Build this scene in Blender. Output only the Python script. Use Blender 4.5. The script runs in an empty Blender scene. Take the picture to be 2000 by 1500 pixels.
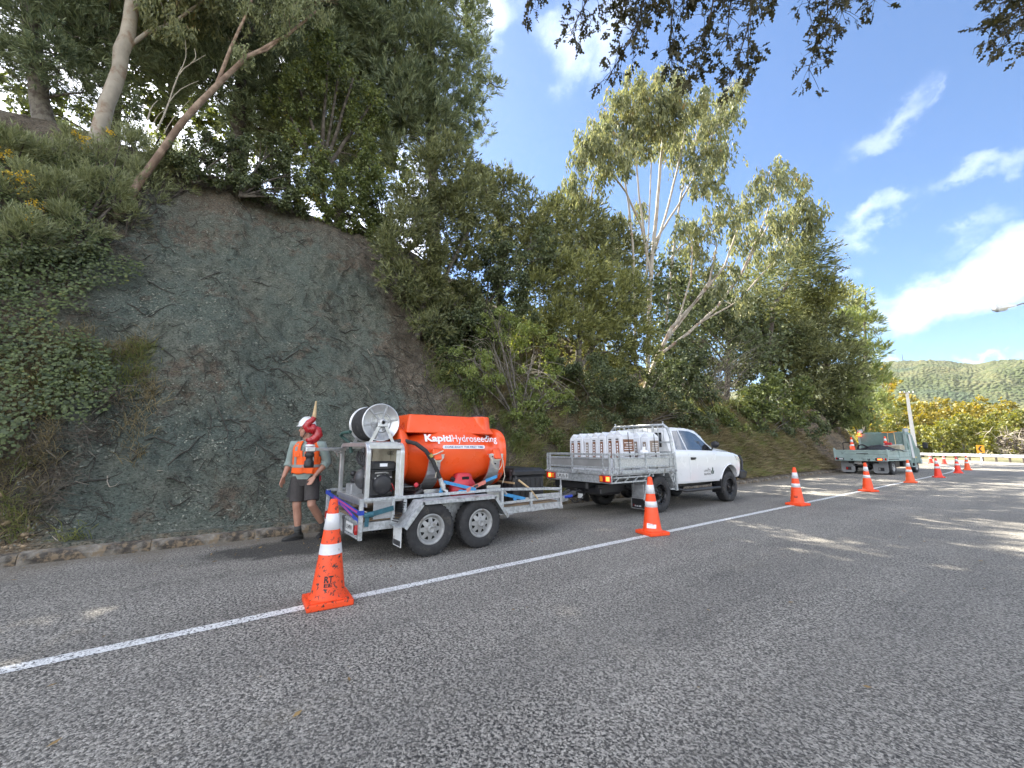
import bpy, bmesh, math, random
import numpy as np
from mathutils import Vector, Matrix
random.seed(7)
RNG = np.random.default_rng(11)
scene = bpy.context.scene
COL = scene.collection
R = math.radians

# ---------------------------------------------------------------- camera
FPX = 805.0                       # focal length in pixels of the 2000 px wide photograph
CAM_H = 1.37
PITCH = math.atan(125 / FPX)
YAW = math.atan(1085 / math.hypot(FPX, 125))     # camera looks this far left of the road (+Y)
cam_data = bpy.data.cameras.new("camera")
cam_data.sensor_fit = 'HORIZONTAL'
cam_data.sensor_width = 36.0
cam_data.lens = 36.0 * FPX / 2000.0
cam_data.clip_start = 0.05
cam_data.clip_end = 12000
cam = bpy.data.objects.new("camera", cam_data)
COL.objects.link(cam)
cam.location = (0, 0, CAM_H)
cam.rotation_euler = (math.pi / 2 + PITCH, 0, YAW)
scene.camera = cam

# ---------------------------------------------------------------- sky, sun, exposure
SUN_EL = R(47)
SUN_AZ = R(272)                   # clockwise from +Y: the sun stands behind the bank (-X)
SUN_STRENGTH = 4.2
SKY_STRENGTH = 0.050
EXPOSURE = 2.45
scene.view_settings.view_transform = 'Standard'
scene.view_settings.look = 'None'
scene.view_settings.exposure = EXPOSURE
scene.view_settings.gamma = 1.0
scene.view_settings.use_curve_mapping = False
sun_data = bpy.data.lights.new("sun", 'SUN')
sun_data.energy = SUN_STRENGTH
sun_data.angle = R(0.53)
sun_data.color = (1.0, 0.93, 0.80)
sun = bpy.data.objects.new("sun", sun_data)
COL.objects.link(sun)
sun.location = (-60, 0, 60)
_sd = Vector((math.sin(SUN_AZ) * math.cos(SUN_EL), math.cos(SUN_AZ) * math.cos(SUN_EL), math.sin(SUN_EL)))
sun.rotation_euler = _sd.to_track_quat('Z', 'Y').to_euler()

# camera frame, used only to turn sight lines of the photograph into places in the world
_fw = Vector((-math.sin(YAW) * math.cos(PITCH), math.cos(YAW) * math.cos(PITCH), math.sin(PITCH)))
_rt = Vector((math.cos(YAW), math.sin(YAW), 0))
_up = _rt.cross(_fw)
EYE = Vector((0, 0, CAM_H))
def ray(x, y):
    return _fw * FPX + _rt * (x - 1000) + _up * (750 - y)
def gnd(x, y, z=0.0):
    d = ray(x, y); return EYE + d * ((z - CAM_H) / d.z)
def onX(x, y, X):
    d = ray(x, y); return EYE + d * (X / d.x)
def onY(x, y, Y):
    d = ray(x, y); return EYE + d * (Y / d.y)
def onW(x, y, w):
    return EYE + ray(x, y) * (w / FPX)
def depth(p):
    return (Vector(p) - EYE).dot(_fw)

world = bpy.data.worlds.new("World")
scene.world = world
world.use_nodes = True
def build_world():
    nt = world.node_tree
    N, L = nt.nodes, nt.links
    N.clear()
    out = N.new('ShaderNodeOutputWorld')
    bg = N.new('ShaderNodeBackground')
    bg.inputs['Strength'].default_value = SKY_STRENGTH
    L.new(bg.outputs[0], out.inputs[0])
    sky = N.new('ShaderNodeTexSky')
    sky.sky_type = 'NISHITA'
    sky.sun_disc = False
    sky.sun_elevation = SUN_EL
    sky.sun_rotation = SUN_AZ
    sky.altitude = 100
    sky.air_density = 0.9
    sky.dust_density = 0.25
    sky.ozone_density = 4.5
    tc = N.new('ShaderNodeTexCoord')
    def math_(op, a, b=None, c=None, clamp=False):
        m = N.new('ShaderNodeMath'); m.operation = op; m.use_clamp = clamp
        for i, v in enumerate((a, b, c)):
            if v is None: continue
            if isinstance(v, (int, float)): m.inputs[i].default_value = v
            else: L.new(v, m.inputs[i])
        return m.outputs[0]
    # fbm that frays the clouds
    mp = N.new('ShaderNodeMapping'); mp.inputs['Scale'].default_value = (1, 1, 1.7)
    L.new(tc.outputs['Generated'], mp.inputs[0])
    nz = N.new('ShaderNodeTexNoise'); nz.inputs['Scale'].default_value = 6.5
    nz.inputs['Detail'].default_value = 9; nz.inputs['Roughness'].default_value = 0.58
    nz.inputs['Distortion'].default_value = 0.35
    L.new(mp.outputs[0], nz.inputs[0])
    nz2 = N.new('ShaderNodeTexNoise'); nz2.inputs['Scale'].default_value = 1.9
    nz2.inputs['Detail'].default_value = 3
    L.new(tc.outputs['Generated'], nz2.inputs[0])
    # cloud banks: (px, py) centre, half length, half thickness in px, tilt, density
    banks = [(1880, 555, 270, 75, -20, 1.5), (1985, 500, 170, 95, -25, 1.5), (1740, 232, 150, 46, -42, .72), (1835, 165, 60, 25, -50, .5),
             (1690, 452, 120, 40, -24, .92), (1650, 520, 50, 26, -15, .8), (1925, 322, 130, 38, -28, .75),
             (1110, 100, 120, 75, -62, .95), (1175, 60, 120, 60, -70, .9), (960, 15, 120, 75, -20, 1.25), (1860, 470, 140, 34, -28, .55),
             (520, -20, 330, 260, 0, 1.1), (1760, 702, 75, 14, 3, 1.0), (1935, 700, 80, 14, -4, 1.0)]
    wn = N.new('ShaderNodeTexNoise'); wn.inputs['Scale'].default_value = 9.0; wn.inputs['Detail'].default_value = 6; wn.inputs['Roughness'].default_value = .6
    L.new(tc.outputs['Generated'], wn.inputs[0])
    w1 = N.new('ShaderNodeVectorMath'); w1.operation = 'SUBTRACT'; L.new(wn.outputs['Color'], w1.inputs[0]); w1.inputs[1].default_value = (.5, .5, .5)
    w2 = N.new('ShaderNodeVectorMath'); w2.operation = 'SCALE'; L.new(w1.outputs[0], w2.inputs[0]); w2.inputs['Scale'].default_value = .17
    w3 = N.new('ShaderNodeVectorMath'); w3.operation = 'ADD'; L.new(tc.outputs['Generated'], w3.inputs[0]); L.new(w2.outputs[0], w3.inputs[1])
    warped = w3.outputs[0]
    total = None
    for (px, py, rl, rt_, tilt, dens) in banks:
        c = ray(px, py).normalized()
        t = R(tilt)
        u = (ray(px + 50 * math.cos(t), py + 50 * math.sin(t)).normalized() - c)
        u.normalize()
        v = c.cross(u).normalized()
        k = ray(px, py).length
        sub = N.new('ShaderNodeVectorMath'); sub.operation = 'SUBTRACT'
        L.new(warped, sub.inputs[0]); sub.inputs[1].default_value = c
        du = N.new('ShaderNodeVectorMath'); du.operation = 'DOT_PRODUCT'
        L.new(sub.outputs[0], du.inputs[0]); du.inputs[1].default_value = u * (k / rl)
        dv = N.new('ShaderNodeVectorMath'); dv.operation = 'DOT_PRODUCT'
        L.new(sub.outputs[0], dv.inputs[0]); dv.inputs[1].default_value = v * (k / rt_)
        dw = N.new('ShaderNodeVectorMath'); dw.operation = 'DOT_PRODUCT'
        L.new(sub.outputs[0], dw.inputs[0]); dw.inputs[1].default_value = c * 3.0
        q = math_('ADD', math_('MULTIPLY', du.outputs['Value'], du.outputs['Value']),
                  math_('MULTIPLY', dv.outputs['Value'], dv.outputs['Value']))
        q = math_('ADD', q, math_('MULTIPLY', dw.outputs['Value'], dw.outputs['Value']))
        m = math_('MULTIPLY', math_('SUBTRACT', 1.0, math_('SQRT', q), clamp=True), dens)
        total = m if total is None else math_('MAXIMUM', total, m)
    thin = total
    # plus thick cloud outside the view, added to lift the ambient light
    clear = N.new('ShaderNodeVectorMath'); clear.operation = 'DOT_PRODUCT'
    L.new(tc.outputs['Generated'], clear.inputs[0]); clear.inputs[1].default_value = ray(1560, 330).normalized()
    blue = N.new('ShaderNodeMapRange'); L.new(clear.outputs['Value'], blue.inputs[0])
    for i, v in zip((1, 2, 3, 4), (.62, .82, 1, 0)): blue.inputs[i].default_value = v
    fill_cloud = math_('MULTIPLY', math_('MULTIPLY', math_('SUBTRACT', nz2.outputs['Fac'], 0.35, clamp=True), 5.0, clamp=True), blue.outputs[0])
    # thin cloud in view is translucent; the added fill cloud overhead and behind is thick
    def cloud(field, bias, opacity):
        f = math_('MULTIPLY_ADD', field, 1.0, math_('MULTIPLY_ADD', nz.outputs['Fac'], 2.0, bias))
        f = math_('MULTIPLY', math_('MULTIPLY', f, .9, clamp=True), math_('MULTIPLY', field, 2.6, clamp=True), clamp=True)
        sm = N.new('ShaderNodeMapRange'); sm.interpolation_type = 'SMOOTHSTEP'; L.new(f, sm.inputs['Value'])
        return math_('MULTIPLY', math_('POWER', sm.outputs[0], 1.3), opacity)
    fac = math_('MAXIMUM', cloud(thin, -1.05, .115), math_('MULTIPLY', cloud(fill_cloud, -1.1, .62), 1.0))
    mix = N.new('ShaderNodeMix'); mix.data_type = 'RGBA'
    L.new(fac, mix.inputs[0]); L.new(sky.outputs[0], mix.inputs[6])
    mix.inputs[7].default_value = (CLOUD, CLOUD * 1.0, CLOUD * 1.03, 1)
    L.new(mix.outputs[2], bg.inputs['Color'])
CLOUD = 24.0
build_world()

# ---------------------------------------------------------------- numpy noise
def _hash(ix, iy, iz, seed):
    h = (ix * 374761393 + iy * 668265263 + iz * 2147483647 + seed * 1274126177) & 0xffffffff
    h = ((h ^ (h >> 13)) * 1274126177) & 0xffffffff
    return ((h ^ (h >> 16)) & 0xffff) / 65535.0
def vnoise(x, y, z=None, seed=0):
    x = np.asarray(x, float); y = np.asarray(y, float)
    z = np.zeros_like(x) if z is None else np.asarray(z, float)
    ix, iy, iz = np.floor(x).astype(np.int64), np.floor(y).astype(np.int64), np.floor(z).astype(np.int64)
    fx, fy, fz = x - ix, y - iy, z - iz
    fx, fy, fz = [t * t * (3 - 2 * t) for t in (fx, fy, fz)]
    r = 0
    for dx in (0, 1):
        for dy in (0, 1):
            for dz in (0, 1):
                w = (fx if dx else 1 - fx) * (fy if dy else 1 - fy) * (fz if dz else 1 - fz)
                r = r + w * _hash(ix + dx, iy + dy, iz + dz, seed)
    return r
def fbm(x, y, z=None, seed=0, oct=4, gain=.5):
    a, s, t = 1.0, 0.0, 0.0
    x = np.asarray(x, float); y = np.asarray(y, float)
    z = np.zeros_like(x) if z is None else np.asarray(z, float)
    for o in range(oct):
        s = s + a * vnoise(x, y, z, seed + o); t += a
        a *= gain; x = x * 2.03; y = y * 2.03; z = z * 2.03
    return s / t

# ---------------------------------------------------------------- materials
MATS = {}
def mat(name, color=(.5, .5, .5), rough=.5, metal=0.0, var=0.0, vscale=8.0, bump=0.0, bscale=60.0, color2=None, mixscale=4.0,
        mixlo=.45, mixhi=.6, spec=.5, emit=0.0, trans=0.0, coat=0.0, dirt=None):
    m = bpy.data.materials.new(name); m.use_nodes = True
    nt = m.node_tree; N, L = nt.nodes, nt.links
    p = N['Principled BSDF']
    c = (*color, 1)
    p.inputs['Base Color'].default_value = c
    p.inputs['Roughness'].default_value = rough
    p.inputs['Metallic'].default_value = metal
    p.inputs['Specular IOR Level'].default_value = spec
    if coat: p.inputs['Coat Weight'].default_value = coat
    if emit:
        p.inputs['Emission Color'].default_value = c; p.inputs['Emission Strength'].default_value = emit
    if trans: p.inputs['Transmission Weight'].default_value = trans
    tc = N.new('ShaderNodeTexCoord')
    cur = None
    def rgb(v):
        n = N.new('ShaderNodeRGB'); n.outputs[0].default_value = (*v, 1); return n.outputs[0]
    def noise(scale, detail=4, rough_=.55):
        n = N.new('ShaderNodeTexNoise'); n.inputs['Scale'].default_value = scale
        n.inputs['Detail'].default_value = detail; n.inputs['Roughness'].default_value = rough_
        L.new(tc.outputs['Object'], n.inputs[0]); return n.outputs['Fac']
    def mapr(v, a, b, c0=0., d=1.):
        n = N.new('ShaderNodeMapRange'); n.inputs[1].default_value = a; n.inputs[2].default_value = b
        n.inputs[3].default_value = c0; n.inputs[4].default_value = d; L.new(v, n.inputs[0]); return n.outputs[0]
    def mix(f, a, b):
        n = N.new('ShaderNodeMix'); n.data_type = 'RGBA'; L.new(f, n.inputs[0]); L.new(a, n.inputs[6]); L.new(b, n.inputs[7]); return n.outputs[2]
    cur = rgb(color)
    if color2 is not None:
        cur = mix(mapr(noise(mixscale, 6, .62), mixlo, mixhi), cur, rgb(color2))
    if var:
        v = mapr(noise(vscale, 5), .25, .75, 1 - var, 1 + var)
        n = N.new('ShaderNodeHueSaturation'); L.new(v, n.inputs['Value']); L.new(cur, n.inputs['Color']); cur = n.outputs[0]
    if dirt is not None:
        cur = mix(mapr(noise(dirt[1], 8, .7), dirt[2], dirt[3]), cur, rgb(dirt[0]))
    L.new(cur, p.inputs['Base Color'])
    if var or color2:
        L.new(mapr(noise(vscale * 1.7, 3), .3, .7, max(.02, rough - .1), min(1, rough + .1)), p.inputs['Roughness'])
    if bump:
        b = N.new('ShaderNodeBump'); b.inputs['Strength'].default_value = bump; b.inputs['Distance'].default_value = .01
        L.new(noise(bscale, 3), b.inputs['Height']); L.new(b.outputs[0], p.inputs['Normal'])
    MATS[name] = m
    return m

def leaf_mat(name, c1, c2, trans=.35, rough=.6, c3=None):
    """leaf: colour differs from leaf to leaf (per-leaf random) and from clump to clump"""
    m = bpy.data.materials.new(name); m.use_nodes = True
    nt = m.node_tree; N, L = nt.nodes, nt.links
    N.clear()
    out = N.new('ShaderNodeOutputMaterial')
    at = N.new('ShaderNodeAttribute'); at.attribute_name = 'rnd'
    tc = N.new('ShaderNodeTexCoord')
    nz = N.new('ShaderNodeTexNoise'); nz.inputs['Scale'].default_value = 1.1; nz.inputs['Detail'].default_value = 3
    L.new(tc.outputs['Object'], nz.inputs[0])
    f = N.new('ShaderNodeMath'); f.operation = 'MULTIPLY_ADD'; L.new(at.outputs['Fac'], f.inputs[0]); f.inputs[1].default_value = .75
    s = N.new('ShaderNodeMath'); s.operation = 'MULTIPLY_ADD'; L.new(nz.outputs['Fac'], s.inputs[0]); s.inputs[1].default_value = .9; s.inputs[2].default_value = -.32
    L.new(s.outputs[0], f.inputs[2]); f.use_clamp = True
    r = N.new('ShaderNodeValToRGB')
    r.color_ramp.elements[0].color = (*c1, 1); r.color_ramp.elements[1].color = (*c2, 1)
    if c3 is not None:
        e = r.color_ramp.elements.new(.93); e.color = (*c2, 1); r.color_ramp.elements[-1].color = (*c3, 1)
    L.new(f.outputs[0], r.inputs[0])
    d = N.new('ShaderNodeBsdfDiffuse'); L.new(r.outputs[0], d.inputs[0])
    t = N.new('ShaderNodeBsdfTranslucent')
    hs = N.new('ShaderNodeHueSaturation'); hs.inputs['Hue'].default_value = .485; hs.inputs['Saturation'].default_value = 1.15; hs.inputs['Value'].default_value = 1.5
    L.new(r.outputs[0], hs.inputs['Color']); L.new(hs.outputs[0], t.inputs[0])
    g = N.new('ShaderNodeBsdfGlossy'); g.inputs['Roughness'].default_value = rough; g.inputs['Color'].default_value = (1, 1, 1, 1)
    mx = N.new('ShaderNodeMixShader'); mx.inputs[0].default_value = trans
    L.new(d.outputs[0], mx.inputs[1]); L.new(t.outputs[0], mx.inputs[2])
    mx2 = N.new('ShaderNodeMixShader'); mx2.inputs[0].default_value = .035
    L.new(mx.outputs[0], mx2.inputs[1]); L.new(g.outputs[0], mx2.inputs[2])
    L.new(mx2.outputs[0], out.inputs[0])
    MATS[name] = m
    return m

# ---------------------------------------------------------------- objects
ROOT = {}
def thing(name, label, cat, loc=(0, 0, 0), group=None, rotz=0.0):
    o = bpy.data.objects.new(name, None); COL.objects.link(o)
    o.empty_display_size = .2
    o.location = loc; o.rotation_euler = (0, 0, rotz)
    tag(o, label, cat, group)
    ROOT[o.name] = Vector(loc)
    return o
def tag(o, label=None, cat=None, group=None, kind=None):
    if label: o['label'] = label
    if cat: o['category'] = cat
    if group: o['group'] = group
    if kind: o['kind'] = kind
    return o
def link_mesh(name, me, m, parent=None):
    o = bpy.data.objects.new(name, me); COL.objects.link(o)
    for mm in (m if isinstance(m, (list, tuple)) else [m]):
        me.materials.append(MATS[mm] if isinstance(mm, str) else mm)
    if parent is not None:
        o.parent = parent
        ROOT[o.name] = ROOT[parent.name]
    return o
def copy_tree(o, parent=None):
    c = o.copy(); COL.objects.link(c)
    if parent is not None: c.parent = parent
    ROOT[c.name] = ROOT[o.name]
    for ch in list(o.children): copy_tree(ch, c)
    return c

def frame_of(d):
    d = Vector(d).normalized()
    a = Vector((0, 0, 1)) if abs(d.z) < .9 else Vector((1, 0, 0))
    u = a.cross(d).normalized()
    return d, u, d.cross(u)
class MB:
    """collects shapes given in world coordinates (or local ones when the root stands at the origin) and links them as ONE mesh object"""
    def __init__(s):
        s.v = []; s.f = []; s.sm = []; s.mi = []
        s.m = 0
    def add(s, verts, faces, smooth=False):
        b = len(s.v); s.v.extend(tuple(p) for p in verts)
        for f in faces:
            s.f.append([b + i for i in f]); s.sm.append(smooth); s.mi.append(s.m)
        return s
    def box(s, c, size, ch=0.0, rot=None):
        hx, hy, hz = [d / 2 for d in size]
        M = rot.to_3x3() if rot is not None else None
        c = Vector(c)
        def T(p):
            p = Vector(p)
            return (M @ p if M is not None else p) + c
        if ch <= 0:
            P = [T((x * hx, y * hy, z * hz)) for x in (-1, 1) for y in (-1, 1) for z in (-1, 1)]
            s.add(P, [(0, 1, 3, 2), (4, 6, 7, 5), (0, 4, 5, 1), (2, 3, 7, 6), (0, 2, 6, 4), (1, 5, 7, 3)])
            return s
        ch = min(ch, hx * .9, hy * .9, hz * .9)
        P = []; ix = {}
        for x in (-1, 1):
            for y in (-1, 1):
                for z in (-1, 1):
                    for k in range(3):
                        p = [x * (hx - ch), y * (hy - ch), z * (hz - ch)]
                        p[k] = (x * hx, y * hy, z * hz)[k]
                        ix[(x, y, z, k)] = len(P); P.append(T(p))
        F = []
        for k in range(3):
            a, b = [(1, 2), (2, 0), (0, 1)][k]
            for sg in (-1, 1):
                q = []
                for (da, db) in ((-1, -1), (1, -1), (1, 1), (-1, 1)):
                    c3 = [0, 0, 0]; c3[k] = sg; c3[a] = da; c3[b] = db
                    q.append(ix[(*c3, k)])
                F.append(q if sg > 0 else q[::-1])
            for da in (-1, 1):
                for db in (-1, 1):
                    c1 = [0, 0, 0]; c2 = [0, 0, 0]
                    c1[k] = -1; c2[k] = 1; c1[a] = c2[a] = da; c1[b] = c2[b] = db
                    q = [ix[(*c1, a)], ix[(*c2, a)], ix[(*c2, b)], ix[(*c1, b)]]
                    F.append(q if da * db < 0 else q[::-1])
        for x in (-1, 1):
            for y in (-1, 1):
                for z in (-1, 1):
                    t = [ix[(x, y, z, 0)], ix[(x, y, z, 1)], ix[(x, y, z, 2)]]
                    F.append(t if x * y * z > 0 else t[::-1])
        s.add(P, F); return s
    def bar(s, a, b, w, h=None, up=(0, 0, 1), ch=0.0):
        """square bar from a to b: w across, h along up"""
        a, b = Vector(a), Vector(b); h = w if h is None else h
        d = (b - a); ln = d.length; d.normalize()
        u = Vector(up)
        if abs(d.dot(u)) > .95: u = Vector((0, 1, 0)) if abs(d.y) < .9 else Vector((1, 0, 0))
        x = d.cross(u).normalized(); z = x.cross(d)
        M = Matrix((x, d, z)).transposed()
        return s.box((a + b) / 2, (w, ln, h), ch, M)
    def tube(s, pts, r, n=8, caps=True, smooth=True):
        pts = [Vector(p) for p in pts]
        rs = r if isinstance(r, (list, tuple, np.ndarray)) else [r] * len(pts)
        V = []; F = []
        u = None
        for i, p in enumerate(pts):
            a = pts[max(i - 1, 0)]; b = pts[min(i + 1, len(pts) - 1)]
            d = (b - a).normalized()
            if u is None: _, u, _ = frame_of(d)
            u = (u - d * u.dot(d)).normalized(); w = d.cross(u)
            for k in range(n):
                t = 2 * math.pi * k / n
                V.append(p + (u * math.cos(t) + w * math.sin(t)) * rs[i])
        for i in range(len(pts) - 1):
            for k in range(n):
                F.append((i * n + k, i * n + (k + 1) % n, (i + 1) * n + (k + 1) % n, (i + 1) * n + k))
        s.add(V, F, smooth)
        if caps:
            s.add(V[:n], [list(range(n))[::-1]]); s.add(V[-n:], [list(range(n))])
        return s
    def cyl(s, a, b, r, n=12, r2=None):
        return s.tube([a, b], [r, r if r2 is None else r2], n)
    def lathe(s, prof, c, axis, n=24, smooth=True, caps=False):
        """prof: (radius, offset along axis)"""
        d, u, w = frame_of(axis); c = Vector(c)
        V = []; F = []
        for (r, h) in prof:
            for k in range(n):
                t = 2 * math.pi * k / n
                V.append(c + d * h + (u * math.cos(t) + w * math.sin(t)) * r)
        for i in range(len(prof) - 1):
            for k in range(n):
                F.append((i * n + k, i * n + (k + 1) % n, (i + 1) * n + (k + 1) % n, (i + 1) * n + k))
        s.add(V, F, smooth)
        if caps:
            s.add(V[:n], [list(range(n))[::-1]]); s.add(V[-n:], [list(range(n))])
        return s
    def prism(s, poly, o, ex, ey, depth):
        """polygon (x,y) in the frame o,ex,ey pushed along ex x ey by depth, centred on o"""
        o, ex, ey = Vector(o), Vector(ex), Vector(ey); n = ex.cross(ey).normalized()
        A = [o + ex * x + ey * y - n * depth / 2 for x, y in poly]; B = [p + n * depth for p in A]
        k = len(poly)
        area = sum(poly[i][0] * poly[(i + 1) % k][1] - poly[(i + 1) % k][0] * poly[i][1] for i in range(k))
        F = [list(range(k))[::-1], list(range(k, 2 * k))] + [(i, (i + 1) % k, k + (i + 1) % k, k + i) for i in range(k)]
        if area < 0: F = [f[::-1] for f in F]
        s.add(A + B, F); return s
    def sphere(s, c, r, n=12, m=8, M=None):
        rx, ry, rz = r if isinstance(r, (tuple, list)) else (r, r, r)
        c = Vector(c); V = []; F = []
        for i in range(m + 1):
            ph = math.pi * i / m
            for k in range(n):
                t = 2 * math.pi * k / n
                p = Vector((rx * math.sin(ph) * math.cos(t), ry * math.sin(ph) * math.sin(t), rz * math.cos(ph)))
                V.append(c + (M @ p if M is not None else p))
        for i in range(m):
            for k in range(n):
                F.append((i * n + k, (i + 1) * n + k, (i + 1) * n + (k + 1) % n, i * n + (k + 1) % n))
        s.add(V, F, True); return s
    def loft(s, rings, smooth=True, caps=True, closed=True):
        n = len(rings[0]); V = [p for r in rings for p in r]; F = []
        for i in range(len(rings) - 1):
            for k in range(n if closed else n - 1):
                F.append((i * n + k, i * n + (k + 1) % n, (i + 1) * n + (k + 1) % n, (i + 1) * n + k))
        s.add(V, F, smooth)
        if caps:
            s.add(rings[0], [list(range(n))[::-1]], smooth); s.add(rings[-1], [list(range(n))], smooth)
        return s
    def mesh(s, name, off=(0, 0, 0), weld=False):
        me = bpy.data.meshes.new(name)
        off = Vector(off)
        me.from_pydata([tuple(Vector(p) - off) for p in s.v], [], s.f)
        me.polygons.foreach_set('use_smooth', s.sm)
        me.polygons.foreach_set('material_index', s.mi)
        if weld:
            bm = bmesh.new(); bm.from_mesh(me)
            bmesh.ops.remove_doubles(bm, verts=bm.verts, dist=1e-5)
            bmesh.ops.recalc_face_normals(bm, faces=bm.faces)
            bm.to_mesh(me); bm.free()
        me.update()
        return me
    def build(s, name, m, parent=None, weld=False):
        off = ROOT[parent.name] if parent is not None else Vector((0, 0, 0))
        return link_mesh(name, s.mesh(name, off, weld), m, parent)

def text_mesh(body, size, offset=0.0, spacing=1.0):
    """flat lettering: returns (verts Nx2, faces), origin bottom-left"""
    cu = bpy.data.curves.new('lettering', 'FONT')
    cu.body = body; cu.size = size; cu.offset = offset; cu.space_character = spacing
    cu.resolution_u = 4
    ob = bpy.data.objects.new('lettering_tmp', cu); COL.objects.link(ob)
    dg = bpy.context.evaluated_depsgraph_get()
    me = bpy.data.meshes.new_from_object(ob.evaluated_get(dg))
    V = np.array([v.co[:2] for v in me.vertices]); F = [list(p.vertices) for p in me.polygons]
    bpy.data.objects.remove(ob); bpy.data.curves.remove(cu); bpy.data.meshes.remove(me)
    return V, F
def lettering(mb, body, width, height, o, ex, ey, offset=0.0, wrap=None, x0=0.0, y0=0.0, spacing=1.0):
    """writes body into a width x height box at o along ex, ey (or through wrap(x, y))"""
    V, F = text_mesh(body, 1.0, offset, spacing)
    lo, hi = V.min(0), V.max(0)
    sx, sy = width / (hi[0] - lo[0]), height / (hi[1] - lo[1])
    W = (V - lo) * (sx, sy)
    if wrap is None:
        o, ex, ey = Vector(o), Vector(ex), Vector(ey)
        P = [o + ex * (x0 + a) + ey * (y0 + b) for a, b in W]
    else:
        P = [wrap(x0 + a, y0 + b) for a, b in W]
    mb.add(P, F)
    return mb

# ---------------------------------------------------------------- leaves by the thousand
def quads_object(name, V, nq, m, parent=None, smooth=False, rnd=None):
    """V: (nq*4,3) world coordinates, one quad per four vertices"""
    off = np.array(ROOT[parent.name]) if parent is not None else np.zeros(3)
    me = bpy.data.meshes.new(name)
    V = (V - off).astype(np.float32)
    me.vertices.add(nq * 4); me.vertices.foreach_set('co', V.ravel())
    me.loops.add(nq * 4); me.loops.foreach_set('vertex_index', np.arange(nq * 4, dtype=np.int32))
    me.polygons.add(nq)
    me.polygons.foreach_set('loop_start', np.arange(0, nq * 4, 4, dtype=np.int32))
    a = me.attributes.new('rnd', 'FLOAT', 'FACE')
    a.data.foreach_set('value', (RNG.random(nq) if rnd is None else rnd).astype(np.float32))
    me.update(calc_edges=True)
    return link_mesh(name, me, m, parent)
def unit(a):
    return a / np.maximum(np.linalg.norm(a, axis=-1, keepdims=True), 1e-9)
def rvec(n):
    return unit(RNG.normal(size=(n, 3)))
def leaf_quads(base, dirs, length, width, wide_at=.45, fold=.0):
    """pointed leaf: base, side, tip, side"""
    n = len(base)
    length = np.broadcast_to(np.asarray(length, float), (n,))[:, None]
    width = np.broadcast_to(np.asarray(width, float), (n,))[:, None]
    side = unit(np.cross(dirs, rvec(n)))
    mid = base + dirs * length * wide_at
    V = np.empty((n, 4, 3))
    V[:, 0] = base; V[:, 1] = mid + side * width * .5; V[:, 2] = base + dirs * length; V[:, 3] = mid - side * width * .5
    return V.reshape(-1, 3)
class Crown:
    def __init__(s): s.q = []; s.n = 0
    def put(s, base, dirs, length, width, **k):
        if len(base) == 0: return
        s.q.append(leaf_quads(base, dirs, length, width, **k)); s.n += len(base)
    def build(s, name, m, parent=None):
        return quads_object(name, np.concatenate(s.q), s.n, m, parent)
# ================================================================ setting
# road frame: s runs along the road, d across it (0 = painted line, + to the right); beyond s = 32 the road bends left
LINE_X, BEND_S, BEND_R = -4.15, 32.0, 63.0
def road(s, d):
    s = np.asarray(s, float); d = np.asarray(d, float)
    t = np.maximum(s - BEND_S, 0) / BEND_R
    X = np.where(s <= BEND_S, LINE_X + d, LINE_X - BEND_R + (BEND_R + d) * np.cos(t))
    Y = np.where(s <= BEND_S, s, BEND_S + (BEND_R + d) * np.sin(t))
    return X, Y
def sstep(a, b, x):
    t = np.clip((np.asarray(x, float) - a) / (b - a), 0, 1); return t * t * (3 - 2 * t)
def edge_d(s): return -3.46 - .5 * sstep(14, 28, s)
def bank_z(s, u, detail=True):
    """height of the bank: u metres behind the kerb"""
    s = np.asarray(s, float); u = np.asarray(u, float)
    zc = np.interp(s, [-14, -3, 2, 5, 9, 14, 20, 30, 40, 60, 80], [9.5, 9.3, 8.9, 8.5, 7.4, 6.4, 5.4, 4.3, 4.0, 3.2, 2.6])
    sl = np.interp(s, [-14, -4, 5, 9, 20, 28, 32, 40, 80], [1.5, 1.55, 1.66, 1.35, 1.15, 1.2, 1.7, 1.7, 1.3])
    uc = zc / sl
    a = sl * np.maximum(u - .32, 0) + .17 + .05 * np.sqrt(np.maximum(u, 0))
    a = a + np.where(s < 7, -.10 * np.sin(np.clip(u / uc, 0, 1) * math.pi) * zc / 4, 0)
    b = zc + np.where(s < 7, .10, .16) * (u - uc) - .012 * np.maximum(u - uc - 3, 0) ** 2 * sstep(-1, 3, 8 - s)
    k = .35
    z = -k * np.log(np.exp(-np.clip(a / k, -60, 60)) + np.exp(-np.clip(b / k, -60, 60)))
    if detail:
        g = sstep(.1, .8, u)
        z = z + g * ((fbm(s * .35, u * .45, seed=3) - .5) * .8 + (fbm(s * 1.3, u * 1.6, seed=9) - .5) * .26
                     + (fbm(s * 4.2, u * 5, seed=5, oct=4, gain=.62) - .5) * .14
                     - .05 * sstep(.60, .68, fbm(s * 2.3 + u * .8, u * 6.5, seed=17, oct=4, gain=.6)))
    return z
def bank_at(X, Y):
    """bank height under a world point of the straight stretch"""
    if Y <= BEND_S: s, d = Y, X - LINE_X
    else:
        s = BEND_S + BEND_R * math.atan2(Y - BEND_S, X - LINE_X + BEND_R)
        d = math.hypot(Y - BEND_S, X - LINE_X + BEND_R) - BEND_R
    e = -3.46 - .5 * (0 if s <= 14 else 1 if s >= 28 else ((s - 14) / 14) ** 2 * (3 - 2 * (s - 14) / 14))
    u = e - d - .15
    if u <= 0: return 0.0
    i = min(max(int((s + 20) * 5), 0), BANK_GRID.shape[0] - 1); j = min(int(u * 10), BANK_GRID.shape[1] - 1)
    return BANK_GRID[i, j]
BANK_GRID = bank_z(*np.meshgrid(np.arange(-20, 92, .2), np.arange(0, 40, .1), indexing='ij'))

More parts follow.
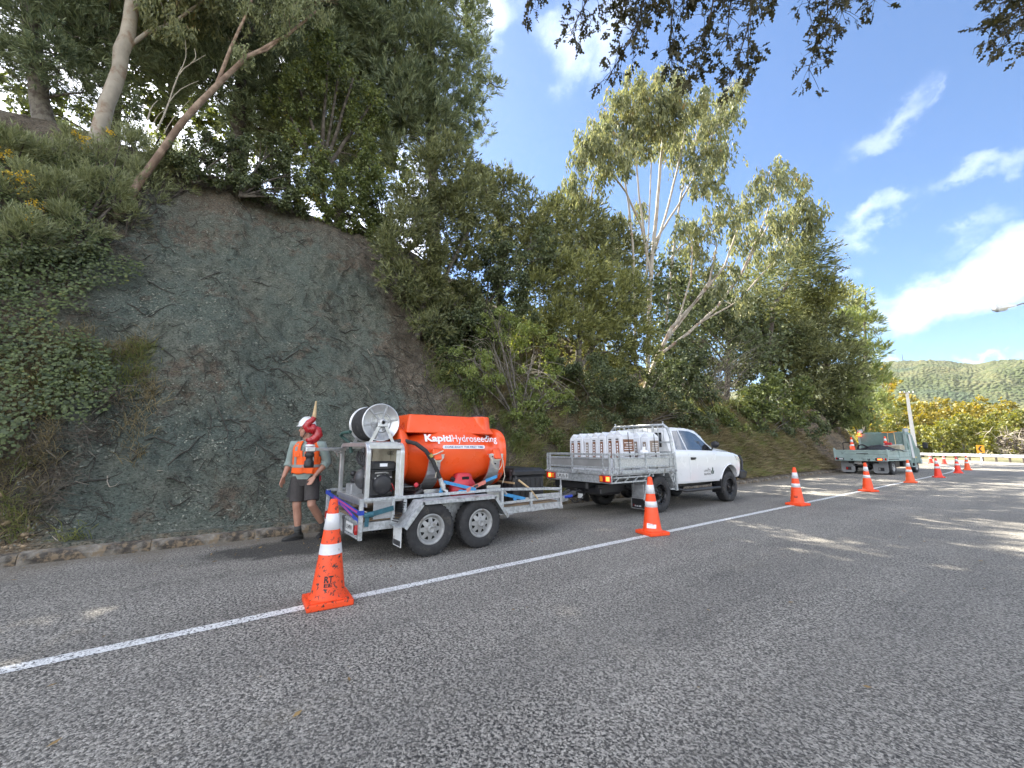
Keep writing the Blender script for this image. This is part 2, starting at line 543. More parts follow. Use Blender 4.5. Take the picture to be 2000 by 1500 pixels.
def grid_object(name, X, Y, Z, m, parent=None, smooth=True, attrs=None):
    n, k = X.shape
    co = np.stack([X, Y, Z], -1).reshape(-1, 3).astype(np.float32)
    i = np.arange(n * k).reshape(n, k)
    q = np.stack([i[:-1, :-1], i[1:, :-1], i[1:, 1:], i[:-1, 1:]], -1).reshape(-1, 4).astype(np.int32)
    me = bpy.data.meshes.new(name)
    me.vertices.add(len(co)); me.vertices.foreach_set('co', co.ravel())
    me.loops.add(q.size); me.loops.foreach_set('vertex_index', q.ravel())
    me.polygons.add(len(q)); me.polygons.foreach_set('loop_start', np.arange(0, q.size, 4, dtype=np.int32))
    me.polygons.foreach_set('use_smooth', np.full(len(q), smooth))
    for an, av in (attrs or {}).items():
        a = me.attributes.new(an, 'FLOAT', 'POINT'); a.data.foreach_set('value', av.reshape(-1).astype(np.float32))
    me.update(calc_edges=True)
    return link_mesh(name, me, m, parent)

# ---- materials of the ground
class NT:
    def __init__(s, name):
        s.m = bpy.data.materials.new(name); s.m.use_nodes = True; s.nt = s.m.node_tree
        s.N, s.L = s.nt.nodes, s.nt.links; s.p = s.N['Principled BSDF']
        s.tc = s.N.new('ShaderNodeTexCoord'); s.co = s.tc.outputs['Object']; MATS[name] = s.m
    def set(s, i, v):
        if isinstance(v, tuple): i.default_value = (*v, 1) if len(v) == 3 and i.type == 'RGBA' else v
        elif isinstance(v, (int, float)): i.default_value = v
        else: s.L.new(v, i)
    def map(s, scale):
        n = s.N.new('ShaderNodeMapping'); n.inputs['Scale'].default_value = scale; s.L.new(s.co, n.inputs[0]); return n.outputs[0]
    def noise(s, scale, detail=4, rough=.55, co=None, dist=0):
        n = s.N.new('ShaderNodeTexNoise'); n.inputs['Scale'].default_value = scale; n.inputs['Detail'].default_value = detail
        n.inputs['Roughness'].default_value = rough; n.inputs['Distortion'].default_value = dist
        s.L.new(co or s.co, n.inputs[0]); return n.outputs['Fac']
    def voro(s, scale, out='Distance', feature='F1', co=None):
        n = s.N.new('ShaderNodeTexVoronoi'); n.feature = feature; n.inputs['Scale'].default_value = scale
        s.L.new(co or s.co, n.inputs[0]); return n.outputs[out]
    def ramp(s, v, a, b, c=0., d=1., smooth=False):
        n = s.N.new('ShaderNodeMapRange'); n.interpolation_type = 'SMOOTHSTEP' if smooth else 'LINEAR'
        for i, x in zip((1, 2, 3, 4), (a, b, c, d)): n.inputs[i].default_value = x
        s.L.new(v, n.inputs[0]); return n.outputs[0]
    def mix(s, f, a, b, mode='MIX'):
        n = s.N.new('ShaderNodeMix'); n.data_type = 'RGBA'; n.blend_type = mode
        s.set(n.inputs[0], f); s.set(n.inputs[6], a); s.set(n.inputs[7], b); return n.outputs[2]
    def math(s, op, a, b=0., clamp=False):
        n = s.N.new('ShaderNodeMath'); n.operation = op; n.use_clamp = clamp; s.set(n.inputs[0], a); s.set(n.inputs[1], b); return n.outputs[0]
    def attr(s, name):
        n = s.N.new('ShaderNodeAttribute'); n.attribute_name = name; return n.outputs['Fac']
    def sep(s, v):
        n = s.N.new('ShaderNodeSeparateXYZ'); s.L.new(v, n.inputs[0]); return n.outputs
    def bump(s, h, strength=.5, dist=.01):
        n = s.N.new('ShaderNodeBump'); n.inputs['Strength'].default_value = strength; n.inputs['Distance'].default_value = dist
        s.L.new(h, n.inputs['Height']); s.L.new(n.outputs[0], s.p.inputs['Normal'])
    def done(s, col, rough=.9):
        s.set(s.p.inputs['Base Color'], col); s.set(s.p.inputs['Roughness'], rough); s.p.inputs['Specular IOR Level'].default_value = .3
        return s.m

def chip_colour(t):
    cell = t.sep(t.voro(92, 'Color'))[0]
    stone = t.ramp(cell, 0, 1, .075, .50)
    d = t.voro(92, 'Distance')
    n1 = t.noise(52, 3, .6)
    gap = t.ramp(n1, .495, .41)                    # bitumen showing between the chips
    big = t.noise(.55, 4, .6)
    gap = t.math('MULTIPLY', gap, t.ramp(big, .3, .7, .40, 1.1), True)
    col = t.mix(gap, t.mix(stone, (.0, .0, .0), (1.0, .935, .825)), (.016, .016, .018))
    return col, d, gap, big
def road_material():
    t = NT('chip_seal')
    col, d, gap, big = chip_colour(t)
    wheel = t.noise(1.0, 3, .5, t.map((1.1, .05, 1)))          # polished wheel paths
    col = t.mix(t.ramp(wheel, .40, .62, .0, .34), col, (.115, .11, .10))
    tar = t.ramp(t.noise(.42, 6, .66, t.map((1, .28, 1))), .60, .68, 0, .42)        # bitumen flushed up in streaks
    col = t.mix(tar, col, (.05, .048, .046))
    x, y, _ = t.sep(t.co)
    # mud and slurry washed along the kerb, and a wet slick by the worker
    nz = t.noise(1.7, 6, .65)
    k = t.math('ADD', t.math('MULTIPLY', t.math('ADD', x, 6.95), -1.3), t.math('MULTIPLY', t.math('SUBTRACT', nz, .5), 2.4))
    k = t.math('MULTIPLY', t.ramp(k, 0, .8), .75)
    col = t.mix(k, col, (.16, .135, .10))
    dy = t.math('MULTIPLY', t.math('SUBTRACT', y, 1.35), .8); dx = t.math('MULTIPLY', t.math('ADD', x, 6.65), 1.5)
    r = t.math('SQRT', t.math('ADD', t.math('MULTIPLY', dx, dx), t.math('MULTIPLY', dy, dy)))
    wet = t.ramp(t.math('ADD', r, t.math('MULTIPLY', t.math('SUBTRACT', nz, .5), 1.6)), 1.05, .7)
    col = t.mix(t.math('MULTIPLY', wet, .72), col, (.022, .022, .02))
    # leaf dust blown over the lane in pale smears
    pale = t.ramp(t.noise(.9, 7, .7, t.map((1, .35, 1))), .60, .72, 0, .22)
    col = t.mix(pale, col, (.24, .21, .15))
    t.bump(t.math('SUBTRACT', t.math('MULTIPLY', gap, -1.0), d), .55, .012)
    return t.done(col, .82)
road_material()
def paint_material():
    t = NT('road_paint')
    cell = t.sep(t.voro(92, 'Color'))[0]
    n = t.noise(52, 3, .6)
    w = t.noise(3.5, 5, .6)
    gap = t.math('MULTIPLY', t.ramp(n, .46, .37), t.ramp(w, .3, .75, .5, 1.5), True)
    col = t.mix(gap, t.mix(cell, (.56, .56, .55), (.80, .80, .79)), (.03, .03, .03))
    t.bump(t.math('SUBTRACT', t.math('MULTIPLY', gap, -1.0), t.voro(92)), .5, .012)
    return t.done(col, .7)
paint_material()
def soil_material():
    """bank: grey-green hydroseed slurry sprayed over brown soil where 'slurry' is 1, clay at the toe where 'clay' is 1"""
    t = NT('bank_soil')
    st = t.map((1, 1, 1.9))
    n1 = t.noise(.8, 6, .62); n2 = t.noise(5.5, 7, .66); n3 = t.noise(24, 5, .72, st); n4 = t.noise(75, 3, .65)
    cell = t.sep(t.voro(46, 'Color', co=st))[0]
    green = t.mix(t.ramp(n2, .32, .68), (.120, .134, .104), (.245, .256, .204))
    green = t.mix(t.ramp(n1, .40, .60, 0, .8), green, (.138, .176, .150))
    brown = t.mix(t.ramp(n2, .3, .72), (.125, .10, .072), (.27, .215, .16))
    thin = t.math('MULTIPLY', t.ramp(t.noise(1.3, 8, .74), .50, .64), .75)
    slurry = t.math('SUBTRACT', t.math('ADD', t.attr('slurry'), t.math('MULTIPLY', t.math('SUBTRACT', n2, .5), .9)), thin)
    col = t.mix(t.ramp(slurry, .25, .75), brown, green)
    clay = t.math('ADD', t.attr('clay'), t.math('MULTIPLY', t.math('SUBTRACT', n2, .5), 1.3))
    col = t.mix(t.ramp(clay, .45, .9), col, t.mix(t.ramp(n3, .35, .65), (.22, .15, .085), (.40, .30, .19)))
    col = t.mix(t.ramp(cell, .0, 1.0, .0, .8), col, t.mix(.6, col, (.03, .034, .026)))        # mulch flecks, darkened to paint in the shade of crevices
    col = t.mix(t.ramp(n3, .56, .66, 0, .7), col, (.30, .295, .25))                # pale fibres, also painting the light on clumps
    col = t.mix(t.ramp(n3, .455, .38, 0, .85), col, (.028, .028, .022))             # shade of holes and crevices, painted into the colour
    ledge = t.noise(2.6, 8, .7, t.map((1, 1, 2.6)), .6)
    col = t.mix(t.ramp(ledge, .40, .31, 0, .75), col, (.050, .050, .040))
    h = t.math('ADD', t.math('MULTIPLY', n3, .7), t.math('MULTIPLY', n4, .3))
    h = t.math('ADD', h, t.math('MULTIPLY', n2, 1.2))
    t.bump(h, 1.0, .09)
    return t.done(col, .92)
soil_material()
def ground_material():
    t = NT('rough_ground')
    n = t.noise(.15, 8, .65); n2 = t.noise(3, 6, .7)
    col = t.mix(t.ramp(n, .4, .6), (.10, .105, .045), (.24, .20, .11))
    col = t.mix(t.ramp(n2, .3, .8, 0, .6), col, (.05, .05, .03))
    t.bump(n2, .6, .1)
    return t.done(col, .95)
ground_material()
def hill_material():
    t = NT('forest_hillside')
    v = t.voro(.17, 'Color'); c = t.sep(v)[0]
    d = t.voro(.17, 'Distance')
    n = t.noise(.012, 7, .62); n2 = t.noise(.05, 5, .6)
    col = t.mix(t.ramp(n, .38, .62), (.062, .076, .028), (.115, .110, .050))
    col = t.mix(t.ramp(c, 0, 1, 0, .65), col, (.045, .062, .024))
    col = t.mix(t.ramp(n2, .60, .68, 0, .55), col, (.13, .12, .06))
    col = t.mix(t.ramp(t.noise(.006, 4, .5), .58, .64, 0, .7), col, (.025, .050, .028))
    t.bump(t.math('MULTIPLY', d, -1.0), 1.0, 5.0)
    return t.done(col, .95)
hill_material()
mat('kerb_concrete', (.25, .225, .185), .9, var=.4, vscale=16, bump=.9, bscale=80, color2=(.055, .047, .038), mixscale=2.2, mixlo=.42, mixhi=.54,
    dirt=((.20, .15, .095), 11, .50, .60))

# ---- ground, road, lines
gs = np.array([-2700, -600, -120, -40, 0, 40, 120, 600, 2700], float)
GX, GY = np.meshgrid(gs, gs, indexing='ij')
tag(grid_object('ground', GX, GY, np.full_like(GX, -.06), 'rough_ground'), kind='structure')
def strip(name, s, da, db, z, m, nd=2):
    S = np.asarray(s, float)
    A = da(S) if callable(da) else np.full_like(S, da); B = db(S) if callable(db) else np.full_like(S, db)
    f = np.linspace(0, 1, nd)
    D = A[:, None] * (1 - f) + B[:, None] * f
    X, Y = road(S[:, None] + 0 * D, D)
    Z = (z(S[:, None] + 0 * D, D) if callable(z) else np.full_like(X, z))
    return tag(grid_object(name, X, Y, Z, m), kind='structure')
rs = np.arange(-30, 141, 1.0)
strip('road', rs, lambda s: edge_d(s) - .02, 8.0, lambda s, d: 0.0 * s, 'chip_seal', 12)
strip('verge', rs, 7.9, 26.0, lambda s, d: -.03 - .0 * s - np.maximum(d - 12, 0) * .02, 'rough_ground', 8)
ls = np.arange(-12, 110, .25)
wob = lambda s: (vnoise(s * 1.7, s * 0, seed=77) - .5) * .012
strip('lane_line', ls, lambda s: -.058 + wob(s), lambda s: .058 + wob(s + 9), .004, 'road_paint', 2)
strip('edge_line', np.arange(-12, 120, .5), 6.15, 6.26, .004, 'road_paint', 2)

# ---- bank
def bank_push(S, U):
    g = sstep(.15, .9, U) * (1 - sstep(9, 12, U))
    return g * ((fbm(S * .9, U * 1.1, seed=21, oct=3) - .5) * .42 + (fbm(S * 5.1, U * 4.7, seed=22, oct=3) - .5) * .08)
def bank():
    s = np.unique(np.round(np.concatenate([np.arange(-16, -4.2, .3), np.arange(-4.2, 6.6, .05), np.arange(6.6, 20, .16), np.arange(20, 42, .25), np.arange(42, 90, 1.0)]), 3))
    u = np.unique(np.round(np.concatenate([np.arange(0, 6.6, .05), np.arange(6.6, 12, .25), np.arange(12, 34, 1.5)]), 3))
    S, U = np.meshgrid(s, u, indexing='ij')
    D = edge_d(S) - .15 - U
    Z = bank_z(S, U)
    # the face is not a clean sheet: lumps push out of it too
    g = sstep(.15, .9, U) * (1 - sstep(9, 12, U))
    out = g * ((fbm(S * .9, U * 1.1, seed=21, oct=3) - .5) * .42 + (fbm(S * 5.1, U * 4.7, seed=22, oct=3) - .5) * .08)
    rz = np.abs(fbm(S * 1.6 + U * .5, U * 3.4, seed=23, oct=4, gain=.6) - .5) * 2        # little slumped ledges
    out += g * (sstep(.0, .10, rz) - 1) * .045 * (fbm(S * .8, U * .8, seed=27) > .48) + g * (vnoise(S * 16, U * 16, seed=25) - .5) * .05 + g * (vnoise(S * 8.3, U * 9, seed=26) - .5) * .05
    out += np.where((S > 27), g * (fbm(S * .9, U * 2.2, seed=31) - .5) * 1.3, 0)     # rough rock cut by the truck
    X, Y = road(S, D + out)
    Z = np.where(U <= 0.001, .10, Z)
    left = -1.75 - .10 * U + (fbm(U * .9, S * .3, seed=41) - .5) * 1.6
    right = 4.6 - .33 * np.maximum(U - 1, 0) + (fbm(U * .8, S * .3, seed=42) - .5) * 1.4
    top = 4.7 + (fbm(S * .7, U * .2, seed=43) - .5) * 1.4
    sl = sstep(-.6, .5, S - left) * sstep(-.6, .6, right - S) * (.35 + .65 * sstep(-.9, .9, top - U))
    clay = np.maximum(sstep(-.6, -1.8, S) * sstep(1.2, .2, U) * .9, .55 * sstep(.30, .05, U) * (S < 9))
    clay = np.maximum(clay, sstep(26, 29, S) * sstep(44, 40, S) * (.35 + .45 * fbm(S * .8, U * .9, seed=51)) * sstep(3.2, 1.8, U))
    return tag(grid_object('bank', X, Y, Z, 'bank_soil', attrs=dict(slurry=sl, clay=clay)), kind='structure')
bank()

# ---- kerb: cast lengths with open joints
def kerb():
    root = bpy.data.objects.new('kerb', None); COL.objects.link(root)
    tag(root, 'stained concrete kerb of short cast lengths along the foot of the bank', kind='structure'); ROOT[root.name] = Vector((0, 0, 0))
    L = 1.2
    mb = MB(); mb.loft([[Vector((x, y, z)) for x, z in ((-.16, -.1), (.02, -.1), (.015, .06), (-.012, .105), (-.035, .12), (-.16, .125))] for y in (-L / 2 + .003, -L / 2 + .01, L / 2 - .01, L / 2 - .003)], smooth=False)
    base = mb.mesh('kerb_stone'); base.materials.append(MATS['kerb_concrete'])
    n = 0
    for s in np.arange(-7.0, 44, L):
        o = bpy.data.objects.new('kerb_stone', base); COL.objects.link(o); o.parent = root
        X, Y = road(s, float(edge_d(s)))
        t = max(s - BEND_S, 0) / BEND_R
        o.location = (float(X), float(Y), random.uniform(-.006, .004)); o.rotation_euler = (random.uniform(-.003, .003), random.uniform(-.02, .02), t + random.uniform(-.003, .003))
        n += 1
kerb()

# ---- far hills
def hills():
    ridge = [(1600, 712), (1700, 706), (1745, 702), (1800, 700), (1840, 703), (1875, 708), (1905, 708), (1935, 701), (1965, 697), (2000, 697), (2060, 702), (2200, 690)]
    RD = 1700.0
    az, hh = [], []
    for px, py in ridge:
        d = ray(px, py); az.append(math.degrees(math.atan2(d.x, d.y))); hh.append(RD * d.z / math.hypot(d.x, d.y))
    az = [-75, -50, -30] + az + [20, 40, 70, 110]
    hh = [90, 120, 170] + hh + [240, 200, 240, 160]
    a = np.unique(np.round(np.concatenate([np.arange(-75, -16, 1.0), np.arange(-16, 3, .05), np.arange(3, 111, 1.0)]), 3))
    r = np.concatenate([np.arange(420, 1750, 12.0), np.arange(1750, 2600, 60)])
    A, Rr = np.meshgrid(a, r, indexing='ij')
    H = np.interp(A, az, hh)
    t = np.clip((Rr - 420) / (RD - 420), 0, 1)
    X = Rr * np.sin(np.radians(A)); Y = Rr * np.cos(np.radians(A))
    spur = (fbm(X / 260, Y / 260, seed=61, oct=5) - .5)
    prof = t ** 1.25
    Z = H * prof + spur * 120 * np.sin(np.clip(t, 0, 1) * math.pi) ** 1.0
    Z = np.where(Rr > RD, H - (Rr - RD) * .25, Z)
    Z += (fbm(X / 9, Y / 9, seed=66, oct=3, gain=.65) - .5) * 8 * sstep(0, .06, t)
    Z += (fbm(X / 60, Y / 60, seed=68, oct=3) - .5) * 20 * sstep(0, .1, t) * sstep(1.35, .9, Rr / RD)
    Z -= 2
    tag(grid_object('hills', X, Y, Z, 'forest_hillside'), kind='structure')
hills()
# ================================================================ vegetation
_lm = leaf_mat
def leaf_mat(name, c1, c2, trans=.35, rough=.6, c3=None, k=1.9):
    f = lambda c: None if c is None else tuple(min(.9, v * k) for v in c)
    return _lm(name, f(c1), f(c2), trans, rough, f(c3))
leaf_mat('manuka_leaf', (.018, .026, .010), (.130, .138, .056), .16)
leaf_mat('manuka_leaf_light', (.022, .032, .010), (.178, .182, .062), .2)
leaf_mat('pine_needle', (.016, .030, .015), (.125, .145, .074), .16)
leaf_mat('pine_needle_bright', (.060, .090, .025), (.150, .165, .060), .3)
leaf_mat('gum_leaf', (.040, .055, .028), (.140, .142, .062), .38, c3=(.20, .13, .05))
leaf_mat('broad_leaf', (.014, .026, .008), (.102, .122, .036), .28, c3=(.20, .16, .03))
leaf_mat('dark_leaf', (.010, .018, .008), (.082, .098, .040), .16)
leaf_mat('lime_leaf', (.055, .080, .022), (.165, .190, .055), .4)
leaf_mat('wattle_leaf', (.030, .045, .020), (.110, .115, .045), .35)
leaf_mat('broom_stem_green', (.050, .064, .026), (.150, .160, .078), .25)
leaf_mat('ivy_leaf', (.022, .040, .014), (.115, .150, .040), .25, c3=(.20, .17, .03), k=1.0)
leaf_mat('dry_grass', (.060, .052, .022), (.36, .30, .16), .3, k=1.0)
leaf_mat('green_grass', (.050, .072, .020), (.130, .135, .045), .35)
leaf_mat('autumn_leaf', (.11, .12, .022), (.33, .265, .045), .35, c3=(.34, .20, .05), k=1.0)
leaf_mat('autumn_green', (.065, .095, .018), (.25, .235, .045), .35, k=1.0)
leaf_mat('oak_leaf', (.022, .026, .009), (.070, .062, .018), .38, c3=(.12, .075, .02), k=1.0)
leaf_mat('yellow_flower', (.52, .33, .02), (.72, .55, .06), .3, k=1.0)
leaf_mat('dry_twig', (.055, .045, .034), (.16, .135, .10), .05, k=1.0)
mat('bark_dark', (.060, .048, .038), .95, var=.4, vscale=6, bump=1, bscale=25, color2=(.12, .105, .085), mixscale=5)
mat('bark_grey', (.16, .145, .12), .9, var=.35, vscale=5, bump=.8, bscale=30, color2=(.07, .055, .045), mixscale=6)
mat('gum_bark', (.30, .265, .215), .8, var=.25, vscale=3, bump=.5, bscale=20, color2=(.20, .13, .085), mixscale=2.2, mixlo=.5, mixhi=.62)
mat('gum_bark_pale', (.36, .325, .275), .8, var=.2, vscale=3, bump=.4, bscale=20, color2=(.30, .20, .13), mixscale=1.8, mixlo=.54, mixhi=.66)
mat('bark_red', (.17, .112, .078), .85, var=.3, vscale=4, bump=.5, bscale=25, color2=(.30, .22, .16), mixscale=3)
mat('twig_pale', (.34, .30, .24), .85, var=.3, vscale=9)

def onbank(px, py, lift=0.0):
    d = ray(px, py)
    t0 = 0.0
    k = 4.0 / d.length
    for _ in range(900):
        p = EYE + d * k
        if p.x < -7.5:
            z = bank_at(p.x, p.y)
            if p.z < z: return p - d.normalized() * lift
        k += .04 / d.length
        if k * d.length > 60: break
    return p
def place(px, py, X, dX=0.0):
    if X is None: return onbank(px, py)
    return onX(px, py, X + dX)

LEAF = dict(broom=(.14, .018), manuka=(.135, .033), pine=(.155, .021), euc=(.18, .046), broad=(.10, .066), wattle=(.12, .026), lime=(.066, .052), tiny=(.066, .044), autumn=(.15, .12))
COV = 1.8
def fill_lobe(cr, kind, c, r, cov, core, size=1.0, flat=1.0, up=.55):
    """leaves of one lobe: clumps spread through the outer part of its volume"""
    c = np.array(c)
    w = max(depth(c), 4.0)
    cov = cov * COV
    if c[2] > 1.37 and (Vector(c) - EYE).dot(_up) / w > .93 + r / w: size *= 2.2          # far above the frame: coarser leaves
    sc = max(1.0, w / 11.0) * size
    ln, wd = LEAF[kind][0] * sc, LEAF[kind][1] * sc
    n = int(cov * 2 * math.pi * r * r / (.5 * ln * wd))
    per = dict(broom=10, manuka=9, pine=14, euc=8, broad=5, wattle=12, lime=5, tiny=6, autumn=5)[kind]
    nt = max(6, n // per)
    nc = max(5, int(14 * min(1.5, max(.6, r))))
    d = rvec(nc); d[:, 2] = d[:, 2] * .9 + .12
    cc = c + unit(d) * (r * RNG.uniform(.55, .92, (nc, 1))) * (1, 1, flat)
    rad = r * RNG.uniform(.20, .36, nc)
    k = RNG.integers(0, nc, nt)
    if core:                                    # some of the leaves fill the inside
        k2 = RNG.random(nt) < core
    else: k2 = np.zeros(nt, bool)
    p = cc[k] + rvec(nt) * rad[k][:, None] * RNG.random((nt, 1)) ** .45 * (1, 1, .85)
    p[k2] = c + rvec(int(k2.sum())) * r * .8 * RNG.random((int(k2.sum()), 1)) ** .5
    out = unit(.5 * unit(p - c) + .6 * unit(p - cc[k]))
    UPV = np.array((0, 0, 1.0))
    ax = unit(out + up * UPV + .45 * rvec(nt))
    rep = lambda a: np.repeat(a, per, 0)
    m = nt * per
    t = RNG.random((m, 1))
    if kind in ('manuka', 'broom'):
        b = rep(p) + rep(ax) * (t * .24 * sc); dr = unit(rep(ax) + .62 * rvec(m)); cr.put(b, dr, ln * RNG.uniform(.6, 1.2, m), wd)
    elif kind == 'pine':
        b = rep(p) + rep(ax) * (t * .16 * sc); dr = unit(rep(ax) * 1.0 + .65 * rvec(m)); cr.put(b, dr, ln * RNG.uniform(.7, 1.1, m), wd)
    elif kind == 'euc':
        hang = unit(np.array((0, 0, -1.0)) + .25 * rvec(nt))
        b = rep(p) + rep(hang) * (t * .38 * sc) + rvec(m) * .05 * sc; dr = unit(np.array((0, 0, -1.0)) + .55 * rvec(m)); cr.put(b, dr, ln * RNG.uniform(.6, 1.1, m), wd, wide_at=.4)
    elif kind == 'wattle':
        ax = unit(out * (1, 1, .35) + .25 * rvec(nt))
        side = unit(np.cross(ax, UPV)); sg = np.where(RNG.random((m, 1)) < .5, 1, -1)
        b = rep(p) + rep(ax) * (t * .42 * sc); dr = unit(rep(side) * sg + .5 * rep(ax) + .25 * rvec(m)); cr.put(b, dr, ln * RNG.uniform(.6, 1.1, m), wd)
    else:
        b = rep(p) + rvec(m) * (.09 * sc) * RNG.random((m, 1)); dr = unit(rvec(m) + .35 * rep(out) + np.array((0, 0, -.2))); cr.put(b, dr, ln * RNG.uniform(.6, 1.15, m), wd * RNG.uniform(.8, 1.2, m), wide_at=.5)

def limb(mb, pts, r0, r1, n=6, wig=.05):
    """tapered, slightly crooked limb through world points"""
    pts = [Vector(p) for p in pts]
    P = []
    for i in range(len(pts) - 1):
        a, b = pts[i], pts[i + 1]
        m = max(2, int((b - a).length / .45))
        for k in range(m): P.append(a.lerp(b, k / m))
    P.append(pts[-1])
    L = len(P) - 1
    Q = []
    for i, p in enumerate(P):
        j = Vector((random.gauss(0, wig), random.gauss(0, wig), random.gauss(0, wig * .5))) * (r0 * 3 if 0 < i < L else 0)
        Q.append(p + j)
    # one smoothing pass
    S = [Q[0]] + [(Q[i - 1] + Q[i] * 2 + Q[i + 1]) / 4 for i in range(1, L)] + [Q[-1]]
    mb.tube(S, [r0 + (r1 - r0) * (i / L) for i in range(L + 1)], n)
    return S
def arch(a, b, sag):
    a, b = Vector(a), Vector(b); m = a.lerp(b, .5) + Vector((0, 0, sag)); return [a, a.lerp(m, .55) + Vector((0, 0, sag * .25)), m, m.lerp(b, .5) + Vector((0, 0, sag * .2)), b]

def tree(name, label, cat, X, lobes, kind, leaf, bark='bark_dark', trunks=(), cov=1.2, core=.25, size=1.0, flat=1.0, up=.55, group=None,
         limbs=True, jit=.6, pull=0.0, part='crown', extra=(), thin=1.0):
    """trunks: lists of (px, py, radius px[, dX]); lobes: (px, py, radius px[, dX])"""
    T = []
    for tr in trunks:
        T.append([(place(t[0], t[1], X, t[3] if len(t) > 3 else 0), t[2]) for t in tr])
    LB = []
    for l in lobes:
        dX = l[3] if len(l) > 3 else random.uniform(-jit, jit)
        if X is None:
            p = onbank(l[0], l[1]); r = l[2] * depth(p) / FPX
            p = p - ray(l[0], l[1]).normalized() * (r * .55 + pull)
        else:
            p = onX(l[0], l[1], X + dX)
            r = l[2] * depth(p) / FPX
            if l[1] > 250 and p.y < 45:                      # a lobe that would sink into the bank sits on its surface
                h = onbank(l[0], l[1])
                if depth(h) < depth(p) + r * .3: p = h - ray(l[0], l[1]).normalized() * r * .5
        LB.append((p, l[2] * depth(p) / FPX))
    for e in extra: LB.append((Vector(e[:3]), e[3]))  # extra lobes, mostly out of view, added to shade the road
    b0 = T[0][0][0] if T else min((p for p, r in LB), key=lambda p: p.z) - Vector((0, 0, LB[0][1] * .6))
    gx = min(b0.x, -7.8)
    root = thing(name, label, cat, (b0.x, b0.y, b0.z), group)
    mb = MB(); nodes = []
    for tr in T:
        rr = [r * thin * depth(p) / FPX for p, r in tr]
        pts = [p for p, r in tr]
        n = len(pts)
        if tr is T[0]:                                   # run the trunk down into the ground
            g = bank_at(pts[0].x, pts[0].y)
            dn = (pts[0] - pts[1]).normalized(); q = pts[0].copy()          # carry on down the lean of the trunk into the bank
            if dn.z > -.35: dn = Vector((dn.x, dn.y, -.5)).normalized()
            for _ in range(40):
                if q.z < bank_at(q.x, q.y) - .25: break
                q = q + dn * .12
            if (q - pts[0]).length > .1: pts = [q] + pts; rr = [rr[0] * 1.15] + rr
        P = []; RR = []
        for i in range(len(pts) - 1):
            m = max(2, int((pts[i + 1] - pts[i]).length / .5))
            for k in range(m):
                f = k / m; P.append(pts[i].lerp(pts[i + 1], f) + Vector((random.gauss(0, .12), random.gauss(0, .12), 0)) * rr[i]); RR.append((rr[i] * (1 - f) + rr[i + 1] * f) * random.uniform(.94, 1.07))
        P.append(pts[-1]); RR.append(rr[-1])
        mb.tube(P, RR, 9)
        nodes += list(zip(P, RR))
    if limbs and not nodes:
        nodes = [(b0, .06)]
    tw = MB()
    if limbs:
        for p, r in LB:
            q, qr = min(nodes, key=lambda n: (n[0] - p).length + max(0, n[0].z - p.z + r * .3) * 1.5)
            ln = (p - q).length
            if ln < .15: continue
            r0 = min(qr * .6, .012 + .012 * ln)
            S = limb(mb, arch(q, p, ln * .10), r0, max(.006, r0 * .35), 5)
            for _ in range(6):
                a = S[random.randrange(len(S) // 2, len(S))]
                e = p + Vector(rvec(1)[0]) * r * .9 + Vector((0, 0, r * .15))
                limb(mb, [a, a.lerp(e, .5) + Vector((0, 0, .05 * ln)), e], max(.005, r0 * .4), .004, 4)
    if mb.v: mb.build('trunk', bark, root)
    cr = Crown(); ne = len(LB) - len(extra)
    for i, (p, r) in enumerate(LB): fill_lobe(cr, kind, p, r, cov if i < ne else .5, core, size if i < ne else size * 1.25, flat, up)
    o = cr.build(part, leaf, root)
    return root, LB

BK = 'trees on the crest of the bank'
# ---- left: behind and on the crest
tree('pine_tree', 'tall dark pine with rough grey trunk at far left of the crest', 'tree', -15, [(130, 150, 62), (40, 70, 80), (170, 70, 70), (232, 190, 42), (10, 140, 55), (120, -60, 120), (0, -110, 120), (215, -150, 130), (60, -320, 150), (180, 130, 45)],
     'pine', 'pine_needle', 'bark_grey', [[(78, 195, 15), (66, 100, 14), (58, 0, 13), (50, -200, 10), (50, -380, 5)]], cov=.8, extra=[(-16, -5, 14, 2.2), (-16, -3.2, 18, 2.4), (-15, -6.5, 18, 2.2), (-17, -5, 21, 2.2), (-15.5, -8, 14, 2.0), (-15, -4, 12, 1.8), (-15, -2.4, 13.5, 1.8), (-16, -2.6, 15.8, 2.0), (-16, -1.8, 20, 2.2), (-16, -3.6, 22.5, 2.2)])
tree('gum_tree', 'leaning gum tree with thick smooth pale trunk on the crest', 'tree', -13.6, [(330, 25, 48), (410, 15, 45), (370, -60, 90), (280, -190, 150), (430, -250, 150), (180, -330, 150), (330, -400, 150)],
     'euc', 'gum_leaf', 'gum_bark', [[(196, 245, 19), (222, 165, 18), (248, 70, 17), (270, -20, 16), (300, -200, 13), (320, -380, 8)], [(243, 95, 6), (290, 62, 5), (345, 40, 4), (400, 0, 3)]], cov=.8, thin=.66)
tree('leaning_tree', 'slender red-barked tree leaning right from the bank crest', 'tree', -12.4, [(500, 40, 42), (560, 20, 50), (610, -10, 55), (470, 95, 26), (545, -60, 80), (450, -20, 45)],
     'euc', 'broom_stem_green', 'bark_red', [[(318, 292, 9), (360, 232, 8), (410, 180, 7), (480, 112, 5.5), (560, 70, 3.5), (620, 20, 2.5)], [(422, 168, 5), (450, 95, 4), (480, 30, 3), (515, -60, 2)], [(478, 113, 3), (520, 98, 2.5), (590, 45, 2)]], cov=.55, size=.8, thin=.72)
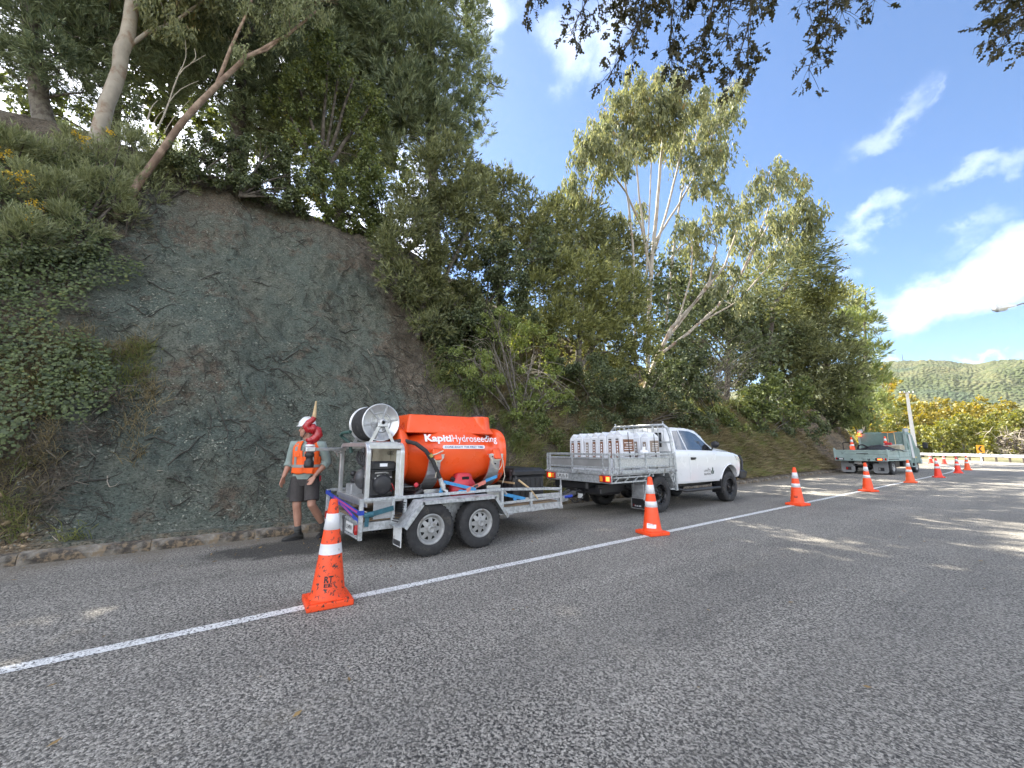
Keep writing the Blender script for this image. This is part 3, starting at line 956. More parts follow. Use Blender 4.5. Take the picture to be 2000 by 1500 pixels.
tree('pine_tree', 'pine with drooping feathery boughs behind the red-barked leaning tree', 'tree', -15.5, [(480, 235, 46), (540, 175, 55), (420, 155, 55), (560, 110, 55), (610, 60, 62), (655, 105, 50), (640, -10, 75), (500, -110, 120), (650, -160, 120), (470, 40, 50), (560, -300, 130), (700, 30, 45)],
     'pine', 'pine_needle', 'bark_dark', [[(462, 275, 11), (470, 160, 10), (486, 30, 9), (498, -150, 7), (505, -330, 4)]], cov=.75, extra=[(-16, 1.0, 13.5, 1.9), (-16.5, 2.2, 16.5, 2.2), (-16, .2, 18, 2.2), (-17, 1.5, 21, 2.0), (-16, -1.4, 16, 2.2), (-15.5, -.6, 12.8, 1.7), (-16, 3.4, 14, 1.8), (-16, 3.8, 19, 2.0), (-16, 2.6, 12.6, 1.6), (-16, 4.6, 16.5, 1.8), (-16, .8, 15.2, 2.0), (-16, -.2, 22.5, 2.2), (-16, 3, 22, 2.0)])
tree('shrub_tree', 'many-stemmed leafy shrub fanning up from the crest above the slurry', 'tree', -14.2, [(600, 175, 55), (680, 185, 62), (560, 225, 45), (705, 265, 45), (640, 115, 55), (735, 225, 36), (720, 320, 30), (590, 280, 30)],
     'tiny', 'broad_leaf', 'bark_dark', [[(625, 335, 4), (612, 250, 3), (575, 150, 2)], [(628, 335, 4), (632, 240, 3), (640, 120, 2)], [(632, 335, 4), (660, 250, 3), (690, 150, 2)], [(634, 335, 4), (685, 260, 3), (735, 190, 2)], [(622, 335, 3), (590, 270, 2.5), (545, 190, 2)], [(630, 335, 3), (648, 230, 2.5), (668, 110, 2)]], cov=.85, core=.1, size=1.25)
for k, (lab, lb) in enumerate([
    ('backlit leafy tree filling the gap between far left pine and gum', [(230, 90, 85), (140, 225, 45), (265, 190, 42), (60, 235, 40), (30, 190, 45), (300, 40, 50), (190, 20, 70)]),
    ('backlit leafy tree between the gum and the red-barked tree', [(330, 120, 60), (400, 215, 48), (360, 190, 42), (380, 80, 42), (300, 200, 36), (430, 260, 36), (345, 250, 36)]),
    ('backlit yellow-green tree low behind the many-stemmed shrub', [(560, 260, 52), (500, 290, 40), (660, 300, 42), (610, 330, 36), (745, 300, 42), (700, 120, 42), (770, 330, 36), (690, 340, 30), (530, 320, 34)])]):
    tree('leafy_tree', lab, 'tree', -19.5, lb, 'broad', 'broad_leaf', trunks=[[(lb[0][0], lb[0][1] + 160, 5), (lb[0][0] + 5, lb[0][1], 4)]], cov=.75, core=.1, size=1.25)
tree('pine_tree', 'big dense blue-green pine towering over the top of the bank', 'tree', -16, [(760, 30, 55), (830, 0, 66), (900, 40, 50), (936, 85, 26), (780, 110, 64), (860, 100, 64), (920, 130, 40), (952, 168, 22, .3), (972, 172, 10, .3), (800, 190, 60), (870, 190, 56), (918, 205, 30), (790, 250, 40), (850, 250, 50), (910, 255, 30), (948, 262, 17), (728, 60, 40), (880, -80, 66), (790, -90, 76), (840, -200, 90), (745, 150, 36), (840, -330, 80), (935, 30, 26), (885, 290, 26)],
     'pine', 'pine_needle', 'bark_dark', [[(845, 340, 10), (842, 200, 9), (838, 0, 7), (836, -200, 5), (836, -380, 3)]], cov=1.15, jit=1.3, up=.8, extra=[(-16, 6.2, 19, 2.4), (-16, 7.4, 17, 2.0), (-16, 5.2, 17, 2.0), (-16, 6.4, 22, 1.9), (-15.6, 6.3, 15, 2.4)])
for k, (lab, x) in enumerate([('tall pine rising out of frame behind the far left pine', (40, -260)), ('tall pine rising out of frame above the leaning gum', (330, -330)), ('tall pine rising out of frame above the many-stemmed shrub', (640, -330))]):
    pass
# tall pines farther back, added to shade the road from above the frame
def shade_pine(label, Y, X=-18.0):
    z0 = bank_at(-13.5, Y)
    root = thing('pine_tree', label, 'tree', (X, Y, z0))
    mb = MB(); limb(mb, [(X, Y, z0 - .6), (X + .1, Y, z0 + 6), (X, Y + .1, z0 + 16)], .26, .08, 8, .02)
    cr = Crown()
    for z in np.arange(z0 + 6.6, z0 + 17, 1.45):
        for k in range(4):
            a = k * math.pi / 2 + z; rr = 1.75 * (1.1 - (z - z0 - 4) / 18)
            q = Vector((X + math.cos(a) * rr, Y + math.sin(a) * rr, z + random.uniform(-.4, .4)))
            limb(mb, [(X, Y, z - .5), q], .05, .02, 5); fill_lobe(cr, 'pine', q, 1.35, .5, .1, 1.15)
    mb.build('trunk', 'bark_dark', root); cr.build('crown', 'pine_needle', root)
for Y, lab in ((-3.4, 'pine added farther back as shade between far left pine and gum'), (.3, 'pine added farther back as shade behind the red-barked tree'), (4.0, 'pine added farther back as shade behind the many-stemmed shrub')): shade_pine(lab, Y)
# scrub along the lip of the bank
for lab, X, lb, kd, lf in [
    ('dark tangled shrub hanging over the left lip of the slurry', -12.9, [(400, 300, 40), (450, 318, 38), (350, 300, 30), (480, 350, 26), (425, 345, 24), (380, 335, 22), (470, 290, 30)], 'tiny', 'dark_leaf'),
    ('dark ivy-choked shrub hanging over the middle lip of the slurry', -13.0, [(530, 330, 40), (580, 345, 38), (505, 365, 26), (560, 380, 24), (540, 290, 30), (600, 375, 24), (575, 392, 20), (470, 360, 22), (500, 382, 22), (545, 396, 24), (590, 408, 24)], 'tiny', 'dark_leaf'),
    ('dark leafy shrub hanging over the right lip of the slurry', -13.0, [(640, 350, 36), (690, 355, 40), (740, 380, 40), (665, 390, 24), (765, 420, 30), (705, 400, 26), (620, 310, 26), (720, 330, 30), (745, 425, 26), (640, 398, 24), (692, 414, 26), (738, 436, 26), (772, 458, 22), (606, 388, 22), (635, 422, 24), (680, 438, 26), (722, 455, 26), (755, 472, 24)], 'tiny', 'broad_leaf')]:
    tree('bank_shrub', lab, 'shrub', X, lb, kd, lf, cov=1.3, core=.2, size=1.1, jit=.4)

# ---- broom with yellow flowers at the left
def broom(label, lobes, flowers):
    root, LB = tree('broom_bush', label, 'shrub', None, lobes, 'broom', 'broom_stem_green', cov=1.15, core=.2, size=1.0, up=1.0, part='foliage', pull=.15)
    if flowers:
        c = Crown()
        for px, py, rp in flowers:
            p, r = min(LB, key=lambda q: (q[0] - onX(px, py, q[0].x)).length)
            q = onX(px, py, p.x); d = ray(px, py).normalized()
            q = np.array(q - d * (r * .75)); rr = rp * depth(q) / FPX
            n = int(rp * 2.2)
            b = q + rvec(n) * rr * RNG.random((n, 1)) ** .5
            b = np.repeat(b, 3, 0) + rvec(n * 3) * .02
            c.put(b, rvec(n * 3), .035, .028)
        c.build('blossom', 'yellow_flower', root)
broom('grey-green broom with orange-yellow blossom at the far left edge', [(30, 300, 50), (110, 320, 52), (40, 380, 52), (120, 400, 50), (0, 450, 46), (70, 470, 44)], [(40, 350, 26), (70, 400, 16), (30, 330, 14), (60, 430, 14), (85, 345, 12), (10, 300, 14)])
broom('feathery grey-green broom with few blossoms below the leaning gum', [(190, 320, 52), (260, 310, 50), (200, 390, 50), (150, 450, 38), (280, 370, 40)], [(165, 275, 14), (215, 258, 8), (150, 262, 8)])
broom('feathery broom overhanging the top left of the slurry', [(330, 305, 36), (345, 345, 26), (300, 340, 34), (250, 430, 22), (362, 372, 14)], [])
tree('bank_shrub', 'dark soft shrub under the broom beside the slurry', 'shrub', None, [(100, 510, 44), (40, 520, 46), (160, 500, 30), (130, 550, 26), (200, 470, 24), (10, 570, 30)], 'tiny', 'dark_leaf', cov=1.1, core=.2, size=1.1)

# bare dead saplings on the crest
def dead_sapling(label, lines, X, m='twig_pale'):
    P0 = place(lines[0][0][0], lines[0][0][1], X)
    root = thing('dead_sapling', label, 'tree', P0)
    mb = MB()
    for ln in lines:
        pts = [place(a, b, X, random.uniform(-.15, .15)) for a, b in ln]
        limb(mb, pts, .022 if ln is lines[0] else .012, .006, 5, .2)
    mb.build('branch', m, root)
dead_sapling('bare pale sapling with forked twigs left of the red-barked tree', [[(305, 258), (330, 200), (348, 145), (372, 125), (402, 107)], [(348, 145), (366, 112), (362, 78)], [(330, 200), (352, 172), (388, 158)], [(372, 125), (384, 112), (380, 95)]], -12.8)
dead_sapling('low bare branching twig at the foot of the leaning gum', [[(288, 235), (292, 212), (308, 196)], [(300, 240), (312, 222), (322, 214)], [(320, 262), (336, 232), (370, 196)]], -12.8)

# ---- the manuka thicket right of the slurry
tree('manuka_tree', 'big olive manuka overhanging the right edge of the slurry', 'tree', -10.9, [(860, 350, 66), (800, 405, 50, -.2), (915, 400, 55), (870, 450, 68), (800, 500, 60), (880, 530, 56), (830, 575, 48), (935, 470, 50), (772, 470, 28), (760, 545, 22), (860, 620, 44), (790, 555, 40), (840, 640, 36), (905, 600, 50), (800, 440, 40), (900, 660, 36), (765, 510, 24), (890, 320, 36)],
     'manuka', 'manuka_leaf', 'bark_grey', [[(812, 690, 8), (822, 610, 7), (842, 520, 6), (862, 400, 4)], [(825, 600, 5), (870, 540, 4), (920, 440, 3)]], cov=1.3, core=.25)
tree('manuka_tree', 'dark manuka standing behind the big olive manuka', 'tree', -13.5, [(985, 385, 45), (1015, 440, 48), (955, 430, 48), (1045, 450, 36), (940, 370, 36), (985, 350, 20), (930, 340, 22), (1000, 490, 45)],
     'manuka', 'manuka_leaf', 'bark_dark', [[(975, 600, 6), (980, 450, 5)]], cov=1.2)
tree('leafy_tree', 'small bright leafy tree peeping between two manukas on the skyline', 'tree', -15.5, [(930, 335, 24), (945, 360, 24), (915, 320, 14)], 'broad', 'lime_leaf', cov=.8)
tree('bank_shrub', 'shadowed green shrub between the two manuka thickets', 'shrub', -10.8, [(940, 570, 58), (1000, 545, 50), (905, 630, 46), (1045, 510, 44), (960, 500, 44), (950, 640, 46), (880, 660, 36), (1010, 610, 44), (1060, 470, 30)],
     'tiny', 'dark_leaf', 'bark_dark', [[(930, 720, 5), (950, 600, 4)]], cov=1.2, size=1.2)
tree('manuka_tree', 'flat-topped manuka on the skyline before the tall gum', 'tree', -13.2, [(1130, 445, 58), (1080, 430, 44), (1190, 470, 48), (1232, 500, 38), (1105, 400, 30), (1150, 490, 50), (1060, 480, 34), (1160, 415, 30), (1095, 500, 44), (1200, 530, 36)],
     'manuka', 'manuka_leaf', 'bark_grey', [[(1150, 640, 6), (1150, 500, 5)], [(1150, 560, 4), (1210, 480, 3)]], cov=1.25, flat=.75)
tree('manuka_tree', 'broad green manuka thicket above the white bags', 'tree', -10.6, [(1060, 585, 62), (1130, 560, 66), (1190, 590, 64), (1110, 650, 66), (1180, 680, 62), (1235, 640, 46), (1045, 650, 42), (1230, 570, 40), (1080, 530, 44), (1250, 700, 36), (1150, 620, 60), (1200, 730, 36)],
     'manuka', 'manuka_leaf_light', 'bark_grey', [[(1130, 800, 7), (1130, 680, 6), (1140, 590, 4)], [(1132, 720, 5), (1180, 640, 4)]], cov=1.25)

# ---- lime shrub with bare arching twigs
def lime_shrub():
    lob = [(925, 705, 42), (990, 655, 50), (1045, 680, 50), (955, 765, 42), (1040, 765, 50), (1090, 755, 30), (985, 715, 46), (1015, 815, 34), (1085, 800, 26), (905, 690, 22), (1110, 770, 18), (950, 650, 30), (1070, 710, 36), (960, 610, 26)]
    root, LB = tree('lime_shrub', 'lime-green shrub with bare arching twigs above the orange tank', 'shrub', -9.9, lob, 'lime', 'lime_leaf', 'bark_grey', cov=.55, core=.05, jit=.5, part='foliage')
    mb = MB()
    c = onX(990, 760, -10.3)
    for k in range(46):
        l = random.choice(lob)
        e = onX(l[0] + random.uniform(-34, 34), l[1] + random.uniform(-30, 30), -9.6 + random.uniform(-.3, .5))
        a = c + Vector((random.uniform(-.3, .2), random.uniform(-.5, .6), random.uniform(-.1, .5)))
        limb(mb, arch(a, e, random.uniform(.25, .6)), random.uniform(.007, .013), .004, 4, .25)
    mb.build('twig', 'twig_pale', root)
lime_shrub()

# ---- undergrowth behind the ute
for lab, lb, kd, lf, sz in [
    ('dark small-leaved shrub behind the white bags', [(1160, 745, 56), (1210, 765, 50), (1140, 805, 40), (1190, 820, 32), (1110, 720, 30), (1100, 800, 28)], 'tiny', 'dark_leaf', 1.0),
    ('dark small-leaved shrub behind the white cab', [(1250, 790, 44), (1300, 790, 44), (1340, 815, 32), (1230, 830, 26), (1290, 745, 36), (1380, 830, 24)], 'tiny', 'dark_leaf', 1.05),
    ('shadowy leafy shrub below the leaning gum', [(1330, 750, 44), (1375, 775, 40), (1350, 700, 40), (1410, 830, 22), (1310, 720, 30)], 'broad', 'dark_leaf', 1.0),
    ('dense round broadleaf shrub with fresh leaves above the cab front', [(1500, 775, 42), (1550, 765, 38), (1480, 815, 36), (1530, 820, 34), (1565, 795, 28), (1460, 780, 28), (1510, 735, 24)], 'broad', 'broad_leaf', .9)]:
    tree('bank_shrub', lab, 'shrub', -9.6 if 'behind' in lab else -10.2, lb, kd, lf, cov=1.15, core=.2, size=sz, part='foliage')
for lab, lb, kd, lf, sz in [
    ('low dark shrub at the foot of the bank between tank and ute', [(1010, 845, 26), (1050, 835, 30), (1085, 850, 22), (1040, 800, 28)], 'tiny', 'broad_leaf', 1.0),
    ('low dark shrub at the foot of the bank behind the left of the bags', [(1130, 850, 22), (1165, 855, 20), (1200, 850, 22), (1150, 830, 26)], 'tiny', 'dark_leaf', 1.0),
    ('low shrub on the bank behind the ute windscreen', [(1420, 835, 26), (1395, 815, 26), (1450, 845, 20), (1365, 838, 20)], 'tiny', 'broad_leaf', 1.0),
    ('bushy green shrub low on the bank past the ute bull bar', [(1490, 850, 24), (1530, 852, 26), (1570, 845, 26), (1595, 835, 24), (1550, 825, 24)], 'tiny', 'dark_leaf', 1.0),
    ('dark shrub on top of the rock cut left of the green truck', [(1620, 815, 26), (1650, 812, 22), (1600, 800, 28), (1675, 805, 18)], 'tiny', 'dark_leaf', 1.0)]:
    tree('bank_shrub', lab, 'shrub', None, lb, kd, lf, cov=1.2, core=.2, size=sz, part='foliage', pull=.1)
for lab, lb, lf in [('mid-green shrub low on the bank just above the orange tank', [(880, 735, 26), (915, 790, 28), (950, 830, 24), (870, 700, 26), (900, 760, 24), (935, 760, 26)], 'broad_leaf'),
                    ('olive bush spilling down the bank left of the lime shrub', [(850, 665, 26), (885, 680, 30), (920, 650, 34), (940, 700, 30), (880, 710, 24)], 'dark_leaf')]:
    tree('bank_shrub', lab, 'shrub', None, lb, 'tiny', lf, cov=1.1, core=.2, part='foliage', pull=.1)
def twig_thicket():
    root = thing('twiggy_shrub', 'half-bare shrub of fine arching grey twigs under the leaning gum', 'shrub', onX(1400, 790, -10.6))
    mb = MB(); c = Crown()
    for k in range(90):
        a = onX(random.uniform(1330, 1430), random.uniform(760, 800), -10.8 + random.uniform(-.5, .3))
        e = onX(random.uniform(1340, 1540), random.uniform(640, 770), -10.2 + random.uniform(-.7, .6))
        S = limb(mb, arch(a, e, random.uniform(.2, 1.0)), random.uniform(.007, .016), .004, 4, .2)
        b = np.array([S[i] for i in np.random.default_rng(k).integers(len(S) // 2, len(S), 22)]) + rvec(22) * .15
        c.put(b, unit(rvec(22) + (0, 0, -.3)), .16, .03)
    mb.build('twig', 'bark_grey', root); c.build('foliage', 'wattle_leaf', root)
twig_thicket()
def strap_plant(label, px, py, X, n, L, m='green_grass'):
    p = onX(px, py, X)
    root = thing('flax_plant', label, 'plant', p)
    V = []
    for k in range(n):
        d = Vector((random.gauss(.25, .7), random.gauss(0, .8), random.uniform(.5, 1.2))).normalized()
        a = np.array(p) + rvec(1)[0] * .08; l = L * random.uniform(.6, 1.1); side = np.array(d.cross(Vector((0, 0, 1))).normalized()) * .016
        pts = [a + np.array(d) * l * t + np.array((0, 0, -.75 * l * t * t)) for t in (0, .35, .7, 1)]
        ws = (.6, 1, .8, .05)
        for i in range(3):
            V += [pts[i] - side * ws[i], pts[i] + side * ws[i], pts[i + 1] + side * ws[i + 1], pts[i + 1] - side * ws[i + 1]]
    quads_object('leaf_blades', np.array(V), len(V) // 4, m, root)
for lab, px, py in [('flax-like plant with long drooping blades left of the round shrub', 1400, 805), ('flax-like plant with long drooping blades below the twiggy shrub', 1440, 790), ('flax-like plant with long blades low behind the cab roof', 1345, 800)]:
    strap_plant(lab, px, py, -9.4, 60, 1.5)

# ---- gums in the middle distance
tree('gum_tree', 'tall spreading gum with pale forking limbs against blue sky', 'tree', -12.4,
     [(1180, 260, 40), (1150, 300, 38), (1128, 345, 32), (1200, 212, 42), (1250, 192, 46), (1290, 172, 46), (1340, 182, 46), (1300, 225, 50), (1258, 245, 50), (1350, 240, 46), (1400, 200, 38), (1430, 182, 28), (1444, 160, 15), (1400, 250, 36), (1380, 300, 32), (1362, 335, 34), (1398, 355, 24), (1220, 300, 36), (1180, 340, 26), (1148, 250, 30), (1232, 152, 26), (1300, 140, 27), (1125, 300, 22), (1120, 375, 16), (1200, 430, 22, -.6), (1240, 400, 20, -.8), (1430, 220, 22), (1310, 270, 40), (1240, 285, 36), (1280, 215, 44), (1170, 300, 36), (1330, 300, 36), (1410, 300, 30), (1200, 250, 40)],
     'euc', 'gum_leaf', 'gum_bark_pale', [[(1266, 720, 9), (1268, 600, 8.5), (1274, 500, 8), (1284, 400, 6.5), (1292, 300, 4.5), (1300, 200, 2.5)],
      [(1272, 540, 5), (1252, 440, 5), (1222, 375, 4), (1185, 325, 3), (1150, 300, 2)], [(1262, 480, 4), (1248, 380, 3.5), (1240, 290, 3), (1232, 210, 2)],
      [(1276, 500, 5), (1306, 400, 4.5), (1330, 300, 3.5), (1345, 215, 2)], [(1280, 470, 5), (1325, 400, 4), (1365, 330, 3), (1400, 240, 2)],
      [(1282, 540, 4), (1330, 480, 3.5), (1390, 440, 2.5), (1440, 400, 2)], [(1240, 715, 6), (1240, 600, 5), (1236, 480, 4.5), (1228, 400, 4), (1205, 260, 2)],
      [(1300, 640, 4.5), (1310, 540, 4.5), (1322, 430, 4), (1340, 330, 3), (1362, 260, 2)], [(1262, 540, 3), (1268, 420, 3), (1272, 320, 2.5), (1262, 240, 2)], [(1150, 400, 2), (1165, 340, 2)]], cov=.95, core=.1, jit=1.6, thin=.5)
tree('gum_tree', 'gum leaning right over the bank with bunched pale stems', 'tree', -10.6,
     [(1340, 465, 38), (1380, 430, 34), (1362, 505, 38), (1422, 402, 38), (1462, 382, 34), (1502, 342, 34), (1542, 352, 34), (1572, 402, 34), (1588, 435, 24), (1540, 422, 42), (1500, 432, 42), (1450, 452, 38), (1560, 470, 34), (1480, 502, 34), (1420, 522, 30), (1512, 490, 34), (1440, 575, 26), (1392, 562, 26), (1520, 312, 16), (1330, 430, 20), (1470, 560, 26), (1420, 610, 22)],
     'euc', 'gum_leaf', 'gum_bark', [[(1238, 805, 6), (1262, 752, 8), (1282, 700, 9), (1312, 640, 7), (1362, 585, 5.5), (1415, 520, 4), (1440, 450, 3)], [(1284, 696, 6), (1345, 650, 6), (1400, 600, 5), (1445, 540, 4), (1500, 440, 3)],
      [(1290, 680, 5), (1340, 615, 4.5), (1385, 550, 4), (1400, 480, 3)], [(1300, 668, 4), (1330, 610, 3.5), (1350, 540, 3), (1352, 480, 2)], [(1370, 628, 4), (1440, 590, 3), (1520, 500, 2.5), (1560, 430, 2)], [(1445, 540, 3), (1490, 440, 2.5), (1520, 350, 2)]], cov=.85, core=.12, jit=1.5, thin=.5)
tree('wattle_tree', 'feathery wattle sticking out against the sky right of the leaning gum', 'tree', -11.2, [(1590, 495, 26), (1560, 525, 40), (1605, 520, 22), (1520, 545, 40), (1550, 575, 36), (1480, 570, 34), (1578, 470, 22), (1610, 490, 14), (1600, 555, 24), (1500, 610, 34)],
     'wattle', 'wattle_leaf', 'bark_dark', [[(1500, 720, 5), (1510, 600, 4), (1560, 520, 3)]], cov=.95, core=.1)
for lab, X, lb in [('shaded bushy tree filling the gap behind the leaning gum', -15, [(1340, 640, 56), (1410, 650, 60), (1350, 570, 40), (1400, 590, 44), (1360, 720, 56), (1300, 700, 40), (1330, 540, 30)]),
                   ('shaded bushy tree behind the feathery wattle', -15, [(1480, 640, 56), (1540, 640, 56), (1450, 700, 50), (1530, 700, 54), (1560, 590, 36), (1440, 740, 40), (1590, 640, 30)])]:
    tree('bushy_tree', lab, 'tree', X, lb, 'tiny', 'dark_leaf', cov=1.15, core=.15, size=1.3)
for lab, pts in [('tree added as shade deep in the thicket left of the twiggy shrub', [(-13, 18.5, 9.5), (-13, 20.5, 11), (-13, 22.5, 10.5), (-12.5, 19.5, 7.5), (-12.5, 22, 8), (-13, 24.5, 10)]),
                 ('tree added as shade deep in the thicket behind the dark rounded conifer', [(-12, 26.5, 9.5), (-12, 28.5, 9.8), (-12, 31, 9.6), (-11.5, 27.5, 7.5), (-11.5, 30, 7.6), (-11.5, 33, 9.2), (-11.2, 35.5, 8.8), (-11.5, 37.5, 8.5)])]:
    tree('bushy_tree', lab, 'tree', -12.5, [], 'tiny', 'dark_leaf', trunks=[[(1420, 760, 5), (1425, 660, 3)] if 'left' in lab else [(1530, 790, 4), (1530, 690, 3)]], size=1.3, extra=[(*q, 1.7) for q in pts])  # mostly hidden trees, added to keep sun off the road by the truck
tree('cypress_tree', 'dark rounded conifer beyond the round shrub', 'tree', -10.6, [(1600, 640, 40), (1582, 705, 46), (1630, 720, 44), (1602, 770, 42), (1650, 780, 32), (1558, 650, 36), (1640, 662, 32), (1570, 740, 34), (1620, 815, 24), (1660, 740, 26)],
     'manuka', 'manuka_leaf', 'bark_dark', [[(1615, 850, 5), (1612, 700, 4)]], cov=1.3, size=.9)
tree('leafy_tree', 'golden-green spreading tree catching sun above the dark conifer', 'tree', -11.6, [(1560, 600, 32), (1620, 585, 32), (1640, 600, 28), (1600, 565, 26), (1665, 622, 22), (1590, 610, 28), (1648, 572, 18), (1535, 620, 26)],
     'manuka', 'manuka_leaf_light', 'bark_dark', [[(1620, 760, 4), (1612, 620, 3)]], cov=1.1, flat=.7)
tree('pine_tree', 'bright green young pine with upright candles at the bend', 'tree', -10.3, [(1692, 640, 26), (1672, 690, 32), (1710, 690, 18), (1690, 740, 34), (1700, 790, 32), (1722, 748, 14), (1682, 602, 18), (1655, 630, 24), (1692, 830, 28), (1664, 825, 22), (1716, 655, 8), (1690, 575, 8), (1722, 790, 14), (1660, 780, 30), (1712, 630, 6)],
     'pine', 'pine_needle_bright', 'bark_dark', [[(1690, 868, 4), (1690, 700, 3), (1690, 570, 1)]], cov=1.2, up=1.1)
tree('leafy_tree', 'small russet-leaved tree at the bend behind the young pine', 'tree', -12.5, [(1736, 752, 12), (1724, 738, 10), (1746, 745, 8), (1715, 720, 9), (1728, 775, 12)], 'broad', 'autumn_leaf', cov=1.0)

# ---- ivy and grass on the bank
def normal_at(s, u):
    e = .08
    zx = (bank_z(s, u + e) - bank_z(s, u - e)) / (2 * e)
    zs = (bank_z(s + e, u) - bank_z(s - e, u)) / (2 * e)
    return unit(np.stack([zx, -zs, np.ones_like(zx)], -1))      # u grows towards -X
def bank_points(s, u):
    D = edge_d(s) - .15 - u
    X, Y = road(s, D)
    return np.stack([X, Y, bank_z(s, u)], -1)
def ivy():
    n = 46000
    s = RNG.uniform(-6.5, -.3, n); u = RNG.uniform(.7, 5.4, n)
    m = fbm(s * 1.1, u * 1.2, seed=81, oct=4) + .16 * sstep(-1.2, -3, s) - .34 * sstep(-1.2, 0, s + .5 + .28 * (u - 1.5)) - .12 * sstep(1.3, .7, u) - .16 * sstep(4.2, 5.2, u)
    k = m > .47; s, u = s[k], u[k]
    nn = normal_at(s, u); p = bank_points(s, u) + nn * RNG.uniform(.08, .34, (len(s), 1))
    t = unit(np.cross(nn, rvec(len(s))))
    d = unit(t + nn * .25 + np.array((0, 0, -.35)))
    c = Crown()
    V = np.empty((len(s), 4, 3)); side = unit(np.cross(d, nn + .5 * rvec(len(s)))); L = RNG.uniform(.03, .068, (len(s), 1))
    V[:, 0] = p; V[:, 1] = p + d * L * .45 + side * L * .5; V[:, 2] = p + d * L; V[:, 3] = p + d * L * .45 - side * L * .5
    o = quads_object('ivy', V.reshape(-1, 3), len(s), 'ivy_leaf')
    tag(o, 'glossy ivy and creeper covering the bank at the left edge', kind='stuff')
ivy()
def grass(name, label, n, srange, urange, mask, L, m, lean=.5, wd=.012, tuss=0):
    s = RNG.uniform(*srange, n); u = RNG.uniform(*urange, n)
    k = mask(s, u); s, u = s[k], u[k]; n = len(s)
    if tuss:
        k = max(1, n // tuss); ci = RNG.integers(0, k, n); s = s[:k][ci] + RNG.normal(0, .07, n); u = np.maximum(u[:k][ci] + RNG.normal(0, .06, n), .05)
    p = bank_points(s, u)
    d = unit(np.array((.55, 0, 0)) + np.stack([RNG.normal(0, lean, n), RNG.normal(0, lean, n), RNG.uniform(.35, 1.1, n)], -1))
    l = L * RNG.uniform(.5, 1.3, n); w = np.maximum(1, (np.abs(p[:, 1]) + 4) / 11) * wd
    side = unit(np.cross(d, rvec(n)))
    mid = p + d * l[:, None] * .55; tip = mid + unit(d + np.array((.35, 0, -.55))) * l[:, None] * .5
    V = np.empty((2 * n, 4, 3)); sw = side * w[:, None]
    V[:n, 0] = p - sw * .5; V[:n, 1] = p + sw * .5; V[:n, 2] = mid + sw * .45; V[:n, 3] = mid - sw * .45
    V[n:, 0] = mid - sw * .45; V[n:, 1] = mid + sw * .45; V[n:, 2] = tip + sw * .06; V[n:, 3] = tip - sw * .06
    r = RNG.random(n)
    o = quads_object(name, V.reshape(-1, 3), 2 * n, m, rnd=np.concatenate([r, r]))
    tag(o, label, kind='stuff')
nz = lambda s, u, sd, f=1.0: fbm(s * f, u * f, seed=sd, oct=4)
grass('dry_grass', 'long dry grass on the bank behind the tank and ute', 46000, (4.2, 30), (.12, 3.6), lambda s, u: (nz(s, u, 91, .8) > .30 + .10 * u / 3) & (s > 4.6 + .25 * u) , .44, 'dry_grass', wd=.015, lean=.75, tuss=26)
grass('green_grass', 'green grass tufts mixed into the bank behind the ute', 34000, (4.6, 27), (.1, 3.4), lambda s, u: nz(s, u, 92, 1.1) > .46, .38, 'green_grass', wd=.013, tuss=22)
grass('dry_grass', 'tussocks of half-dry grass on the lower left of the bank', 14000, (-5.5, -.7), (.25, 2.4), lambda s, u: (nz(s, u, 93, 1.4) + .12 * sstep(-1.0, -2.4, s) > .50), .26, 'dry_grass', wd=.008, tuss=20)
grass('green_grass', 'green grass clumps on the lower left of the bank', 12000, (-5.5, -.8), (.2, 2.2), lambda s, u: (nz(s, u, 94, 1.6) > .52), .26, 'green_grass', wd=.009, tuss=24)
grass('dry_grass', 'tall straw seed heads standing out of the bank grass behind the ute', 7000, (4.8, 24), (.15, 3.0), lambda s, u: nz(s, u, 97, .7) > .46, .62, 'dry_grass', wd=.010, lean=.55, tuss=16)
grass('dry_grass', 'sparse dry grass on the rock cut by the green truck', 9000, (26, 44), (.1, 3.0), lambda s, u: nz(s, u, 95, .9) > .55, .3, 'dry_grass', wd=.012)

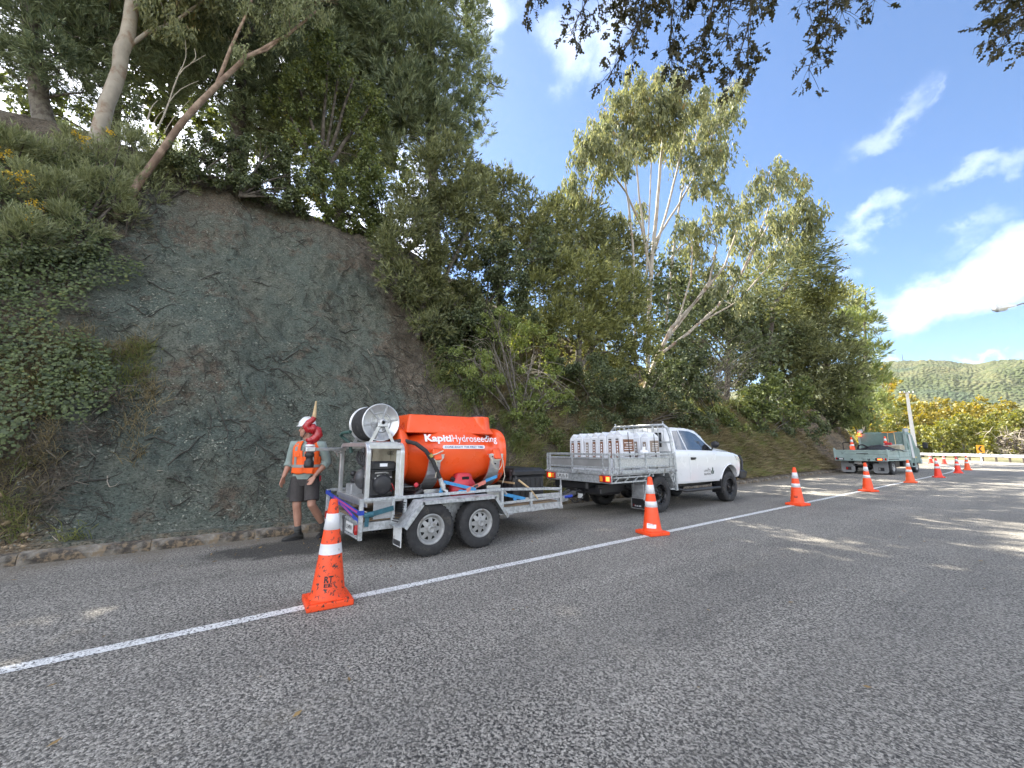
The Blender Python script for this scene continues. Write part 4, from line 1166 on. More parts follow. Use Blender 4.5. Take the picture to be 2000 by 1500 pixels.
def clods():
    """crumbs and clods of sprayed mulch standing proud of the slope"""
    n = 16000
    s = RNG.uniform(-2.7, 5.4, n); u = RNG.uniform(.15, 6.0, n)
    k = (fbm(s * 1.3, u * 1.3, seed=71) > .42) & (u < 5.6 + .0 * s); s, u = s[k], u[k]; n = len(s)
    P = bank_points(s, u); N_ = normal_at(s, u)
    X, Y = road(s, edge_d(s) - .15 - u + bank_push(s, u)); P[:, 0] = X; P[:, 1] = Y
    r = RNG.uniform(.006, .018, n)
    a = unit(np.cross(N_, rvec(n))); b = np.cross(N_, a)
    c = P + N_ * (r * .25)[:, None]
    f = lambda v, k: c + v * (r * k)[:, None]
    g = lambda lo, hi: RNG.uniform(lo, hi, n)
    V = np.stack([f(a, g(.8, 1.5)), f(b, g(.7, 1.2)), f(-a, g(.8, 1.5)), f(-b, g(.7, 1.2)), f(N_, g(.5, 1.0))], 1).reshape(-1, 3)
    i = np.arange(n)[:, None] * 5
    F = np.concatenate([i + np.array(q) for q in ((0, 1, 4), (1, 2, 4), (2, 3, 4), (3, 0, 4))])
    me = bpy.data.meshes.new('mulch_clods')
    me.vertices.add(len(V)); me.vertices.foreach_set('co', V.astype(np.float32).ravel())
    me.loops.add(F.size); me.loops.foreach_set('vertex_index', F.astype(np.int32).ravel())
    me.polygons.add(len(F)); me.polygons.foreach_set('loop_start', np.arange(0, F.size, 3, dtype=np.int32)); me.update(calc_edges=True)
    tag(link_mesh('mulch_clods', me, 'mulch'), 'crumbs of grey-green mulch standing on the sprayed slope', kind='stuff')
mat('mulch', (.17, .19, .15), .95, var=.5, vscale=12, color2=(.25, .25, .20), mixscale=13)
clods()
def sticks():
    """roots and twigs half buried in the slurry"""
    mb = MB()
    swarms = [(random.uniform(-2.2, 4.6), random.uniform(.4, 5.6)) for _ in range(44)]
    for k in range(2300):
        big = k < 130
        s = random.uniform(-2.6, 5.2); u = random.uniform(.3, 5.6)
        if k % 3 == 0: u = random.uniform(.3, 2.2)
        if k % 4 == 1:                                   # swarms of rootlets
            g_ = swarms[k % len(swarms)]; s = g_[0] + random.gauss(0, .28); u = max(.1, g_[1] + random.gauss(0, .16))
        if k % 5 == 0: s = random.choice([random.uniform(-2.6, -1.2), random.uniform(2.6, 4.8)])
        a = random.gauss(-.25, .55); L = random.uniform(.25, .8) if big else random.uniform(.08, .32)
        n = 5; cu = random.gauss(0, .8)
        pts = []
        for i in range(n):
            pts.append((s, max(u, .05))); s += math.cos(a) * L / n; u += math.sin(a) * L / n; a += cu / n + random.gauss(0, .35)
        P = bank_points(np.array([p[0] for p in pts]), np.array([p[1] for p in pts])); N = normal_at(np.array([p[0] for p in pts]), np.array([p[1] for p in pts]))
        s_ = np.array([p[0] for p in pts]); u_ = np.array([p[1] for p in pts]); P[:, 0] += bank_push(s_, u_); P = P + N * (np.array([.0, .02, .03, .02, -.005])[:, None] * random.uniform(.4, 1.5)) + np.array((.0, 0, .0))
        r = random.uniform(.008, .016) if big else random.uniform(.003, .008)
        mb.m = 1 if random.random() < .02 and not big else 0
        mb.tube(P, [r, r, r * .9, r * .7, r * .3], 4, caps=False)
    o = mb.build('twig_debris', ['bark_soil', 'twig_pale'])
    tag(o, 'roots and twigs coated in slurry over the sprayed slope', kind='stuff')
mat('bark_soil', (.045, .042, .033), .95, var=.4, vscale=12)
sticks()
def dead_scrub(label, pts, n, spread, m='dry_twig'):
    V = []
    c = Crown()
    for px, py in pts:
        p = np.array(onbank(px, py, .1)); k = n
        r = spread * depth(p) / FPX
        b = p + rvec(k) * r * RNG.random((k, 1)) ** .5
        d = unit(rvec(k) * (1, 1, .8) + np.array((.3, 0, -.1)))
        c.put(b, d, RNG.uniform(.12, .45, k), .010)
    o = c.build('dead_scrub', m)
    tag(o, label, kind='stuff')
dead_scrub('dry dead stems and roots fringing the top and sides of the slurry', [(390, 370), (440, 350), (470, 390), (530, 380), (545, 400), (590, 395), (640, 400), (690, 400), (720, 420), (750, 450), (760, 520), (770, 600), (800, 690), (830, 720), (780, 650), (120, 500), (150, 560), (180, 620), (200, 700), (210, 780), (170, 850), (130, 930), (80, 980), (60, 880), (860, 700), (880, 640), (730, 560), (300, 460), (260, 500)], 170, 30)
def stones():
    mb = MB()
    for k in range(420):
        s = random.uniform(-6, -1.6) if k < 260 else random.uniform(10, 24)
        u = abs(random.gauss(0, .28)) + .02
        p = bank_points(np.array([s]), np.array([u]))[0]
        r = random.uniform(.012, .05)
        M = Matrix.Rotation(random.uniform(0, 3), 3, 'Z') @ Matrix.Rotation(random.uniform(0, 3), 3, 'X')
        mb.sphere(p + np.array((.03, 0, .01)), (r, r * random.uniform(.5, .9), r * random.uniform(.4, .7)), 6, 4, M)
    mb.sm = [False] * len(mb.sm)
    o = mb.build('loose_stones', 'clay_stone'); tag(o, 'loose clay stones fallen along the top of the kerb', kind='stuff')
mat('clay_stone', (.30, .225, .14), .95, var=.4, vscale=20, bump=.5, bscale=60)
stones()
def litter():
    """fallen leaves and twigs on the road"""
    n = 260
    s = RNG.uniform(-1.5, 14, n); d = np.where(RNG.random(n) < .55, RNG.uniform(-3.4, -2.3, n), RNG.uniform(-2.5, 5, n))
    k = RNG.random(n) < .55
    s[k & (d < -2)] = RNG.uniform(.2, 3.2, int((k & (d < -2)).sum()))
    X, Y = road(s, d); p = np.stack([X, Y, np.full(n, .012)], -1)
    dr = unit(np.stack([RNG.normal(size=n), RNG.normal(size=n), RNG.uniform(-.05, .2, n)], -1))
    side = unit(np.cross(dr, np.array((0, 0, 1.0))) + .3 * rvec(n)); L = RNG.uniform(.02, .07, (n, 1)); W = L * RNG.uniform(.2, .6, (n, 1))
    V = np.empty((n, 4, 3)); V[:, 0] = p; V[:, 1] = p + dr * L * .5 + side * W * .5; V[:, 2] = p + dr * L; V[:, 3] = p + dr * L * .5 - side * W * .5
    V[..., 2] = np.maximum(V[..., 2], .006)
    o = quads_object('leaf_litter', V.reshape(-1, 3), n, 'fallen_leaf'); tag(o, 'fallen leaves and bark scraps scattered on the chip seal', kind='stuff')
leaf_mat('fallen_leaf', (.10, .06, .03), (.42, .28, .11), .1, k=1.0)
litter()

# ---- autumn trees beyond the guard rail, each its own tree
def far_tree(label, px, top, w, rpx, leaf, dead=False, cov=1.15):
    c = onW(px, 878, w)
    H = ((875 - top) * w / FPX + CAM_H) * 1.14
    root = thing('autumn_tree', label, 'tree', (c.x, c.y, -.05), 'trees beyond the guard rail')
    R_ = rpx * w / FPX
    mb = MB(); limb(mb, [(c.x, c.y, -.3), (c.x + .2, c.y, H * .4), (c.x, c.y + .2, H * .8)], .22, .06, 6)
    cr = Crown()
    for k in range(11):
        a = k * 2.4 + random.random(); f = (k + .5) / 11
        rr = R_ * (.75 * math.sqrt(max(.08, 1 - (f - .35) ** 2 * 1.6)))
        p = Vector((c.x + math.cos(a) * rr, c.y + math.sin(a) * rr, H * (.12 + .74 * f)))
        limb(mb, [(c.x, c.y, p.z * .55), p], .06, .02, 4)
        if dead and k % 2: 
            for _ in range(7): limb(mb, arch(p, p + Vector(rvec(1)[0]) * R_ * .8, .2), .05, .02, 3)
            continue
        fill_lobe(cr, 'autumn', p, R_ * random.uniform(.42, .55), cov * .8, .15, .46)
    mb.build('trunk', 'twig_pale' if dead else 'bark_grey', root); cr.build('crown', leaf, root)
FT = [(1690, 800, 74, 26, 'autumn_leaf', 'golden tree at the left end of the roadside grove behind the truck bed'), (1722, 778, 92, 30, 'autumn_leaf', 'golden tree showing above the green truck bed'), (1756, 782, 84, 28, 'autumn_green', 'yellow-green tree left of the concrete pole'), (1775, 778, 108, 30, 'autumn_leaf', 'golden tree standing behind the concrete pole'),
      (1808, 792, 86, 30, 'autumn_leaf', 'amber tree right of the concrete pole'), (1842, 786, 110, 30, 'autumn_leaf', 'amber tree in the middle of the roadside grove'), (1800, 838, 68, 26, 'autumn_green', 'low green tree above the truck mirror'), (1842, 832, 64, 28, 'autumn_green', 'low green tree left of the chevron sign'), (1880, 818, 70, 30, 'autumn_green', 'green tree above the chevron sign'),
      (1880, 795, 100, 30, 'autumn_leaf', 'russet tree in the back row above the chevron sign'), (1918, 782, 104, 28, 'autumn_leaf', 'russet tree with the highest top of the roadside grove'), (1920, 822, 74, 28, 'autumn_green', 'green tree right of the chevron sign'), (1955, 788, 98, 30, 'autumn_leaf', 'russet tree at the right of the grove back row'),
      (1990, 800, 88, 30, 'autumn_green', 'green tree at the right end of the grove'), (1960, 835, 62, 26, 'autumn_green', 'half-dead tree with pale bare branches right of the chevron sign'), (1995, 845, 58, 26, 'dry_twig', 'brown dried tree at the right edge by the guard rail'), (1765, 840, 76, 24, 'autumn_leaf', 'low golden tree behind the cab of the green truck'), (2030, 800, 84, 30, 'autumn_green', 'green tree cut by the right edge of the photo'),
      (1705, 830, 66, 22, 'autumn_leaf', 'low golden tree just behind the truck bed'), (1735, 825, 70, 24, 'autumn_green', 'low yellow-green tree behind the truck headboard')]
for px, top, w, rp, lf, lab in FT:
    far_tree(lab, px, top, w, rp, lf, 'half-dead' in lab or 'dried' in lab)

# ---- oak whose boughs hang into the top of the frame
def oak():
    root = thing('oak_tree', 'oak with dark lobed leaves hanging into the top right of the sky', 'tree', (4.6, 2.4, 0))
    mb = MB()
    limb(mb, [(4.6, 2.4, -.2), (4.5, 2.45, 2.0), (4.3, 2.6, 4.2), (4.1, 2.8, 6.5), (3.9, 3.0, 9.0)], .34, .14, 10)
    boughs = []
    for z, ends in ((5.2, [(1480, -190, 4.6), (1330, -170, 4.9), (1180, -140, 5.1), (1050, -110, 5.2)]), (4.4, [(1720, -170, 5.2), (1600, -150, 5.2)]), (4.0, [(2110, -60, 5.0), (2030, -80, 5.1)])):
        P = [Vector((4.3, 2.6, z))] + [onW(*e) for e in ends]; P.insert(1, P[0].lerp(P[1], .5) + Vector((0, 0, .5)))
        boughs += limb(mb, P, .085, .02, 7, .08)[3:]
    # sprays traced as drooping boughs: px polylines at camera depth w, then fine twigs and leaves on them
    sprays = [([(1260, -90), (1262, -10), (1240, 60), (1215, 110), (1180, 165)], 4.7), ([(1160, -60), (1145, 0), (1128, 40), (1115, 70)], 5.0),
              ([(1330, -110), (1320, -20), (1310, 50), (1305, 110), (1315, 130)], 4.9), ([(1400, -90), (1395, 10), (1375, 70), (1360, 110), (1345, 140)], 4.6),
              ([(1460, -80), (1470, 0), (1462, 60), (1440, 120), (1412, 170)], 4.5), ([(1440, -60), (1425, 20), (1420, 90)], 4.8), ([(1290, -60), (1285, 10), (1262, 40)], 5.1), ([(1380, -80), (1345, -5), (1320, 20)], 5.0),
              ([(1610, -70), (1620, 0), (1608, 55), (1590, 100), (1578, 140)], 5.2), ([(1630, -40), (1640, 10), (1645, 25)], 5.4), ([(1590, -60), (1582, 5), (1575, 20)], 5.3),
              ([(2060, -60), (2000, 10), (1960, 45), (1905, 60)], 5.0), ([(2060, 0), (2000, 40), (1965, 70), (1930, 80)], 4.8), ([(2050, -60), (1990, -10), (1945, 10)], 5.3), ([(2070, 30), (2020, 75), (1995, 95)], 5.0),
              ([(1720, -60), (1712, -5), (1702, 5)], 5.3), ([(1235, -70), (1225, 0), (1215, 40)], 5.0), ([(1485, -60), (1490, -5), (1480, 20)], 5.0), ([(1200, -60), (1195, 0), (1200, 30)], 5.2), ([(1045, -60), (1035, -8), (1030, 2)], 5.2),
              ([(2030, -80), (1975, -30), (1920, 0)], 5.1), ([(2060, 60), (2010, 50), (1985, 60)], 5.2)]
    LB, LD, LS = [], [], []
    for px, w in sprays:
        pts = [onW(a, b, w + .12 * i - .2) for i, (a, b) in enumerate(px)]
        st = pts[0]
        h = min(boughs, key=lambda q: (q - st).length)
        limb(mb, [h, h.lerp(st, .5) + Vector((0, 0, .05)), st], .018, .011, 5)
        S = limb(mb, pts, .011, .004, 5, .3)
        S = [S[0].lerp(S[1], .5)] + S
        L = len(S)
        ln = sum((S[i + 1] - S[i]).length for i in range(L - 1))
        for k in range(int(ln * 40)):
            f = random.random() ** .8 * (L - 1); i = min(int(f), L - 2); a = S[i].lerp(S[i + 1], f - i)
            e = a + Vector(rvec(1)[0]) * random.uniform(.08, .26) + Vector((0, 0, -.08))
            mb.tube([a, a.lerp(e, .5) + Vector((0, 0, .02)), e], [.004, .003, .002], 4, caps=False)
            for _ in range(random.randint(4, 7)):
                LB.append(e + Vector(rvec(1)[0]) * .035); LD.append((Vector(rvec(1)[0]) + (e - a).normalized() * .8 + Vector((0, 0, -.5))).normalized()); LS.append(random.uniform(.06, .115))
    # crown above the frame
    cr = Crown()
    for k in range(30):
        c = Vector((random.uniform(1.5, 7.5), random.uniform(-.5, 6.5), random.uniform(7.0, 10.5)))
        fill_lobe(cr, 'autumn', c, random.uniform(.8, 1.3), .5, .1, .9)
    mb.build('trunk', 'bark_dark', root)
    n = len(LB); p = np.array(LB); d = np.array(LD); s = np.array(LS)[:, None]
    side = unit(np.cross(d, rvec(n)))
    nrm = np.cross(d, side)
    # lobed leaf: three overlapping quads, waists between
    V = []
    for (a0, a1, w0, w1) in ((0, .42, .10, .46), (.34, .74, .18, .56), (.64, 1.0, .22, .30)):
        q = np.empty((n, 4, 3))
        am = (a0 + a1) / 2
        q[:, 0] = p + d * s * a0; q[:, 1] = p + d * s * am + side * s * w1 * .5 + nrm * s * .05; q[:, 2] = p + d * s * a1; q[:, 3] = p + d * s * am - side * s * w1 * .5 + nrm * s * .05
        V.append(q)
    r = RNG.random(n)
    quads_object('leaves', np.concatenate(V).reshape(-1, 3), 3 * n, 'oak_leaf', root, rnd=np.concatenate([r, r, r]))
    cr.build('crown', 'oak_leaf', root)
oak()
# ================================================================ hydroseeding trailer
mat('galvanised', (.50, .52, .53), .5, metal=.55, var=.22, vscale=30, bump=.15, bscale=90, color2=(.36, .38, .39), mixscale=18, dirt=((.16, .14, .11), 5, .58, .72))
mat('aluminium', (.62, .63, .64), .38, metal=.8, var=.12, vscale=14, bump=.08, bscale=60, dirt=((.30, .28, .24), 6, .60, .75))
mat('aluminium_dull', (.38, .39, .40), .6, metal=.5, var=.25, vscale=10, dirt=((.12, .11, .09), 5, .52, .7))
mat('rubber', (.028, .028, .029), .82, var=.3, vscale=10, bump=.25, bscale=50, dirt=((.10, .09, .075), 7, .56, .75))
mat('rim_grey', (.34, .345, .34), .5, metal=.35, var=.2, vscale=12, dirt=((.15, .12, .09), 9, .55, .7))
mat('black_plastic', (.022, .022, .024), .5, var=.25, vscale=8, dirt=((.09, .08, .07), 6, .6, .78))
mat('black_void', (.008, .008, .008), .9)
mat('orange_plastic', (.84, .092, .014), .33, var=.05, vscale=2, bump=.06, bscale=35, coat=.15, dirt=((.52, .09, .03), 4, .62, .8))
mat('deck_ply', (.25, .18, .11), .85, var=.3, vscale=6, bump=.3, bscale=40, color2=(.13, .105, .08), mixscale=3, dirt=((.33, .28, .2), 7, .58, .7))
mat('decal_white', (.80, .81, .84), .4)
mat('decal_blue', (.04, .09, .26), .4)
mat('red_paint', (.38, .012, .018), .3, var=.2, vscale=10, coat=.3, dirt=((.10, .03, .03), 12, .62, .72))
mat('red_can', (.52, .035, .05), .45, var=.12, vscale=8, dirt=((.25, .10, .08), 9, .6, .72))
mat('tail_red', (.42, .012, .012), .25, coat=.4)
mat('strap_blue', (.02, .05, .34), .8, var=.3, vscale=20)
mat('strap_lightblue', (.05, .24, .48), .8, var=.25, vscale=14, dirt=((.14, .18, .2), 9, .58, .72))
mat('strap_pink', (.62, .20, .15), .8, var=.2, vscale=14)
mat('strap_magenta', (.38, .05, .22), .8)
mat('strap_teal', (.03, .10, .13), .85, var=.3, vscale=12)
mat('rope', (.55, .50, .40), .9)
mat('brass', (.55, .42, .12), .4, metal=.7)
mat('cream_panel', (.42, .38, .28), .7, var=.2, vscale=5, dirt=((.15, .13, .1), 5, .5, .7))
mat('steel_dark', (.09, .09, .095), .5, metal=.5, var=.3, vscale=12)
mat('cast_alloy', (.48, .48, .47), .45, metal=.6, var=.25, vscale=25)
mat('wood_stake', (.52, .38, .21), .8, var=.2, vscale=12)
mat('plate_white', (.62, .63, .62), .45, dirt=((.3, .29, .26), 14, .58, .72))
mat('plate_text', (.01, .01, .012), .5)
mat('hose_green', (.045, .10, .085), .55, var=.2, vscale=10)
XR, XL, YB, YF = -5.29, -6.93, 1.66, 5.0            # deck: right, left, rear, front

def wheel(root, c, side, r, w, rim_r, rim='rim_grey', holes=8, deep=.035, name='wheel'):
    """tyre and slotted steel rim, the outer face towards side (+1 = +X)"""
    c = Vector(c); ax = Vector((side, 0, 0))
    h = w / 2
    t = MB()
    t.lathe([(rim_r, -h * .8), (rim_r + .02, -h * .98), (r - .06, -h * 1.02), (r - .025, -h * .93), (r - .006, -h * .74), (r, -h * .3), (r, h * .3), (r - .006, h * .74), (r - .025, h * .93), (r - .06, h * 1.02), (rim_r + .035, h * 1.0), (rim_r + .008, h * .93), (rim_r, h * .82)], c, ax, 40)
    # tread blocks: shallow lugs round the shoulder
    for k in range(36):
        a = 2 * math.pi * k / 36
        for s_ in (-1, 1):
            d = Vector((0, math.cos(a + s_ * .04), math.sin(a + s_ * .04)))
            t.box(c + d * (r - .0125) + ax * (s_ * h * .60), (h * .52, .030, .024), .004, Matrix.Rotation(a + s_ * .04 - math.pi / 2, 4, 'X'))
    tyre = t.build('tyre' if name == 'wheel' else name, 'rubber', root)
    m = MB()
    o = h * .82
    m.lathe([(rim_r + .004, o), (rim_r - .004, o + .012), (rim_r - .022, o + .006), (rim_r - .034, o - .02), (rim_r - .045, o - deep)], c, ax, 40)
    # disc with holes: spokes between inner and outer ring
    ro, ri = rim_r - .045, rim_r * .42
    n = 48
    P = []; F = []
    zf = o - deep + .004
    e1 = Vector((0, 1, 0)); e2 = Vector((0, 0, 1))
    if holes:
        for k in range(holes):
            a0 = 2 * math.pi * k / holes; da = 2 * math.pi / holes
            # trapezoid hole between (a0+.28da .. a0+.72da); build surrounding quads
            fr = [(a0, a0 + .22 * da), (a0 + .78 * da, a0 + da)]
            rr = [ro, ro * .90, ri * 1.18, ri * .6]
            def pt(a, r_, z=0): return c + (e1 * math.cos(a) + e2 * math.sin(a)) * r_ + ax * (zf + z)
            def q(a1, a2, b1, b2, r1, r2, z1=0, z2=0): m.add([pt(a1, r1, z1), pt(a2, r1, z1), pt(b2, r2, z2), pt(b1, r2, z2)], [(0, 1, 2, 3)], True)
            s = 6
            for i in range(s):
                q(a0 + da * i / s, a0 + da * (i + 1) / s, a0 + da * i / s, a0 + da * (i + 1) / s, rr[0], rr[1])
                q(a0 + da * i / s, a0 + da * (i + 1) / s, a0 + da * i / s, a0 + da * (i + 1) / s, rr[2], rr[3], .012, .02)
            q(a0, a0 + .24 * da, a0, a0 + .40 * da, rr[1], rr[2], 0, .012); q(a0 + .76 * da, a0 + da, a0 + .60 * da, a0 + da, rr[1], rr[2], 0, .012)
    else:
        m.lathe([(ro, zf), (ro * .8, zf - .01), (ri * 1.2, zf - .02), (ri, zf + .015), (ri * .5, zf + .02)], c, ax, 32)
    m.lathe([(ri * .62, zf + .018), (ri * .58, zf + .05), (ri * .40, zf + .055), (ri * .36, zf + .03), (0.001, zf + .03)], c, ax, 16)
    for k in range(5 if holes else 6):
        a = 2 * math.pi * k / (5 if holes else 6) + .3
        d = (e1 * math.cos(a) + e2 * math.sin(a)) * ri * .92
        m.cyl(c + d + ax * (zf + .01), c + d + ax * (zf + .034), .010, 6)
    mr = m.build('rim', rim, tyre)
    b = MB(); b.lathe([(rim_r - .02, zf - .06), (.02, zf - .06)], c, ax, 24); b.build('brake_drum', 'black_void', tyre)
    return tyre

def trailer():
    t = thing('tandem_trailer', 'galvanised tandem-axle trailer carrying the orange tank, hitched behind the white ute', 'trailer', (-6.11, 3.2, 0))
    # chassis
    m = MB()
    for x in (XR - .03, XL + .03):
        m.bar((x, YB, .41), (x, YF, .42), .05, .10)
    for x in (XR - .45, XL + .45): m.bar((x, YB + .03, .36), (x, YF, .37), .05, .08)
    for k in range(7): m.bar((XR - .06, 1.75 + k * .5, .40), (XL + .06, 1.75 + k * .5, .40), .05, .06)
    # drawbar A frame
    for sx in (-1, 1): m.bar((-6.11 + sx * .62, YF - .5, .37), (-6.11 + sx * .03, 5.92, .40), .06, .10)
    m.bar((XR, YF + .0, .41), (XL, YF, .41), .05, .11)
    for y in (2.49, 3.25): m.cyl((XR + .1, y, .335), (XL - .1, y, .335), .035, 8)
    m.build('chassis', 'galvanised', t)
    # deck of boards
    nb = 5; w = (XR - XL - .08) / nb
    for k in range(nb):
        b = MB(); b.box((XL + .04 + w * (k + .5), (YB + YF) / 2, .478), (w - .008, YF - YB - .06, .024), .003); b.build('deck_board', 'deck_ply', t)
    # tail board with plate and lights
    b = MB(); b.box(((XR + XL) / 2, YB - .002, .375), (XR - XL - .07, .02, .20), .003)
    b.box(((XR + XL) / 2, YB - .012, .47), (XR - XL - .07, .045, .03), .003); b.box(((XR + XL) / 2, YB - .012, .285), (XR - XL - .07, .04, .025), .003)
    b.build('tail_board', 'galvanised', t)
    for x in (-6.42, -5.86):
        b = MB(); b.bar((x, YB - .045, .47), (x + .015, YB - .04, .26), .04, .016); b.cyl((x, YB - .02, .47), (x, YB - .06, .47), .024, 10); b.build('latch', 'steel_dark', t)
    b = MB(); b.box((-5.63, YB - .03, .375), (.30, .006, .115), .002); pl = b.build('number_plate', 'plate_white', t)
    b = MB(); lettering(b, 'U349W', .24, .06, (-5.75, YB - .0345, .345), (1, 0, 0), (0, 0, 1), .01); b.build('plate_lettering', 'plate_text', pl)
    for x in (XR - .075, XL + .09):
        b = MB(); b.prism([(0, -.055), (.03, -.055), (.045, 0), (.03, .06), (0, .06), (-.03, .03), (-.03, -.03)], (x, YB - .03, .375), (1, 0, 0), (0, 0, 1), .03); b.build('tail_light', 'tail_red', t)
    # corner posts and side rails
    for (x, y) in ((XR, YB), (XL, YB)):
        b = MB(); b.bar((x, y, .26), (x, y, .745), .048, .048, (0, 1, 0), .004); b.build('post', 'galvanised', t)
    for x in (XR, XL):
        b = MB(); b.bar((x, YB + .025, .73), (x, 3.75, .745), .04, .04, ch=.004); b.bar((x, 3.75, .745), (x, YF + .02, .685), .04, .04, ch=.004); b.build('rail', 'galvanised', t)
        for y, z0 in ((YF, .36), (4.35, .44), (3.78, .44), (2.22, .44), (2.06, .44)):
            b = MB(); b.bar((x, y, z0), (x, y, .665 if y > 4 else .715), .045, .04, (0, 1, 0), .003); b.build('post', 'galvanised', t)
        b = MB(); b.bar((x, 3.72, .535), (x, YF - .02, .555), .035, .035); b.bar((x, 4.37, .60), (x, YF - .02, .60), .012, .05); b.build('lower_rail', 'galvanised', t)
        # side sheet by the pump cage
        b = MB(); b.box((x - .005 * (1 if x > -6 else -1), 1.93, .60), (.006, .24, .22), .001); b.box((x, 1.93, .70), (.03, .26, .025), .003); b.build('side_sheet', 'aluminium_dull', t)
    b = MB(); b.bar((XR, YF + .01, .665), (XL, YF + .01, .665), .04, .04)
    for x in (-5.9, -6.35): b.bar((x, YF + .01, .44), (x, YF + .01, .65), .035, .035, (0, 1, 0))
    b.build('front_rail', 'galvanised', t)
    # mudguards: flat top with sloped ends, folded outer lip
    prof = [(2.10, .40), (2.34, .70), (3.47, .70), (3.70, .40)]
    for sx, xi in ((1, XR), (-1, XL)):
        b = MB(); xo = xi + sx * .30
        for i in range(3):
            (y0, z0), (y1, z1) = prof[i], prof[i + 1]
            n = Vector((0, -(z1 - z0), y1 - y0)).normalized()
            A = [Vector((x, y, z)) for x, y, z in ((xi, y0, z0), (xo, y0, z0), (xo, y1, z1), (xi, y1, z1))]
            b.add(A + [p - n * .004 for p in A], [(0, 1, 2, 3), (7, 6, 5, 4), (0, 4, 5, 1), (2, 6, 7, 3)])
            b.add([A[1], A[2], A[2] - n * .045, A[1] - n * .045], [(0, 1, 2, 3)]); b.add([p - Vector((sx * .004, 0, 0)) for p in (A[1], A[2], A[2] - n * .045, A[1] - n * .045)], [(3, 2, 1, 0)])
        b.box((xi + sx * .15, 2.06, .415), (.30, .09, .006)); b.box((xi + sx * .15, 3.73, .415), (.30, .09, .006))
        for y in (2.6, 2.87, 3.15): b.bar((xi + sx * .01, y, .70), (xi + sx * .30, y, .708), .03, .006)
        b.build('mudguard', 'galvanised', t)
        b = MB(); b.box((xi + sx * .16, 2.07, .29), (.26, .006, .24), .002); mf = b.build('mud_flap', 'plate_white', t)
        b = MB(); b.box((xi + sx * .16, 2.065, .215), (.22, .004, .06)); b.build('flap_print', 'steel_dark', mf)
        for y in (2.49, 3.25):
            wheel(t, (xi + sx * .155, y, .335), sx, .335, .195, .192)
        b = MB(); b.box((xi + sx * .006, 2.87, .58), (.006, 1.1, .22)); b.build('inner_panel', 'galvanised', t)
        b = MB()
        for k in range(9): b.bar((xi + sx * .02, 2.05 + .012 * k, .46 + .028 * k), (xi + sx * .16, 2.07 + .012 * k, .46 + .028 * k), .012, .01)
        b.build('step_grip', 'black_plastic', t)
    # coupling
    b = MB(); b.tube([(-6.11, 5.72, .41), (-6.11, 5.95, .43), (-6.11, 6.12, .46)], [.05, .045, .05], 10); b.box((-6.11, 6.12, .47), (.10, .14, .09), .02); b.bar((-6.11, 5.85, .47), (-6.11, 6.02, .54), .04, .03); b.build('coupling', 'steel_dark', t)
    b = MB(); b.cyl((-5.93, 5.62, .30), (-5.93, 5.62, .66), .024, 10); b.cyl((-5.93, 5.62, .66), (-5.93, 5.62, .76), .016, 8); b.tube([(-5.93, 5.62, .76), (-5.91, 5.63, .80), (-5.84, 5.66, .82), (-5.84, 5.66, .87)], .010, 6)
    b.cyl((-5.95, 5.62, .42), (-6.10, 5.62, .42), .02, 8); b.cyl((-5.93, 5.62, .24), (-5.93, 5.62, .30), .035, 10); b.build('jockey_stand', 'galvanised', t)
    b = MB(); b.tube([(-6.16, 5.9, .48), (-6.22, 6.05, .56), (-6.2, 6.2, .44), (-6.15, 6.38, .52)], .012, 6); b.tube([(-6.05, 5.9, .42), (-6.0, 6.05, .30), (-5.98, 6.2, .34), (-6.02, 6.38, .46)], .009, 6); b.build('breakaway_cable', 'black_plastic', t)
    b = MB(); b.cyl((-6.02, 5.75, .42), (-5.96, 5.95, .44), .028, 8); b.build('padlock', 'strap_blue', t)
trailer()

